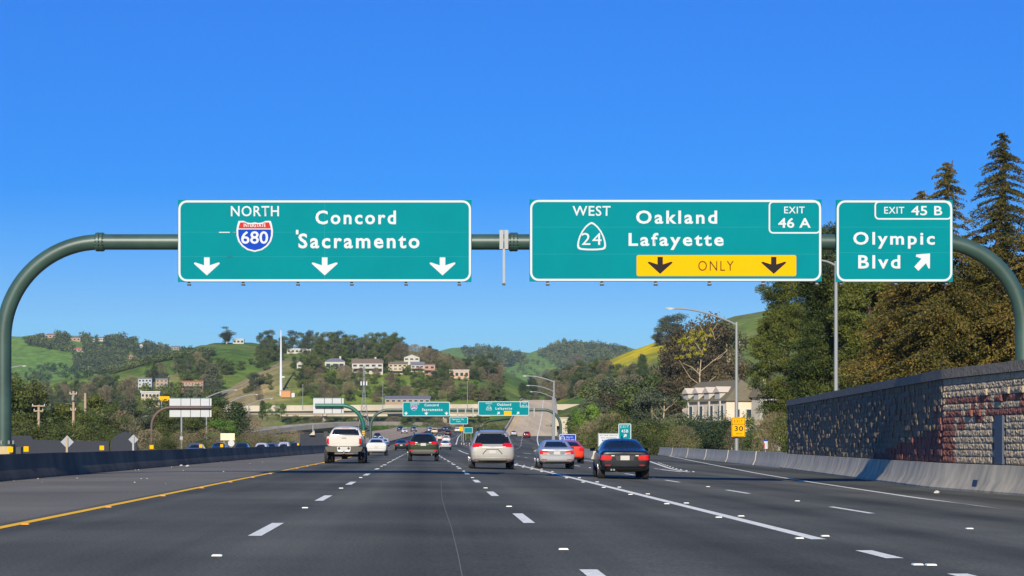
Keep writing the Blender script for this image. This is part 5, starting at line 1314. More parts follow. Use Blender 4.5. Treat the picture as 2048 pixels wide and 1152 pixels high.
# --- dark green suv
P_GRN = paint("dark_green_paint", 40, 54, 30, metal=.4, rough=.28)
t, B = car("suv", "suv", "dark green suv with a white plate in the middle lane", 846.5, 119.0, P_GRN)
common(t, B, P_GRN, "suv", .355, .235, .80, .85, 3.5, 1.02, 1.14, 2.95, 1.0)
B.patch("rear_window", [(1.15, -.72, .72), (1.28, -.70, .70), (1.54, -.58, .58)], M_CARGLASS, t)
B.pair("tail_light", [(1.0, .50, .84), (1.05, .46, .90), (1.13, .48, .89), (1.17, .60, .84)], M_TAIL, t, nu=8, nv=5, off=.016)
B.pair("reversing_light", [(1.07, .32, .50), (1.13, .36, .50)], M_TAILC, t, nu=4, nv=2, off=.014)
B.patch("plate_recess", [(.92, -.30, .30), (1.08, -.36, .36)], M_BLKPL, t, nu=6, nv=3, off=.004); plate(t, 0, B.y0 - .01, .99)
B.patch("bumper_cladding", [(.40, -.80, .80), (.60, -.86, .86), (.68, -.84, .84)], mat("grey_cladding", lin(92, 90, 86), .6), t, nu=10, nv=4, off=.02)
B.patch("lower_valance", [(.34, -.66, .66), (.43, -.72, .72)], M_BLKPL, t, nu=8, nv=2, off=.03)
B.pair("reflector_strip", [(.61, .62, .80), (.66, .62, .80)], M_TAIL, t, nu=4, nv=1, off=.026)
B.patch("spoiler", [(1.57, -.56, .56), (1.62, -.55, .55)], P_GRN, t, nu=8, nv=2, off=.10, thick=.02)
MB().tube([(.5, -.02, .38), (.5, .25, .38)], .035, 10).build("exhaust_pipe", M_CHROME, t, 40)
for s_ in (-1, 1): MB().tube([(s_ * .55, .6, 1.64), (s_ * .57, .75, 1.70), (s_ * .57, 2.2, 1.73), (s_ * .55, 2.4, 1.68)], .025, 8).build("roof_rail", M_BLKPL, t, 40)
MB().tube([(0, .4, 1.64), (0, .5, 1.68)], .05, 8).build("third_brake_light", M_TAIL, t)

# --- red car half hidden
P_RED = paint("orange_red_paint", 206, 58, 30, metal=.1, rough=.3)
t, B = car("hatch", "hatchback", "orange-red car half hidden behind the silver sedan", 1142, 128, P_RED, sc=1.02)
common(t, B, P_RED, "hatch", .32, .21, .76, .8, 3.4, .94, 1.02, 2.85, .95)
B.patch("rear_window", [(1.08, -.64, .64), (1.36, -.50, .50)], M_CARGLASS, t)
B.pair("tail_light", [(.78, .52, .80), (.98, .50, .84)], M_TAIL, t, nu=6, nv=4, off=.014); plate(t, 0, B.y0 - .012, .74)
B.patch("lower_valance", [(.28, -.68, .68), (.38, -.74, .74)], M_BLKPL, t, nu=8, nv=2, off=.01)

# --- white hatch
P_WHT = paint("white_paint", 192, 190, 184, metal=.0, rough=.3)
t, B = car("hatch", "hatchback", "white hatchback just ahead of the white pickup", 752.5, 165, P_WHT, sc=.99)
common(t, B, P_WHT, "hatch", .315, .21, .76, .8, 3.4, .94, 1.02, 2.85, .95)
B.patch("rear_window", [(1.10, -.66, .66), (1.36, -.52, .52)], M_CARGLASS, t)
B.pair("tail_light", [(.80, .62, .80), (1.08, .60, .80)], M_TAILC, t, nu=4, nv=4, off=.014); plate(t, 0, B.y0 - .012, .72)
B.patch("lower_valance", [(.26, -.70, .70), (.36, -.74, .74)], M_BLKPL, t, nu=8, nv=2, off=.01)
B.patch("bumper_seam", [(.60, -.72, .72), (.612, -.72, .72)], M_BLKPL, t, nu=8, nv=1, off=.003)

# --- white pickup, lifted, black lower bumper and big tyres
P_PICK = paint("pickup_white_paint", 192, 186, 174, metal=.0, rough=.3)
Y = 106.0
t = thing("pickup_truck", "lifted white pickup truck with big black tyres beside the yellow line", "pickup", (PX(688, Y), Y, .002))
bed = [(.0, .92, 1.36, 1.44, .86, .90, .86), (.04, .88, 1.40, 1.47, .90, .94, .90), (.3, .86, 1.40, 1.47, .92, .955, .92), (1.9, .84, 1.38, 1.46, .93, .96, .92), (2.02, .84, 1.37, 1.44, .90, .93, .88)]
Bb = Body(bed, 2); obj("bed", Bb.me, P_PICK, t)
cab = [(2.06, .82, 1.38, 1.50, .90, .94, .88), (2.10, .78, 1.40, 1.66, .94, .965, .78), (2.22, .76, 1.40, 1.90, .95, .97, .72), (2.45, .74, 1.40, 1.98, .95, .97, .70), (3.4, .74, 1.38, 2.01, .95, .97, .70), (4.0, .74, 1.36, 1.94, .95, .97, .70), (4.4, .74, 1.34, 1.66, .95, .97, .76), (4.7, .74, 1.32, 1.46, .95, .97, .82), (5.3, .76, 1.28, 1.40, .94, .96, .80), (5.75, .80, 1.14, 1.28, .90, .94, .74), (5.88, .88, 1.04, 1.16, .82, .86, .7)]
Bc = Body(cab, 2); obj("cab", Bc.me, P_PICK, t)
Bc.patch("rear_window", [(1.50, -.74, .74), (1.56, -.74, .74), (1.84, -.64, .64)], M_CARGLASS, t)
Bc.patch("third_brake_light", [(1.885, -.20, .20), (1.93, -.20, .20)], mat("pale_red_lens", lin(214, 128, 112), .25), t, nu=4, nv=2, off=.02)
Bc.pair("side_window", [(1.46, 2.5, 3.35), (1.84, 2.62, 3.35)], M_CARGLASS, t, "right", nu=6, nv=4)
Bc.pair("side_window", [(1.46, 3.45, 4.4), (1.84, 3.45, 4.02)], M_CARGLASS, t, "right", nu=6, nv=4)
Bc.patch("windscreen", [(1.48, -.74, .74), (1.88, -.62, .62)], M_CARGLASS, t, "front")
Bc.pair("headlight", [(.98, .54, .82), (1.12, .54, .84)], M_HEAD, t, "front", nu=4, nv=3)
Bc.patch("grille", [(.92, -.46, .46), (1.14, -.46, .46)], M_BLKPL, t, "front", nu=4, nv=3)
tg = Bb.patch("tailgate", [(.93, -.76, .76), (1.41, -.76, .76)], P_PICK, t, nu=8, nv=5, off=.02)
Bb.patch("tailgate_handle", [(1.335, -.12, .12), (1.365, -.12, .12)], M_BLKPL, t, nu=3, nv=2, off=.035)
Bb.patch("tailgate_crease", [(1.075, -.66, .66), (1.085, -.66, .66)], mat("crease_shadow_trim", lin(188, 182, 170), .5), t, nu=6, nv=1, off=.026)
for o in Bb.pair("tail_light", [(1.02, .795, .92), (1.33, .795, .925)], M_TAIL, t, nu=4, nv=5, off=.022): pass
Bb.pair("reversing_light", [(.965, .795, .91), (1.015, .795, .92)], M_TAILC, t, nu=3, nv=1, off=.022)
mb = MB().prism([(-.98, .90), (-.98, .78), (-.90, .64), (-.42, .60), (.42, .60), (.90, .64), (.98, .78), (.98, .90)], -.16, .12)
mb.build("rear_bumper", mat("grey_chrome_bumper", lin(92, 88, 78), .3, metal=.7), t)
MB().prism([(-.36, .88), (-.34, .68), (-.30, .63), (.30, .63), (.34, .68), (.36, .88)], -.18, -.1601).build("plate_surround", mat("pale_chrome", lin(206, 204, 196), .35), t)
for s_ in (-1, 1): MB().tube([(s_ * .25, -.186, .80), (s_ * .25, -.17, .80)], .075, 10).build("bumper_step", M_BLKPL, t)
p = plate(t, 0, -.195, .79)
MB().box(-.5, .5, -.05, .06, .50, .56).build("hitch_bar", mat("rusty_steel", lin(120, 96, 78), .6), t)
MB().box(-.04, .04, -.24, .0, .53, .59).tube([(0, -.2, .585), (0, -.2, .68)], .035, 8).build("hitch_ball", M_CHROME, t)
MB().tube([(-.8, .95, .42), (.8, .95, .42)], .07, 8).tube([(-.16, .95, .42), (.16, .95, .42)], .19, 12).build("rear_axle", M_DARKST, t)
MB().box(-.82, .82, .4, 5.2, .62, .86).build("chassis", M_BLKPL, t)
for s_ in (-1, 1):
    for y in (1.15, 4.75): wheel(t, s_ * .90, y, .43, .36, s_)
    MB().beam((s_ * .78, .62, .70), (s_ * .92, .6, .25), .02, .30).build("mud_flap", M_BLKPL, t)
    MB().box(s_ * 1.16 - .11, s_ * 1.16 + .11, 3.86, 3.98, 1.38, 1.72).beam((s_ * .95, 3.95, 1.5), (s_ * 1.1, 3.93, 1.5), .05, .06).build("tow_mirror", M_BLKPL, t)
for B_, y in ((Bb, 1.15), (Bc, 4.75)):
    zs = np.linspace(.78, .98, 5); rr = [(z, y - math.sqrt(.30 - (z - .43) ** 2), y + math.sqrt(.30 - (z - .43) ** 2)) for z in zs if .30 > (z - .43) ** 2]
    B_.pair("wheel_arch", rr, M_BLKPL, t, "right", nu=6, nv=5, off=.004, thick=.05)

# --- small distant cars: one of each shape with its parts, then copies with their own paint
PAINTS = dict(white=P_WHT, silver=P_SILV, black=paint("black_car_paint", 24, 25, 28, metal=.2), red=paint("dark_red_paint", 150, 30, 26), blue=paint("dark_blue_paint", 30, 46, 92, metal=.3), grey=paint("grey_car_paint", 96, 100, 106, metal=.4), gold=paint("pale_gold_paint", 186, 178, 150, metal=.2))
def make_proto(kind):
    m = PAINTS["white"]
    B = Body(ST[kind], 1); t = thing({"sedan": "sedan", "suv": "suv", "van": "minivan"}[kind], None, "car")
    b_ = obj("body", B.me, m, t)
    r = {"sedan": .32, "suv": .355, "van": .34}[kind]; xw = {"sedan": .76, "suv": .80, "van": .86}[kind]
    for s_ in (-1, 1):
        for y in (.85, 3.5): wheel(t, s_ * xw, y, r, .22, s_)
    rw = {"sedan": [(1.07, -.64, .64), (1.37, -.50, .50)], "suv": [(1.15, -.72, .72), (1.54, -.58, .58)], "van": [(1.13, -.80, .80), (1.6, -.64, .64)]}[kind]
    B.patch("rear_window", rw, M_CARGLASS, t, nu=6, nv=4)
    B.patch("windscreen", {"sedan": [(1.0, -.62, .62), (1.37, -.48, .48)], "suv": [(1.12, -.70, .70), (1.57, -.56, .56)], "van": [(1.1, -.74, .74), (1.66, -.62, .62)]}[kind], M_CARGLASS, t, "front", nu=6, nv=4)
    z = {"sedan": .80, "suv": 1.05, "van": 1.06}[kind]; w = {"sedan": .84, "suv": .88, "van": .92}[kind]
    B.pair("tail_light", [(z - .09, w - .34, w - .04), (z + .09, w - .30, w)], M_TAIL, t, nu=4, nv=3, off=.015)
    hz = {"sedan": .66, "suv": .82, "van": .72}[kind]
    B.pair("headlight", [(hz - .08, w - .44, w - .10), (hz + .08, w - .40, w - .12)], M_HEAD, t, "front", nu=4, nv=3, off=.012)
    B.patch("grille", [(.40, -.5, .5), (hz + .02, -.36, .36)], M_BLKPL, t, "front", nu=4, nv=3)
    B.patch("lower_valance", [(.34, -.68, .68), (.44, -.72, .72)], M_BLKPL, t, nu=5, nv=2, off=.01)
    y0, y1, zb, zt = {"sedan": (1.25, 3.2, .97, 1.33), "suv": (.65, 3.05, 1.08, 1.55), "van": (.75, 3.75, 1.05, 1.64)}[kind]
    B.pair("side_window", [(zb, y0, y1), (zt, y0 + .38, y1 - .62)], M_CARGLASS, t, "right", nu=8, nv=4)
    plate(t, 0, B.y0 - .012, z - .1)
    return t
PROTO = {}
def small_car(kind, col, label, px, Y, face="away", z=None, rz=0, x=None):
    t = copy_tree(PROTO[kind]) if kind in PROTO else make_proto(kind)
    if kind not in PROTO: PROTO[kind] = t
    x = PX(px, Y) if x is None else x
    if z is None: z = (zmain(Y) if Y > 300 else zroad(x, Y)) if face == "away" else zsb(x, Y)
    t.location = (x, Y, z + .003); t.rotation_euler = (0, 0, (math.pi if face != "away" else 0) + rz)
    t["label"] = label
    for c in t.children:
        if c.name.startswith("body"):
            c.material_slots[0].link = 'OBJECT'; c.material_slots[0].material = PAINTS[col]
    return t
small_car("sedan", "black", "small black sedan ahead of the white hatchback, red lamps glowing", 802.5, 258)
small_car("sedan", "red", "red car just past the small black sedan", 817, 315)
small_car("sedan", "silver", "silver-white sedan in the lane right of the dark green suv", 891, 300)
small_car("van", "gold", "boxy cream van farthest above the dark green suv's roof", 869, 600)
small_car("suv", "white", "white car just over the green suv's shoulder", 867, 430)
small_car("sedan", "gold", "pale sedan between the two white cars past the green suv", 879, 470)
small_car("suv", "white", "white suv directly beyond the silver-white sedan", 892.5, 440)
small_car("suv", "black", "dark car climbing past the white suv", 896, 540)
small_car("van", "white", "white van alone by the yellow disc where the lanes bend", 915, 640, rz=R(-5))
small_car("sedan", "silver", "silver sedan starting up the flyover", 1028, 515, z=zfly(515))
small_car("suv", "red", "dark red suv starting up the flyover beside the silver one", 1054, 500, z=zfly(500))
for kind, col, lab, px, Y in (("suv", "black", "oncoming black suv just right of the bright green arch's leg", 754.5, 480), ("sedan", "white", "oncoming white sedan behind the hatchback's roof", 762, 440), ("suv", "white", "oncoming white suv lowest behind the white hatchback", 769, 400),
                              ("suv", "black", "oncoming dark suv highest on the opposite lanes, left of a white car", 799, 655), ("sedan", "white", "oncoming white car beside the highest dark suv", 807, 605), ("suv", "grey", "oncoming grey suv in the middle of the far bend", 826, 650),
                              ("van", "silver", "oncoming silver van on the far bend, right of the grey suv", 858, 640), ("sedan", "black", "oncoming dark car last on the far bend under the green sign", 888, 690), ("sedan", "silver", "oncoming silver car peeping above the white hatchback", 746, 390)):
    small_car(kind, col, lab, px, Y, "on", rz=R(6 if Y > 600 else 2))
for kind, col, lab, px, Y in (("suv", "grey", "dark grey suv showing over the median barrier below the wide sign back", 396, 225), ("sedan", "black", "black roof just showing over the barrier by the cream sign back", 444, 240), ("suv", "black", "black car over the barrier beside the octagonal sign", 487, 250),
                              ("suv", "white", "white suv over the barrier before the bare brush", 526, 255), ("suv", "grey", "grey car close behind the white suv over the barrier", 546, 275), ("van", "white", "long white van roof over the barrier", 571, 285), ("suv", "black", "black suv over the barrier next to the short dark wall", 593, 300)):
    small_car(kind, col, lab, px, Y, "on", z=-.66 if kind != "sedan" else -.36)
# ------------------------------------------------------------------ foliage
def nrm(a): return a / np.maximum(np.linalg.norm(a, axis=-1, keepdims=True), 1e-9)
def leaf_quads(rs, C, Nn, size, elong=1.6, axis=None):
    """One bent-free leaf spray (quad) per centre; Nn the facing, axis the long direction if given."""
    n = len(C)
    t = nrm(rs.normal(size=(n, 3))) if axis is None else axis
    t = nrm(t - Nn * (t * Nn).sum(1, keepdims=True)); b = np.cross(Nn, t)
    s = (size * rs.uniform(.6, 1.45, (n, 1))) if np.isscalar(size) else size.reshape(-1, 1) * rs.uniform(.7, 1.3, (n, 1))
    h, w = s * elong * .5, s * .5
    V = np.stack([C - t * h, C + b * w * rs.uniform(.7, 1.2, (n, 1)), C + t * h, C - b * w * rs.uniform(.7, 1.2, (n, 1))], 1)
    return V.reshape(-1, 3)
def leaves_mesh(name, Vs):
    V = np.concatenate(Vs); n = len(V) // 4
    return np_mesh(name, V, np.arange(4 * n).reshape(n, 4))
def lumpy(rs, blobs, n, leaf, elong=1.5, shell=.45, lump=.22, up=.25):
    """Leaf sprays around lumpy ellipsoid clumps (cx, cy, cz, rx, ry, rz)."""
    B = np.array(blobs, float); w = (B[:, 3] * B[:, 4] * B[:, 5]) ** .66; k = rs.choice(len(B), n, p=w / w.sum())
    d = nrm(rs.normal(size=(n, 3)))
    ph = B[k, 0:3] * 9
    r = (shell + (1 - shell) * rs.random(n) ** .45) * (1 + lump * np.sin(d[:, 0] * 5 + ph[:, 0]) * np.sin(d[:, 1] * 5 + ph[:, 1] + 1) + lump * .6 * np.sin(d[:, 2] * 8 + ph[:, 2]))
    C = B[k, :3] + d * r[:, None] * B[k, 3:]
    N = nrm(d + rs.normal(size=(n, 3)) * .55 + np.array([0, 0, up]))
    return leaf_quads(rs, C, N, leaf, elong)
def clump_tree(seed, n, leaf, shape, nb):
    """Crown of unit height made of many small clumps filling an outline r(z)."""
    rs = np.random.RandomState(seed); bl = []
    for i in range(nb):
        z = rs.uniform(.13, .95); R0 = shape(z); a = rs.uniform(0, 2 * math.pi); rr = R0 * math.sqrt(rs.uniform(.05, 1)) * .85
        q = rs.uniform(.06, .13); bl.append((rr * math.cos(a), rr * math.sin(a), z, q * 1.25, q * 1.25, q * .9))
    return lumpy(rs, bl, n, leaf)
def trunk_mesh(seed, r=.022, top=.75, limbs=5, spread=.2, wob=.02, n=6):
    rnd = random.Random(seed); mb = MB(); pts = []; x = y = 0
    for i in range(6):
        pts.append((x, y, -.04 + (top + .04) * i / 5)); x += rnd.uniform(-wob, wob); y += rnd.uniform(-wob, wob)
    mb.tube(pts, [r * (1.25 - i * .19) for i in range(6)], n)
    for k in range(limbs):
        i = rnd.randint(1, 4); p = Vector(pts[i]); a = rnd.uniform(0, 2 * math.pi); L = rnd.uniform(.5, 1) * spread
        q = p + Vector((math.cos(a) * L * .5, math.sin(a) * L * .5, L * .45)); e = p + Vector((math.cos(a) * L, math.sin(a) * L, L * 1.1))
        mb.tube([p, q, e], [r * .36, r * .22, r * .08], 5)
    return mb.mesh("trunk", 50)

L_OAK = leaf_mat("oak_leaves", [lin(38, 50, 24), lin(70, 84, 38), lin(112, 120, 56)], .35)
L_EUC = leaf_mat("eucalyptus_leaves", [lin(39, 49, 39), lin(72, 81, 58), lin(107, 111, 77)], .3)
L_CON = leaf_mat("conifer_needles", [lin(28, 39, 23), lin(51, 67, 35), lin(81, 95, 44)], .35)
L_OLV = leaf_mat("olive_bush_leaves", [lin(36, 44, 20), lin(66, 76, 32), lin(108, 112, 50)], .45)
L_BARE = leaf_mat("bare_twigs", [lin(76, 68, 50), lin(110, 99, 72), lin(146, 130, 98)], .5, .0)
L_GREEN = leaf_mat("bright_leaves", [lin(44, 67, 23), lin(72, 107, 35), lin(121, 146, 51)], .4)
L_FAR = leaf_mat("far_wood_leaves", [lin(26, 38, 30), lin(54, 70, 44), lin(104, 112, 66)], .035, .0)
L_YEL = leaf_mat("acacia_blossom", [lin(139, 128, 28), lin(195, 174, 35), lin(235, 216, 58)], .5)
L_PINE = leaf_mat("pine_needles", [lin(24, 36, 16), lin(54, 68, 27), lin(106, 110, 44)], .5, .1)
L_RED = leaf_mat("redwood_needles", [lin(36, 40, 18), lin(80, 78, 32), lin(134, 108, 44)], .7, .12)
M_BARK = mat("grey_brown_bark", lin(84, 70, 56), .9, noise=.5, scale=4, stretch=(1, 1, .2))
M_PALEB = mat("pale_peeling_bark", lin(186, 166, 130), .8, noise=.6, scale=2.5, col2=lin(128, 108, 84), stretch=(1, 1, .3))

# kinds: two or three shapes each, one unit tall
KIND = {}
def kind(name, lm, tm, meshes):
    for cm, tk in meshes:
        cm.materials.append(lm); tk.materials.append(tm)
    KIND[name] = meshes
dome = lambda w: (lambda z: w * math.sqrt(max(.03, 1 - ((z - .55) / .46) ** 2)))
kind("oak_tree", L_OAK, M_BARK, [(leaves_mesh("crown", [clump_tree(10 + i, 7000, .019, dome(.46), 30)]), trunk_mesh(i, .03, .6, 5, .3)) for i in range(3)])
kind("eucalyptus_tree", L_EUC, M_PALEB, [(leaves_mesh("crown", [clump_tree(30 + i, 7500, .016, lambda z, i=i: .30 * (.55 + .5 * math.sin(z * 9 + i * 2)) if z < .9 else .13, 24)]), trunk_mesh(20 + i, .016, .85, 5, .22)) for i in range(3)])
kind("conifer_tree", L_CON, M_BARK, [(leaves_mesh("crown", [clump_tree(50 + i, 7500, .017, lambda z: .27 * (1.05 - z) + .02, 34)]), trunk_mesh(40 + i, .02, .8, 0)) for i in range(2)])
kind("cypress_tree", L_CON, M_BARK, [(leaves_mesh("crown", [clump_tree(60, 1000, .036, lambda z: .13 * math.sin(min(1, max(.1, 1.05 - z)) * 1.6) + .01, 26)]), trunk_mesh(60, .02, .5, 0))])
def low_blobs(seed, n, leaf, nb, w):
    rs = np.random.RandomState(seed); bl = []
    for i in range(nb):
        a = rs.uniform(0, 6.28); r = w * math.sqrt(rs.random()); z = rs.uniform(.1, .82) * math.sqrt(max(.05, 1 - (r / w) ** 2 * .8)); q = rs.uniform(.1, .2)
        bl.append((r * math.cos(a), r * math.sin(a), z, q * 1.2, q * 1.2, q))
    return lumpy(rs, bl, n, leaf)
kind("leafy_shrub", L_OLV, M_BARK, [(leaves_mesh("crown", [low_blobs(70 + i, 9000, .02, 34, .55)]), trunk_mesh(70 + i, .02, .5, 4, .3)) for i in range(3)])
kind("green_tree", L_GREEN, M_BARK, [(leaves_mesh("crown", [clump_tree(80 + i, 7500, .017, dome(.42), 26)]), trunk_mesh(80 + i, .028, .6, 5, .3)) for i in range(2)])
def bare_twigs(seed, n, w=.42, lo=.15):
    rs = np.random.RandomState(seed)
    a = rs.uniform(0, 6.28, n); z = rs.uniform(lo, 1, n); r = w * np.sqrt(np.clip(1 - ((z - .5) / .52) ** 2, .02, 1)) * np.sqrt(rs.random(n))
    C = np.stack([r * np.cos(a), r * np.sin(a), z], 1)
    ax = nrm(np.stack([np.cos(a) * .7, np.sin(a) * .7, np.full(n, .9)], 1) + rs.normal(size=(n, 3)) * .45)
    return leaf_quads(rs, C, nrm(rs.normal(size=(n, 3))), .0075, 11.0, ax)
kind("bare_tree", L_BARE, M_BARK, [(leaves_mesh("crown", [bare_twigs(90 + i, 3600)]), trunk_mesh(90 + i, .022, .75, 9, .32)) for i in range(3)])
kind("bare_shrub", L_BARE, M_BARK, [(leaves_mesh("crown", [bare_twigs(96 + i, 3000, .6, .02)]), trunk_mesh(96 + i, .012, .5, 9, .3)) for i in range(2)])
def palm_fronds(seed):
    rs = np.random.RandomState(seed); Vs = []
    for k in range(46):
        a = rs.uniform(0, 6.28); e = rs.uniform(-.6, 1.1)
        for j in range(5):
            u = .03 + .04 * j; C = np.array([[math.cos(a) * u * math.cos(e), math.sin(a) * u * math.cos(e), .86 + u * math.sin(e) - u * u * 1.6]])
            Vs.append(leaf_quads(rs, C, nrm(rs.normal(size=(1, 3)) + np.array([[0, 0, 1.]])), .03, 2.2, np.array([[math.cos(a), math.sin(a), e - u * 3]])))
    return np.concatenate(Vs)
kind("palm_tree", L_OLV, M_PALEB, [(leaves_mesh("crown", [palm_fronds(99)]), trunk_mesh(99, .022, .86, 0, wob=.008))])
_tc = [0]
def tree(kd, x, y, z, h, label=None, group=None, wide=1.0, mt=None):
    i = _tc[0]; _tc[0] += 1
    rnd = random.Random(i * 7 + 3)
    cm, tk = KIND[kd][i % len(KIND[kd])]
    t = thing(kd, label, "shrub" if "shrub" in kd else "tree", (x, y, z - .02 * h), rnd.uniform(0, 6.28), group)
    t.scale = (h * wide * rnd.uniform(.92, 1.08), h * wide * rnd.uniform(.92, 1.08), h)
    c = obj("crown", cm, None, t); obj("trunk", tk, None, t)
    if mt: c.material_slots[0].link = 'OBJECT'; c.material_slots[0].material = mt
    return t
def ptree(kd, px, base, top, label=None, group=None, Y=None, wide=1.0, mt=None, z=None):
    """Tree whose foot and top are read off the photograph, standing on the hill (or at distance Y)."""
    if Y is None:
        x, Y, zz = hit(px, base)
        if Y > 4000: x, Y = PX(px, 1300), 1300.0; zz = float(terrain(x, Y))
    else: x = PX(px, Y); zz = float(terrain(x, Y)) if z is None else z
    zt = PZ(top, Y)
    return tree(kd, x, Y, zz, max(zt - zz, 1.0), label, group, wide, mt)

# --- crest of the middle hill, above the houses
rnd = random.Random(77)
G1 = "oaks and eucalyptus massed along the crest of the middle hill"
for kd, px, b_, tp, w in (("eucalyptus_tree", 540, 694, 660, 1.4), ("oak_tree", 528, 706, 662, 1.0), ("oak_tree", 552, 716, 678, 1.1), ("eucalyptus_tree", 585, 700, 661, 1.3), ("oak_tree", 602, 700, 664, 1.0), ("eucalyptus_tree", 618, 700, 660, 1.3), ("oak_tree", 636, 702, 664, 1.0), ("eucalyptus_tree", 648, 700, 656, 1.2), ("oak_tree", 664, 704, 664, 1.0), ("eucalyptus_tree", 676, 704, 662, 1.3), ("conifer_tree", 690, 706, 668, 1.1), ("oak_tree", 706, 706, 668, 1.0), ("conifer_tree", 722, 708, 674, 1.1), ("oak_tree", 738, 708, 665, 1.1), ("oak_tree", 757, 708, 664, 1.1), ("oak_tree", 775, 710, 664, 1.1), ("oak_tree", 790, 712, 664, 1.0),
                      ("oak_tree", 746, 720, 682, 1.0), ("oak_tree", 768, 722, 684, 1.0), ("oak_tree", 650, 716, 684, 1.0), ("oak_tree", 676, 718, 688, 1.1), ("oak_tree", 696, 716, 690, 1.0), ("oak_tree", 630, 712, 682, 1.0), ("eucalyptus_tree", 612, 714, 676, 1.4)):
    ptree(kd, px, b_, tp, "dark tree massed along the crest of the middle hill above the houses", G1, wide=w)
G2 = "brownish bare trees on the hillcrest right of the cypress"
for px, b_, tp in ((800, 722, 686), (814, 718, 690), (829, 722, 688), (846, 726, 692), (860, 730, 696), (876, 738, 702), (890, 744, 706)):
    ptree("bare_tree", px, b_, tp, "brown leafless tree on the hillcrest between the cypress and the far hills", G2, wide=1.15)
G3 = "pointed conifers on the descending crest"
for px, b_, tp in ((848, 722, 692), (859, 724, 691), (866, 728, 696), (872, 730, 698), (897, 736, 706), (905, 736, 712)):
    ptree("conifer_tree", px, b_, tp, "pointed green conifer on the descending crest above the orange-decked house", G3, wide=1.0)
ptree("cypress_tree", 768, 746, 704, "dark columnar cypress between the wide white house and the cream house", wide=1.6)
ptree("oak_tree", 925, 742, 716, "round dark oak standing directly over the low peach house", wide=1.15)
ptree("oak_tree", 978, 764, 706, "large solitary olive-green oak above the flyover signs", wide=.95, mt=L_OLV)
ptree("eucalyptus_tree", 453, 688, 648, "tall ragged eucalyptus alone on the bare green hilltop", wide=1.8)
ptree("palm_tree", 587, 708, 684, "small palm in front of the long low white house on the knoll", wide=1.3)
G4 = "tall palms among the crest oaks"
for px, b_, tp in ((637, 704, 672), (644, 705, 668), (661, 706, 670)): ptree("palm_tree", px, b_, tp, "tall thin palm rising among the dark crest oaks", G4, wide=.9)
# --- slope of the middle hill
singles = (("oak_tree", 620, 758, 700, "broad dark brown-green tree on the slope right of the little white house", 1.0), ("conifer_tree", 588, 740, 712, "dark conifer left of the little hidden white house", 1.2), ("cypress_tree", 602, 726, 711, "thin cypress above the little hidden white house", 1.2), ("oak_tree", 636, 744, 708, "dense round tree just left of the white house with blue-grey roof", 1.0),
           ("green_tree", 664, 754, 729, "green shrubby tree in front of the white house with blue-grey roof", 1.1), ("bare_tree", 688, 766, 730, "tan leafless tree standing below the white and the wide houses", 1.2), ("bare_tree", 722, 752, 735, "small reddish bare tree before the wide white house", 1.3), ("green_tree", 702, 744, 733, "small yellow-green tree between the two white houses", 1.2),
           ("oak_tree", 740, 722, 706, "dark oak behind the roof of the wide white house", 1.2), ("bare_tree", 820, 741, 730, "dark red leafless tree between cream house and orange decks", 1.2), ("green_tree", 845, 756, 738, "round green bush below the orange timber decks", 1.1), ("leafy_shrub", 856, 761, 752, "yellow flowering bush under the orange-decked house", 1.2),
           ("eucalyptus_tree", 508, 784, 746, "grey-green eucalyptus pair on the dry spur", 1.8), ("oak_tree", 542, 780, 765, "small dark round tree beside the monopole", 1.0), ("eucalyptus_tree", 425, 806, 728, "large dark tree at the foot of the hill above the wide sign back", 1.2), ("oak_tree", 450, 730, 716, "small dark oak at the edge of the green hill slope", 1.2), ("oak_tree", 480, 744, 721, "lone oak on the green fold below the hilltop", 1.2),
           ("bare_tree", 517, 802, 774, "tan leafless tree at the foot of the dry spur", .9), ("bare_tree", 404, 748, 718, "brown bare thicket tree on the green hillside", 1.4), ("oak_tree", 302, 768, 716, "tall dark tree rising in front of the grey apartment block", .8), ("oak_tree", 300, 806, 762, "dark oak between the apartments and the cream office", .9), ("oak_tree", 346, 800, 764, "rounded grey-green tree before the terracotta apartments", 1.0), ("bare_tree", 378, 800, 770, "wide leafless tree below the terracotta apartments", 1.2),
           ("green_tree", 534, 840, 804, "rounded deep green tree below the overpass deck", .9), ("conifer_tree", 525, 838, 800, "narrow green conifer leaning on the rounded tree by the overpass", 1.0), ("green_tree", 562, 842, 806, "second rounded green tree below the overpass deck", 1.0))
for kd, px, b_, tp, lab, w in singles:
    Y = 620.0 if 520 < px < 570 and b_ > 830 else None
    ptree(kd, px, b_, tp, lab, wide=w, Y=Y, z=(PZ(b_, 620) if Y else None))
G5 = "dark oaks running down the slope behind the monopole"
for px, b_, tp in ((520, 720, 690), (535, 728, 694), (550, 722, 688), (515, 738, 716), (530, 742, 714), (561, 714, 690)): ptree("oak_tree", px, b_, tp, "dark oak running down the slope left of the monopole's top", G5, wide=1.1)
G6 = "mixed trees along the foot of the middle hill behind the overpass"
rnd = random.Random(12)
for px, b_, tp in ((632, 800, 768), (650, 796, 764), (668, 800, 770), (690, 792, 766), (680, 778, 760), (640, 778, 756), (700, 804, 778), (752, 806, 782), (742, 800, 776), (790, 802, 764), (800, 800, 762), (812, 804, 770), (832, 804, 780), (850, 804, 778), (866, 804, 776), (884, 800, 780), (900, 806, 786), (926, 804, 772), (940, 802, 768), (953, 804, 770), (966, 806, 774), (984, 804, 772), (1000, 806, 776)):
    ptree(rnd.choice(("oak_tree", "oak_tree", "bare_tree", "green_tree", "bare_tree")), px, b_, tp, "mixed tree in the belt at the foot of the middle hill behind the overpass", G6, wide=1.15)
G7 = "dark and brown trees scattered over the slope below the houses"
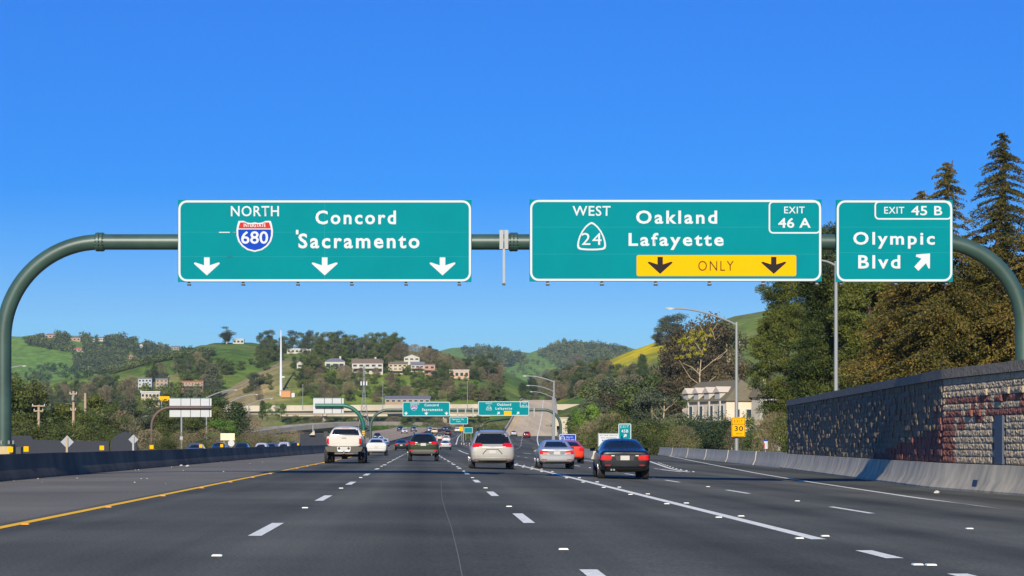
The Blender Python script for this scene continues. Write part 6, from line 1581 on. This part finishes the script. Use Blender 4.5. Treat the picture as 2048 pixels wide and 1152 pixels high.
for px, b_, tp in ((655, 772, 748), (670, 770, 752), (706, 760, 744), (735, 762, 750), (758, 758, 746), (772, 762, 750), (872, 770, 744), (886, 772, 742), (900, 772, 756), (890, 752, 724), (880, 744, 716), (905, 742, 720), (960, 762, 734), (945, 758, 730), (760, 790, 772), (720, 780, 764)):
    ptree("bare_tree" if (px % 3) == 0 else "oak_tree", px, b_, tp, "dark or brown tree scattered over the slope below the hillside houses", G7, wide=1.3)
def inside(P, q):
    r_ = False; j = len(P) - 1
    for i in range(len(P)):
        if (P[i][1] > q[1]) != (P[j][1] > q[1]) and q[0] < (P[j][0] - P[i][0]) * (q[1] - P[i][1]) / (P[j][1] - P[i][1]) + P[i][0]: r_ = not r_
        j = i
    return r_
def fill(poly, n, kinds, h0, h1, label, group, seed, wide=1.15, clear=()):
    rnd = random.Random(seed); xs = [p[0] for p in poly]; ys_ = [p[1] for p in poly]; c = 0
    while c < n:
        q = (rnd.uniform(min(xs), max(xs)), rnd.uniform(min(ys_), max(ys_)))
        if not inside(poly, q) or any(a < q[0] < b_ and cc < q[1] < d_ for a, b_, cc, d_ in clear): continue
        ptree(rnd.choice(kinds), q[0], q[1], q[1] - rnd.uniform(h0, h1), label, group, wide=wide); c += 1
HS = [(640, 692, 736, 764), (698, 776, 742, 770), (770, 875, 742, 768), (894, 942, 752, 778), (590, 608, 735, 752), (570, 626, 703, 722)]
fill([(505, 696), (620, 700), (700, 706), (800, 714), (800, 724), (700, 722), (640, 720), (600, 708), (510, 716)], 26, ("oak_tree", "oak_tree", "eucalyptus_tree"), 28, 46, "dark tree massed along the crest of the middle hill above the houses", G1, 51, 1.2, HS)
fill([(590, 770), (700, 768), (900, 772), (1010, 795), (1010, 806), (640, 806), (615, 790)], 46, ("oak_tree", "oak_tree", "bare_tree", "green_tree", "eucalyptus_tree"), 20, 34, "mixed tree in the belt at the foot of the middle hill behind the overpass", G6, 52, 1.3, HS)
fill([(300, 750), (400, 716), (470, 745), (440, 782), (300, 778)], 34, ("oak_tree", "oak_tree", "bare_tree", "eucalyptus_tree"), 18, 36, "dark tree scattered over the green slope left of the dry spur", "trees scattered over the green slope left of the dry spur", 57, 1.25)
fill([(420, 724), (505, 712), (515, 735), (450, 742)], 7, ("oak_tree", "leafy_shrub"), 7, 16, "small dark tree dotted over the green hill below the hilltop house", "trees dotted over the green hill below the hilltop house", 62, 1.2)
fill([(484, 792), (520, 758), (545, 765), (548, 796)], 6, ("oak_tree", "leafy_shrub"), 10, 26, "dark tree on the dry spur beside the white monopole", "trees on the dry spur beside the monopole", 58, 1.3)
fill([(590, 742), (640, 742), (650, 796), (600, 796)], 15, ("oak_tree", "leafy_shrub", "bare_tree"), 12, 30, "dark tree or bush on the slope right of the white monopole", "trees on the slope right of the monopole", 59, 1.3)
fill([(610, 735), (650, 722), (720, 722), (780, 728), (790, 745), (700, 760), (640, 768)], 18, ("oak_tree", "oak_tree", "bare_tree"), 18, 30, "dark tree crowding round the white hillside houses", "trees crowding round the white hillside houses", 53, 1.2, HS)
fill([(875, 745), (960, 735), (1000, 755), (1010, 790), (940, 785), (880, 772)], 20, ("bare_tree", "oak_tree", "oak_tree"), 20, 34, "dark or brown bare tree scattered over the slope below the hillside houses", G7, 54, 1.25, HS)
# --- left valley
G18 = "small garden trees before the hillside houses"
for px, b_, h_ in ((642, 744, 12), (655, 746, 10), (676, 745, 12), (700, 753, 13), (716, 755, 10), (734, 756, 12), (752, 755, 14), (780, 754, 10), (796, 755, 9), (812, 752, 14), (826, 751, 10), (838, 750, 12), (866, 758, 12), (904, 762, 9), (918, 763, 7), (932, 762, 9), (600, 712, 7), (615, 712, 8), (582, 711, 6)):
    ptree(rnd.choice(("oak_tree", "green_tree", "bare_tree")), px, b_, b_ - h_ * 1.45, "small garden tree before the hillside houses", G18, wide=1.3)
G19 = "trees half hiding the valley apartment blocks"
for px, b_, h_ in ((274, 790, 24), (288, 793, 20), (302, 795, 30), (316, 794, 22), (330, 793, 20), (342, 795, 26), (360, 792, 22), (374, 793, 20), (388, 794, 18), (402, 793, 24), (280, 814, 20), (296, 816, 16), (312, 815, 22), (418, 796, 34), (350, 784, 20)):
    ptree(rnd.choice(("oak_tree", "eucalyptus_tree", "oak_tree")), px, b_, b_ - h_, "dark tree half hiding the valley apartment blocks", G19, wide=.75, Y=rnd.uniform(840, 880) if b_ < 800 else 670.0)
G8 = "grey-green trees filling the left valley"
rnd = random.Random(5)
for px, b_, tp in ((95, 800, 764), (110, 806, 768), (125, 800, 762), (140, 806, 770), (158, 800, 764), (175, 806, 766), (190, 800, 760), (205, 804, 758), (220, 806, 760), (235, 808, 764), (250, 810, 758), (262, 812, 752), (180, 790, 752), (198, 788, 750), (215, 792, 752), (228, 786, 752), (66, 790, 760), (52, 760, 744), (66, 758, 742), (78, 760, 746), (330, 812, 780), (308, 818, 790), (395, 812, 782), (262, 800, 770), (276, 820, 790), (246, 826, 790), (120, 814, 784), (150, 820, 792), (100, 822, 790)):
    ptree(rnd.choice(("oak_tree", "eucalyptus_tree", "oak_tree", "bare_tree", "eucalyptus_tree")), px, b_, tp, "grey-green tree in the mass filling the left valley", G8, wide=1.2)
fill([(40, 800), (230, 790), (290, 770), (420, 770), (440, 806), (300, 818), (60, 815)], 34, ("oak_tree", "eucalyptus_tree", "bare_tree"), 26, 42, "grey-green tree in the mass filling the left valley", G8, 56, 1.25, [(270, 412, 770, 800), (278, 345, 800, 822)])
nearl = (("oak_tree", 42, 235, 748, "tall rounded yellow-green tree nearest the gantry's median leg", .8, L_OLV), ("conifer_tree", 24, 240, 760, "dark tree directly behind the gantry's median leg", 1.5, None), ("conifer_tree", 66, 250, 786, "dark conifer right of the tall yellow-green tree", 1.2, None), ("leafy_shrub", 30, 215, 812, "dark olive bush behind the gantry's median leg", 1.2, None),
         ("leafy_shrub", 60, 205, 832, "olive bush mass below the crossarm pole", 1.3, None), ("leafy_shrub", 20, 200, 836, "olive bush behind the reflectors by the gantry leg", 1.3, None), ("leafy_shrub", 105, 205, 822, "wide olive bush left of the transformer pole", 1.25, None), ("leafy_shrub", 140, 200, 826, "olive bush right below the transformer pole", 1.2, None), ("green_tree", 122, 240, 806, "bright yellow-green tree crowning the roadside bushes", 1.4, L_OLV), ("green_tree", 182, 240, 786, "slim yellow-green tree right of the bare wooden pole", .9, L_OLV),
         ("oak_tree", 176, 215, 822, "dark tree at the foot of the bare wooden pole", 1.0, None), ("oak_tree", 203, 225, 806, "dark green roadside tree above the dark wall", 1.2, None), ("bare_shrub", 222, 235, 818, "brown bare bush left of the hump wall", 1.1, None), ("oak_tree", 245, 300, 806, "grey-green roadside tree behind the hump wall", .9, L_EUC), ("oak_tree", 272, 320, 800, "dark grey tree left of the weathered arch", 1.0, L_EUC), ("leafy_shrub", 230, 215, 850, "pale olive bush at the hump wall's shoulder", .8, L_OLV),
         ("conifer_tree", 318, 390, 818, "olive conifer left beneath the wide sign back", 1.2, L_OLV), ("conifer_tree", 338, 395, 826, "olive conifer in the middle beneath the wide sign back", 1.3, L_OLV), ("oak_tree", 318, 420, 792, "dark round tree between cream office and wide sign back", 1.0, None), ("conifer_tree", 376, 400, 830, "tall olive tree between the two poles under the wide sign back", 1.2, L_OLV), ("conifer_tree", 396, 405, 828, "dense olive tree right under the wide sign back", 1.2, L_OLV), ("green_tree", 352, 380, 846, "yellow-green bushy tree under the wide sign back", 1.2, L_OLV),
         ("green_tree", 432, 430, 812, "yellow-green tree beside the overpass end", 1.1, L_OLV), ("green_tree", 446, 400, 836, "deep green round tree behind the cream sign back", 1.2, None), ("conifer_tree", 474, 430, 800, "dark slender conifer before the overpass deck", 1.3, None), ("conifer_tree", 432, 440, 790, "dark conifer where the overpass meets the wide sign", 1.3, None), ("bare_shrub", 418, 330, 856, "bare bush near the dark grey suv over the barrier", 1.2, None), ("bare_tree", 492, 470, 826, "brown bare tree behind the ramp bridge end", 1.2, None))
for kd, px, Y, tp, lab, w, mt in nearl: ptree(kd, px, 0, tp, lab, Y=Y, wide=w, mt=mt, z=-.9)
G9 = "brown brush lining the far side of the opposite lanes"
for i, (px, Y, tp) in enumerate(((476, 330, 868), (492, 340, 866), (508, 345, 862), (522, 350, 858), (536, 350, 864), (550, 355, 858), (566, 360, 862), (582, 365, 860), (598, 380, 862), (612, 390, 866), (450, 320, 870), (436, 310, 872), (400, 300, 868), (384, 300, 866), (360, 300, 864), (330, 290, 862), (300, 290, 858))):
    ptree("bare_shrub" if i % 3 else "leafy_shrub", px, 0, tp, "brown brush bush lining the far side of the opposite lanes", G9, Y=Y, wide=1.0, z=-.9)
G10 = "bushes beneath the overpass decks"
rnd = random.Random(3)
for px in list(range(585, 700, 13)) + list(range(705, 960, 14)):
    Y = rnd.uniform(820, 900); ptree(rnd.choice(("bare_shrub", "leafy_shrub", "oak_tree")), px + rnd.uniform(-4, 4), 0, rnd.uniform(829, 838), "small bush in the strip beneath the overpass decks", G10, Y=Y, wide=1.1)
G11 = "gore shrubs between the bending lanes and the flyover"
for px, Y, tp in ((938, 500, 852), (948, 510, 850), (958, 520, 846), (968, 530, 848), (978, 540, 842), (988, 560, 838), (998, 580, 842), (964, 470, 866), (976, 480, 862)):
    ptree("leafy_shrub", px, 0, tp, "olive shrub in the gore between the bending lanes and the flyover", G11, Y=Y, wide=.9)
G12 = "low green hedge bushes along the outer edge of the opposite lanes"
for k in range(14):
    px = 756 + k * 9; Y = 800 + k * 3
    ptree("leafy_shrub", px, 0, 846.5, "low green bush along the outer edge of the far opposite lanes", G12, Y=Y, wide=1.6, mt=L_GREEN)
# --- right hillside above the exit
G13 = "dark wood of mixed trees on the right hillside"
rnd = random.Random(8)
for px, b_, tp in ((1046, 800, 764), (1062, 792, 758), (1076, 790, 752), (1090, 786, 748), (1104, 782, 742), (1118, 780, 738), (1130, 772, 734), (1146, 770, 730), (1160, 772, 732), (1176, 768, 730), (1192, 766, 726), (1206, 768, 738), (1100, 806, 774), (1122, 800, 768), (1142, 796, 762), (1164, 796, 760), (1186, 794, 756), (1206, 790, 748), (1226, 780, 744), (1216, 800, 762), (1236, 796, 762), (1256, 792, 758), (1276, 792, 756), (1296, 794, 758), (1052, 806, 780), (1072, 808, 782)):
    ptree(rnd.choice(("oak_tree", "conifer_tree", "eucalyptus_tree", "bare_tree", "oak_tree")), px, b_, tp, "tree in the dark mixed wood on the right hillside", G13, wide=1.25)
fill([(1040, 806), (1100, 765), (1150, 745), (1225, 762), (1300, 774), (1320, 800), (1200, 806)], 55, ("oak_tree", "conifer_tree", "eucalyptus_tree", "oak_tree", "bare_tree"), 30, 48, "tree in the dark mixed wood on the right hillside", G13, 55, 1.25)
G20 = "bushes below the far end of the overpass right of the flyover"
rnd = random.Random(61)
for i in range(22):
    px = 1146 + i * 3.6; ptree(rnd.choice(("oak_tree", "leafy_shrub", "green_tree")), px, 0, rnd.uniform(816, 836), "bush below the far end of the overpass right of the flyover", G20, Y=rnd.uniform(560, 680), wide=1.3)
mids = (("oak_tree", 1240, 770, 726, "dark oak at the lower edge of the yellow flower slope", 1.1), ("conifer_tree", 1285, 768, 706, "dark tree block standing against the yellow flowers", 1.0), ("bare_tree", 1258, 772, 732, "greyish bare tree under the flower slope", 1.2), ("eucalyptus_tree", 1330, 690, 632, "dense eucalyptus on the skyline at the top of the flower slope", 1.6), ("eucalyptus_tree", 1352, 690, 628, "second dense eucalyptus on the skyline above the flower slope", 1.7), ("eucalyptus_tree", 1316, 692, 650, "small leaning eucalyptus at the skyline edge", 1.6),
        ("conifer_tree", 1062, 776, 748, "dark pointed conifer near the flyover lamps", 1.0))
for kd, px, b_, tp, lab, w in mids: ptree(kd, px, b_, tp, lab, wide=w)
G14 = "big brown eucalyptus of the grove behind the white building"
for px, Y, tp, w in ((1372, 470, 648, .75), (1398, 480, 626, .75), (1424, 490, 630, .75), (1446, 480, 646, .7), (1462, 470, 668, .7), (1340, 480, 690, .8), (1355, 470, 700, .8), (1318, 500, 708, .8), (1436, 460, 700, .8), (1470, 455, 720, .8), (1488, 520, 700, .9)):
    ptree("eucalyptus_tree", px, 0, tp, "tall brownish eucalyptus in the grove behind the white building", G14, Y=Y, wide=w, mt=leaf_mat("brown_eucalyptus_leaves", [lin(46, 42, 30), lin(74, 66, 44), lin(104, 92, 58)], .3) if "brown_eucalyptus_leaves" not in MATS else MATS["brown_eucalyptus_leaves"])
G15 = "grey-brown trees in front of the right hillside wood"
rnd = random.Random(21)
for px, Y, tp in ((1200, 380, 764), (1222, 370, 756), (1246, 365, 752), (1270, 360, 750), (1292, 355, 752), (1314, 350, 748), (1330, 345, 756), (1230, 330, 790), (1256, 325, 792), (1284, 320, 784), (1310, 315, 780), (1330, 310, 776), (1180, 350, 790)):
    ptree(rnd.choice(("eucalyptus_tree", "oak_tree", "bare_tree", "eucalyptus_tree")), px, 0, tp, "grey-brown tree before the right hillside wood, above the EXIT 45B sign", G15, Y=Y, wide=1.15, z=-.9, mt=MATS["brown_eucalyptus_leaves"] if rnd.random() < .4 else None)
G16 = "bushes behind the barriers along the exit ramp"
rnd = random.Random(31)
for px, Y, tp in ((1172, 285, 824), (1184, 280, 842), (1204, 260, 832), (1222, 255, 826), (1240, 250, 812), (1262, 245, 822), (1284, 240, 816), (1306, 238, 826), (1328, 235, 820), (1346, 230, 834), (1200, 240, 860), (1260, 230, 850), (1300, 225, 846)):
    ptree(rnd.choice(("leafy_shrub", "leafy_shrub", "bare_shrub", "bare_shrub")), px, 0, tp, "olive or brown bush crowding behind the barriers along the exit ramp", G16, Y=Y, wide=1.0, z=-.9)
rts = (("leafy_shrub", 1394, 262, 814, "dense dark green shrub left of the yellow speed sign", .95, L_CON), ("leafy_shrub", 1430, 255, 806, "big dark green shrub directly left of the yellow speed sign", .95, L_CON), ("leafy_shrub", 1454, 262, 812, "green shrub just behind the yellow speed sign", .7, L_OAK), ("leafy_shrub", 1498, 258, 808, "tall green shrub right of the yellow speed sign", .6, L_OAK), ("leafy_shrub", 1516, 230, 848, "dark shrub under the pine left of the white marker", .8, L_CON), ("bare_shrub", 1540, 150, 826, "pale leafless bush by the end of the sound wall", .55, None), ("bare_shrub", 1556, 145, 822, "reddish leafless bush against the end of the sound wall", .5, None), ("bare_shrub", 1470, 240, 850, "pale twiggy bush at the foot of the tall lamp", .6, None), ("green_tree", 1178, 300, 806, "bright green tree beneath the overpass end", .8, None), ("bare_shrub", 1366, 215, 850, "tan leafless bush behind the exit barrier bend", .8, None))
for kd, px, Y, tp, lab, w, mt in rts: ptree(kd, px, 0, tp, lab, Y=Y, wide=w, mt=mt, z=-.9)

# --- the great white-limbed eucalyptus with yellow-green leaves
Y = 436.0; x = PX(1402, Y); zb = float(terrain(x, Y)); k = Y / F
t = thing("eucalyptus_tree", "big eucalyptus with bare white limbs and bright yellow-green leaf tufts", "tree", (x, Y, zb))
def P3(px, py, dy=0): return Vector((PX(px, Y), Y + dy, PZ(py, Y)))
limbs = [((1400, 800), (1401, 750), (1405, 705), (1412, 680)), ((1405, 705), (1392, 690), (1380, 672)), ((1412, 680), (1425, 662), (1436, 646)), ((1412, 680), (1406, 664), (1400, 650)), ((1401, 750), (1385, 735), (1366, 726)), ((1402, 742), (1425, 722), (1452, 702)), ((1425, 722), (1440, 716), (1455, 700)), ((1400, 770), (1382, 755), (1360, 720)), ((1425, 662), (1430, 680), (1440, 670)), ((1380, 672), (1368, 680), (1362, 700)), ((1400, 785), (1420, 760), (1432, 752))]
mb = MB(); rnd = random.Random(2)
for i, L_ in enumerate(limbs):
    r0 = 1.25 if i == 0 else .5
    mb.tube([P3(a, b_, rnd.uniform(-1.5, 1.5) if j else 0) for j, (a, b_) in enumerate(L_)], [r0 * (1 - .28 * j) * .17 for j in range(len(L_))], 8)
mb.build("trunk", M_PALEB, t, 60, world=True)
rs = np.random.RandomState(4); bl = []
for a, b_, r_ in ((1366, 692, 1.3), (1372, 676, 1.5), (1384, 668, 1.3), (1362, 706, 1.2), (1398, 690, 1.1), (1404, 668, 1.3), (1412, 676, 1.2), (1390, 700, 1.0), (1424, 668, 1.0), (1376, 704, 1.1), (1400, 700, .9)):
    c = P3(a, b_, rs.uniform(-2, .5)) - t.location; bl += [(c.x + rs.uniform(-1.3, 1.3), c.y, c.z + rs.uniform(-1.2, 1.2), r_ * .42, r_ * .42, r_ * .36) for _ in range(3)]
obj("crown", leaves_mesh("crown", [lumpy(rs, bl, 2200, .2, 1.8)]), leaf_mat("yellow_green_leaves", [lin(98, 96, 20), lin(146, 140, 30), lin(178, 168, 46)], .5), t)

# --- near conifers behind the sound wall
def conifer(label, name, px, Y, top, base_w, nb, seed, lm, droop, leaf, sparse_top=.0, low=.1, zb=-.6, tuft=26, bark=M_BARK, rx=1.0, upturn=0):
    """Trunk with whorls of boughs; each bough carries sprays along its length."""
    rs = np.random.RandomState(seed); x = PX(px, Y); Hh = PZ(top, Y) - zb
    t = thing(name, label, "tree", (x, Y, zb))
    tr = MB().tube([(rs.uniform(-.06, .06) * i, rs.uniform(-.06, .06) * i, Hh * i / 7) for i in range(8)], [max(.03, .022 * Hh * (1 - i / 7.2)) for i in range(8)], 10)
    Vs = []
    for i in range(nb):
        u = low + (1 - low) * (i / nb) ** .92 + rs.uniform(-.01, .01); u = min(u, .995)
        L = base_w * ((1 - u) ** .72 * (.65 + .5 * rs.random()) + .035) * (1 + .35 * math.sin(u * 40 + seed) * (1 - u))
        if u > .72 and rs.random() < sparse_top: L *= rs.uniform(.25, .6)
        a = rs.uniform(0, 6.283); dirx, diry = math.cos(a), math.sin(a)
        z0 = u * Hh; m = max(4, int(tuft * (L / base_w + .12) * (1 - sparse_top * .55 * max(0, u - .6) / .4)))
        s_ = np.sort(rs.random(m)) ** .75
        C = np.stack([dirx * s_ * L, diry * s_ * L * rx, z0 + upturn * L * s_ - droop * L * s_ ** 1.6], 1)
        lat = rs.normal(size=m) * (.06 + .20 * L * s_ * (1.05 - s_ * .7)); C += np.stack([-diry * lat, dirx * lat, -abs(lat) * .25], 1) + rs.normal(size=(m, 3)) * np.array([.04, .04, .05]) * (L * .4 + .3)
        ax = nrm(np.stack([np.full(m, dirx), np.full(m, diry), np.full(m, upturn - droop * 1.1)], 1) + rs.normal(size=(m, 3)) * .5)
        N = nrm(rs.normal(size=(m, 3)) * .7 + np.array([0, -.1, .45]))
        Vs.append(leaf_quads(rs, C, N, leaf * (1 - .35 * u), 2.0, ax))
        if i % 3 == 0: tr.tube([(0, 0, z0), (dirx * L * .55, diry * L * .55, z0 + upturn * L * .5 - droop * L * .35), (dirx * L * .95, diry * L * .95, z0 + upturn * L - droop * L)], [.05 * (1 - u) + .015, .03 * (1 - u) + .012, .008], 5)
    tr.build("trunk", bark, t, 50)
    obj("crown", leaves_mesh("crown", Vs), lm, t)
    return t
conifer("tall redwood with a thin brownish pointed top, farther behind the curved gantry leg", "redwood_tree", 2005, 112, 264, 5.6, 460, 3, L_RED, .30, .085, .4, tuft=420)
conifer("redwood whose thin top rises just right of the Olympic sign", "redwood_tree", 1892, 112, 322, 5.6, 430, 5, L_RED, .30, .085, .4, tuft=420)
conifer("redwood whose sparse tip barely clears the Olympic sign", "redwood_tree", 1843, 118, 380, 5.6, 400, 9, L_RED, .30, .085, .4, tuft=420)
conifer("redwood filling the gap behind the curved gantry leg", "redwood_tree", 1955, 120, 470, 5.8, 380, 11, L_RED, .28, .09, .4, tuft=420)
conifer("redwood at the photo's edge beyond the gantry leg", "redwood_tree", 2075, 108, 430, 5.4, 340, 13, L_RED, .28, .09, .4, tuft=420)
conifer("low bushy redwood over the middle of the sound wall", "redwood_tree", 1800, 128, 560, 6.0, 340, 15, L_RED, .22, .09, .2, tuft=420)
def pine(label, px, Y, top, w, seed, lean=0):
    """Monterey pine: billowing clumps of long needles on rising limbs."""
    rs = np.random.RandomState(seed); x = PX(px, Y); zb = -.6; Hh = PZ(top, Y) - zb
    t = thing("pine_tree", label, "tree", (x, Y, zb)); tr = MB().tube([(lean * i / 6, 0, Hh * .95 * i / 6) for i in range(7)], [.36 * (1 - i / 6.6) + .03 for i in range(7)], 10)
    Vs = []
    for i in range(280):
        u = rs.uniform(.1, .98); R0 = w * (1.0 if u < .5 else math.sqrt(max(.02, 1 - ((u - .5) / .52) ** 2))) * (.75 + .25 * math.sin(u * 14 + seed)); a = rs.uniform(0, 6.283); rr = R0 * rs.uniform(.35, 1) ** .6
        c = np.array([math.cos(a) * rr + lean * u, math.sin(a) * rr, u * Hh - .12 * rr]); q = rs.uniform(.5, 1.0)
        m = 420; d = nrm(rs.normal(size=(m, 3)) + np.array([math.cos(a) * .5, math.sin(a) * .5, .55])); C = c + d * (rs.random((m, 1)) ** .5) * np.array([q * 1.25, q * 1.25, q * .72])
        Vs.append(leaf_quads(rs, C, nrm(rs.normal(size=(m, 3))), .055, 4.2, nrm(d + np.array([0, 0, .45]) + rs.normal(size=(m, 3)) * .3)))
        if i % 2 == 0: tr.tube([(lean * u, 0, max(.5, u * Hh - rr * .5)), tuple(c * np.array([.6, .6, 1]) - np.array([0, 0, rr * .18])), tuple(c)], [.10 * (1 - u) + .03, .05, .015], 5)
    tr.build("trunk", M_BARK, t, 50); obj("crown", leaves_mesh("crown", Vs), L_PINE, t)
pine("big billowing pine left of the plain street lamp, above the wall's far end", 1574, 180, 500, 3.6, 1)
pine("big pine right behind the plain street lamp", 1664, 146, 446, 3.1, 2)
pine("lower pine shoulder to the right of the plain street lamp", 1738, 140, 520, 2.9, 3)
G17 = "low conifer growth along the top of the sound wall"
rnd = random.Random(41)
for px, Y, tp in ((1600, 135, 770), (1640, 128, 740), (1690, 122, 724), (1740, 112, 716), (1770, 118, 716)):
    ptree("leafy_shrub", px, 0, tp, "low evergreen growth showing over the coping of the sound wall", G17, Y=Y, wide=.55, z=-.9, mt=L_RED if px > 1760 else L_PINE)

# --- woods too far and dense to count
def wood(name, label, poly, n, hpx, seed, y0, clear=()):
    rs = np.random.RandomState(seed); P = np.array(poly, float); lo, hi = P.min(0), P.max(0); Vs = []; c = 0
    def inside(q):
        r_ = False; j = len(P) - 1
        for i in range(len(P)):
            if (P[i, 1] > q[1]) != (P[j, 1] > q[1]) and q[0] < (P[j, 0] - P[i, 0]) * (q[1] - P[i, 1]) / (P[j, 1] - P[i, 1]) + P[i, 0]: r_ = not r_
            j = i
        return r_
    tries = 0
    while c < n and tries < n * 8:
        tries += 1
        q = lo + (hi - lo) * rs.random(2)
        if not inside(q): continue
        if any(a < q[0] < b_ and cc < q[1] < d_ for a, b_, cc, d_ in clear): continue
        x, Y, z = hit(q[0], q[1], y0)
        if Y > 4150: continue
        h = hpx * rs.uniform(.6, 1.5) * Y / F; r = h * rs.uniform(.38, .6)
        bl = [(x + rs.uniform(-.4, .4) * r, Y + rs.uniform(-.4, .4) * r, z + h * rs.uniform(.35, .7), r * rs.uniform(.5, .8), r * rs.uniform(.5, .8), h * rs.uniform(.22, .36)) for _ in range(4)]
        Vs.append(lumpy(rs, bl, 90, h * .11)); c += 1
    return prop(obj(name, leaves_mesh(name, Vs), L_FAR), label, "wood", None, "stuff")
gaps = [(88, 114, 664, 689), (136, 163, 670, 695), (179, 192, 674, 697), (194, 211, 673, 697), (146, 170, 693, 717), (254, 269, 708, 732), (275, 290, 686, 709), (340, 360, 690, 713)]
wood("far_woodland", "dense dark wood with scattered houses covering the far left hill", [(45, 690), (75, 678), (110, 674), (150, 676), (200, 678), (240, 680), (300, 694), (390, 708), (430, 722), (400, 738), (330, 745), (260, 752), (200, 750), (150, 744), (148, 722), (140, 706), (100, 700)], 1500, 13, 1, 1300, gaps)
wood("far_woodland", "bluish oak wood over the far hills seen through the valley gap", [(925, 704), (960, 700), (1000, 706), (1040, 714), (1052, 722), (1030, 730), (1000, 742), (960, 730), (930, 716)], 300, 13, 2, 2000)
wood("far_woodland", "bluish oak wood on the far hill right of the grassy saddle", [(1075, 712), (1090, 699), (1130, 691), (1180, 696), (1240, 701), (1290, 716), (1260, 740), (1200, 752), (1130, 752), (1110, 738), (1100, 722)], 700, 13, 3, 1700)
wood("far_woodland", "scattered trees along the lower grassy flank of the far left hill", [(40, 742), (150, 735), (220, 748), (300, 750), (380, 742), (420, 745), (300, 765), (60, 765)], 90, 14, 6, 1300)
wood("far_woodland", "sparse scrub dotted over the far green saddle", [(1000, 745), (1060, 722), (1090, 735), (1110, 760), (1060, 765), (1020, 765)], 45, 9, 4, 1700)

# --- raised pavement markers, each its own ceramic dot
dm = MB(); dm.prism([(-.055, 0), (-.045, .016), (.045, .016), (.055, 0)], -.05, .05)
DOT = dm.mesh("pavement_marker"); DOT.materials.append(mat("ceramic_white", lin(232, 228, 216), .35))
DOTY = dm.mesh("pavement_marker"); DOTY.materials.append(mat("ceramic_amber", lin(226, 150, 30), .35))
def dot(x, y, me, label, group):
    o = obj("pavement_marker", me); o.location = (x, y, zroad(x, y) + .008); prop(o, label, "road marker", group)
for y in np.arange(20.3, 170, 14.63): dot(lane1(y), y, DOT, "white raised marker between the dashes left of the middle lane", "markers on the line left of the middle lane")
for y in np.arange(20.3 - 2.1, 170, 14.63): dot(lane2(y) + .0, y + 4.0, DOT, "white raised marker between the dashes right of the middle lane", "markers on the line right of the middle lane")
for y in np.arange(31.5, 120, 14.63): dot(8.55, y, DOT, "white raised marker between the thin dashes of the exit lanes", "markers on the thin exit lane dashes")
for y in np.arange(26.5, 150, 7.32):
    for s_ in (-.26, .26): dot(wht(y) + s_, y + (s_ > 0) * .9, DOT, "white raised marker beside the long solid line", "markers beside the long solid line")
for s_ in (-.07, .07): dot(5.2 + s_, 20.9, DOT, "white marker of the close pair before the solid line begins", "close pair of markers before the solid line")
for y in np.arange(28, 130, 7.3): dot(yel(y) + .16, y, DOTY, "amber raised marker beside the yellow edge line", "markers beside the yellow edge line")
for y in np.arange(98, 140, 4): dot(exl(y) + .3, y, DOT, "white raised marker on the exit gore line", "markers on the exit gore line")

# --- litter along the barrier foot
M_LIT = mat("pale_litter", lin(196, 190, 178), .8, noise=.4, scale=8)
rnd = random.Random(9)
for i in range(26):
    big = i < 4
    px, py = ((20, 960), (362, 932), (375, 933), (1735, 981))[i] if big else (rnd.uniform(20, 560), rnd.uniform(0, 1))
    if not big:
        Yl = rnd.uniform(40, 120); x = rnd.uniform(med(Yl) + .4, -6.6) if rnd.random() < .6 else med(Yl) + rnd.uniform(.2, .8)
    else:
        Yl = F * 1.17 / (py - VY) if px < 1500 else 58.0; x = PX(px, Yl) if px < 1500 else 14.8
    s_ = (.09 if big else rnd.uniform(.012, .03))
    bm = bmesh.new(); bmesh.ops.create_icosphere(bm, subdivisions=2, radius=s_)
    for v in bm.verts: v.co *= rnd.uniform(.7, 1.25); v.co.z = max(-.02, v.co.z * .55)
    me = bpy.data.meshes.new("litter_scrap"); bm.to_mesh(me); bm.free()
    o = obj("litter_scrap", me, M_LIT); o.location = (x, Yl, zroad(x, Yl) + .02)
    prop(o, ("crumpled pale scrap at the near foot of the median barrier", "larger pale lump of litter on the shoulder", "small scrap beside the larger pale lump on the shoulder", "pale scrap on the pavement before the sound wall")[i] if big else "tiny pale scrap scattered on the median shoulder", "litter", None if big else "tiny scraps scattered on the median shoulder")
# yellow crash cushion and white posts in the gore
t = thing("crash_cushion", "yellow crash cushion nose at the tip of the gore", "crash cushion", (PX(946, 380), 380, -.1))
MB().tube([(0, 0, 0), (0, 0, .95)], .42, 14).build("drum", M_SYEL, t, 40); MB().tube([(0, .9, 0), (0, .9, .95)], .42, 14).build("drum", M_SYEL, t, 40)
MB().box(-.43, .43, -.44, -.42, .4, .7).build("reflective_panel", M_SWHITE, t)
for k, px in enumerate((923, 928, 933, 939)):
    t = thing("delineator_post", "short white delineator post in the gore beside the crash cushion", "post", (PX(px, 420 - k * 6), 420 - k * 6, -.2), 0, "white delineator posts in the gore")
    MB().tube([(0, 0, 0), (0, 0, 1.1)], .07, 8).build("tube", M_SWHITE, t, 40); MB().box(-.08, .08, -.09, -.07, .85, 1.0).build("reflector", M_SYEL, t)

# ------------------------------------------------------------------ air
HAZE = 4.6e-5
hz = MB().box(-6000, 6000, -300, 5600, -3.2, 420)
ho = obj("haze", hz.mesh("haze"), None)
hm = bpy.data.materials.new("haze"); hm.use_nodes = True; nt = hm.node_tree
nt.nodes.remove(nt.nodes["Principled BSDF"])
pv = nd(nt, "ShaderNodeVolumePrincipled"); pv.inputs["Color"].default_value = (.62, .80, 1.0, 1); pv.inputs["Density"].default_value = HAZE; pv.inputs["Anisotropy"].default_value = 0.0
nt.links.new(pv.outputs[0], nt.nodes["Material Output"].inputs["Volume"]); ho.data.materials.append(hm)
prop(ho, "thin bluish air over the valley", "haze", None, "stuff")
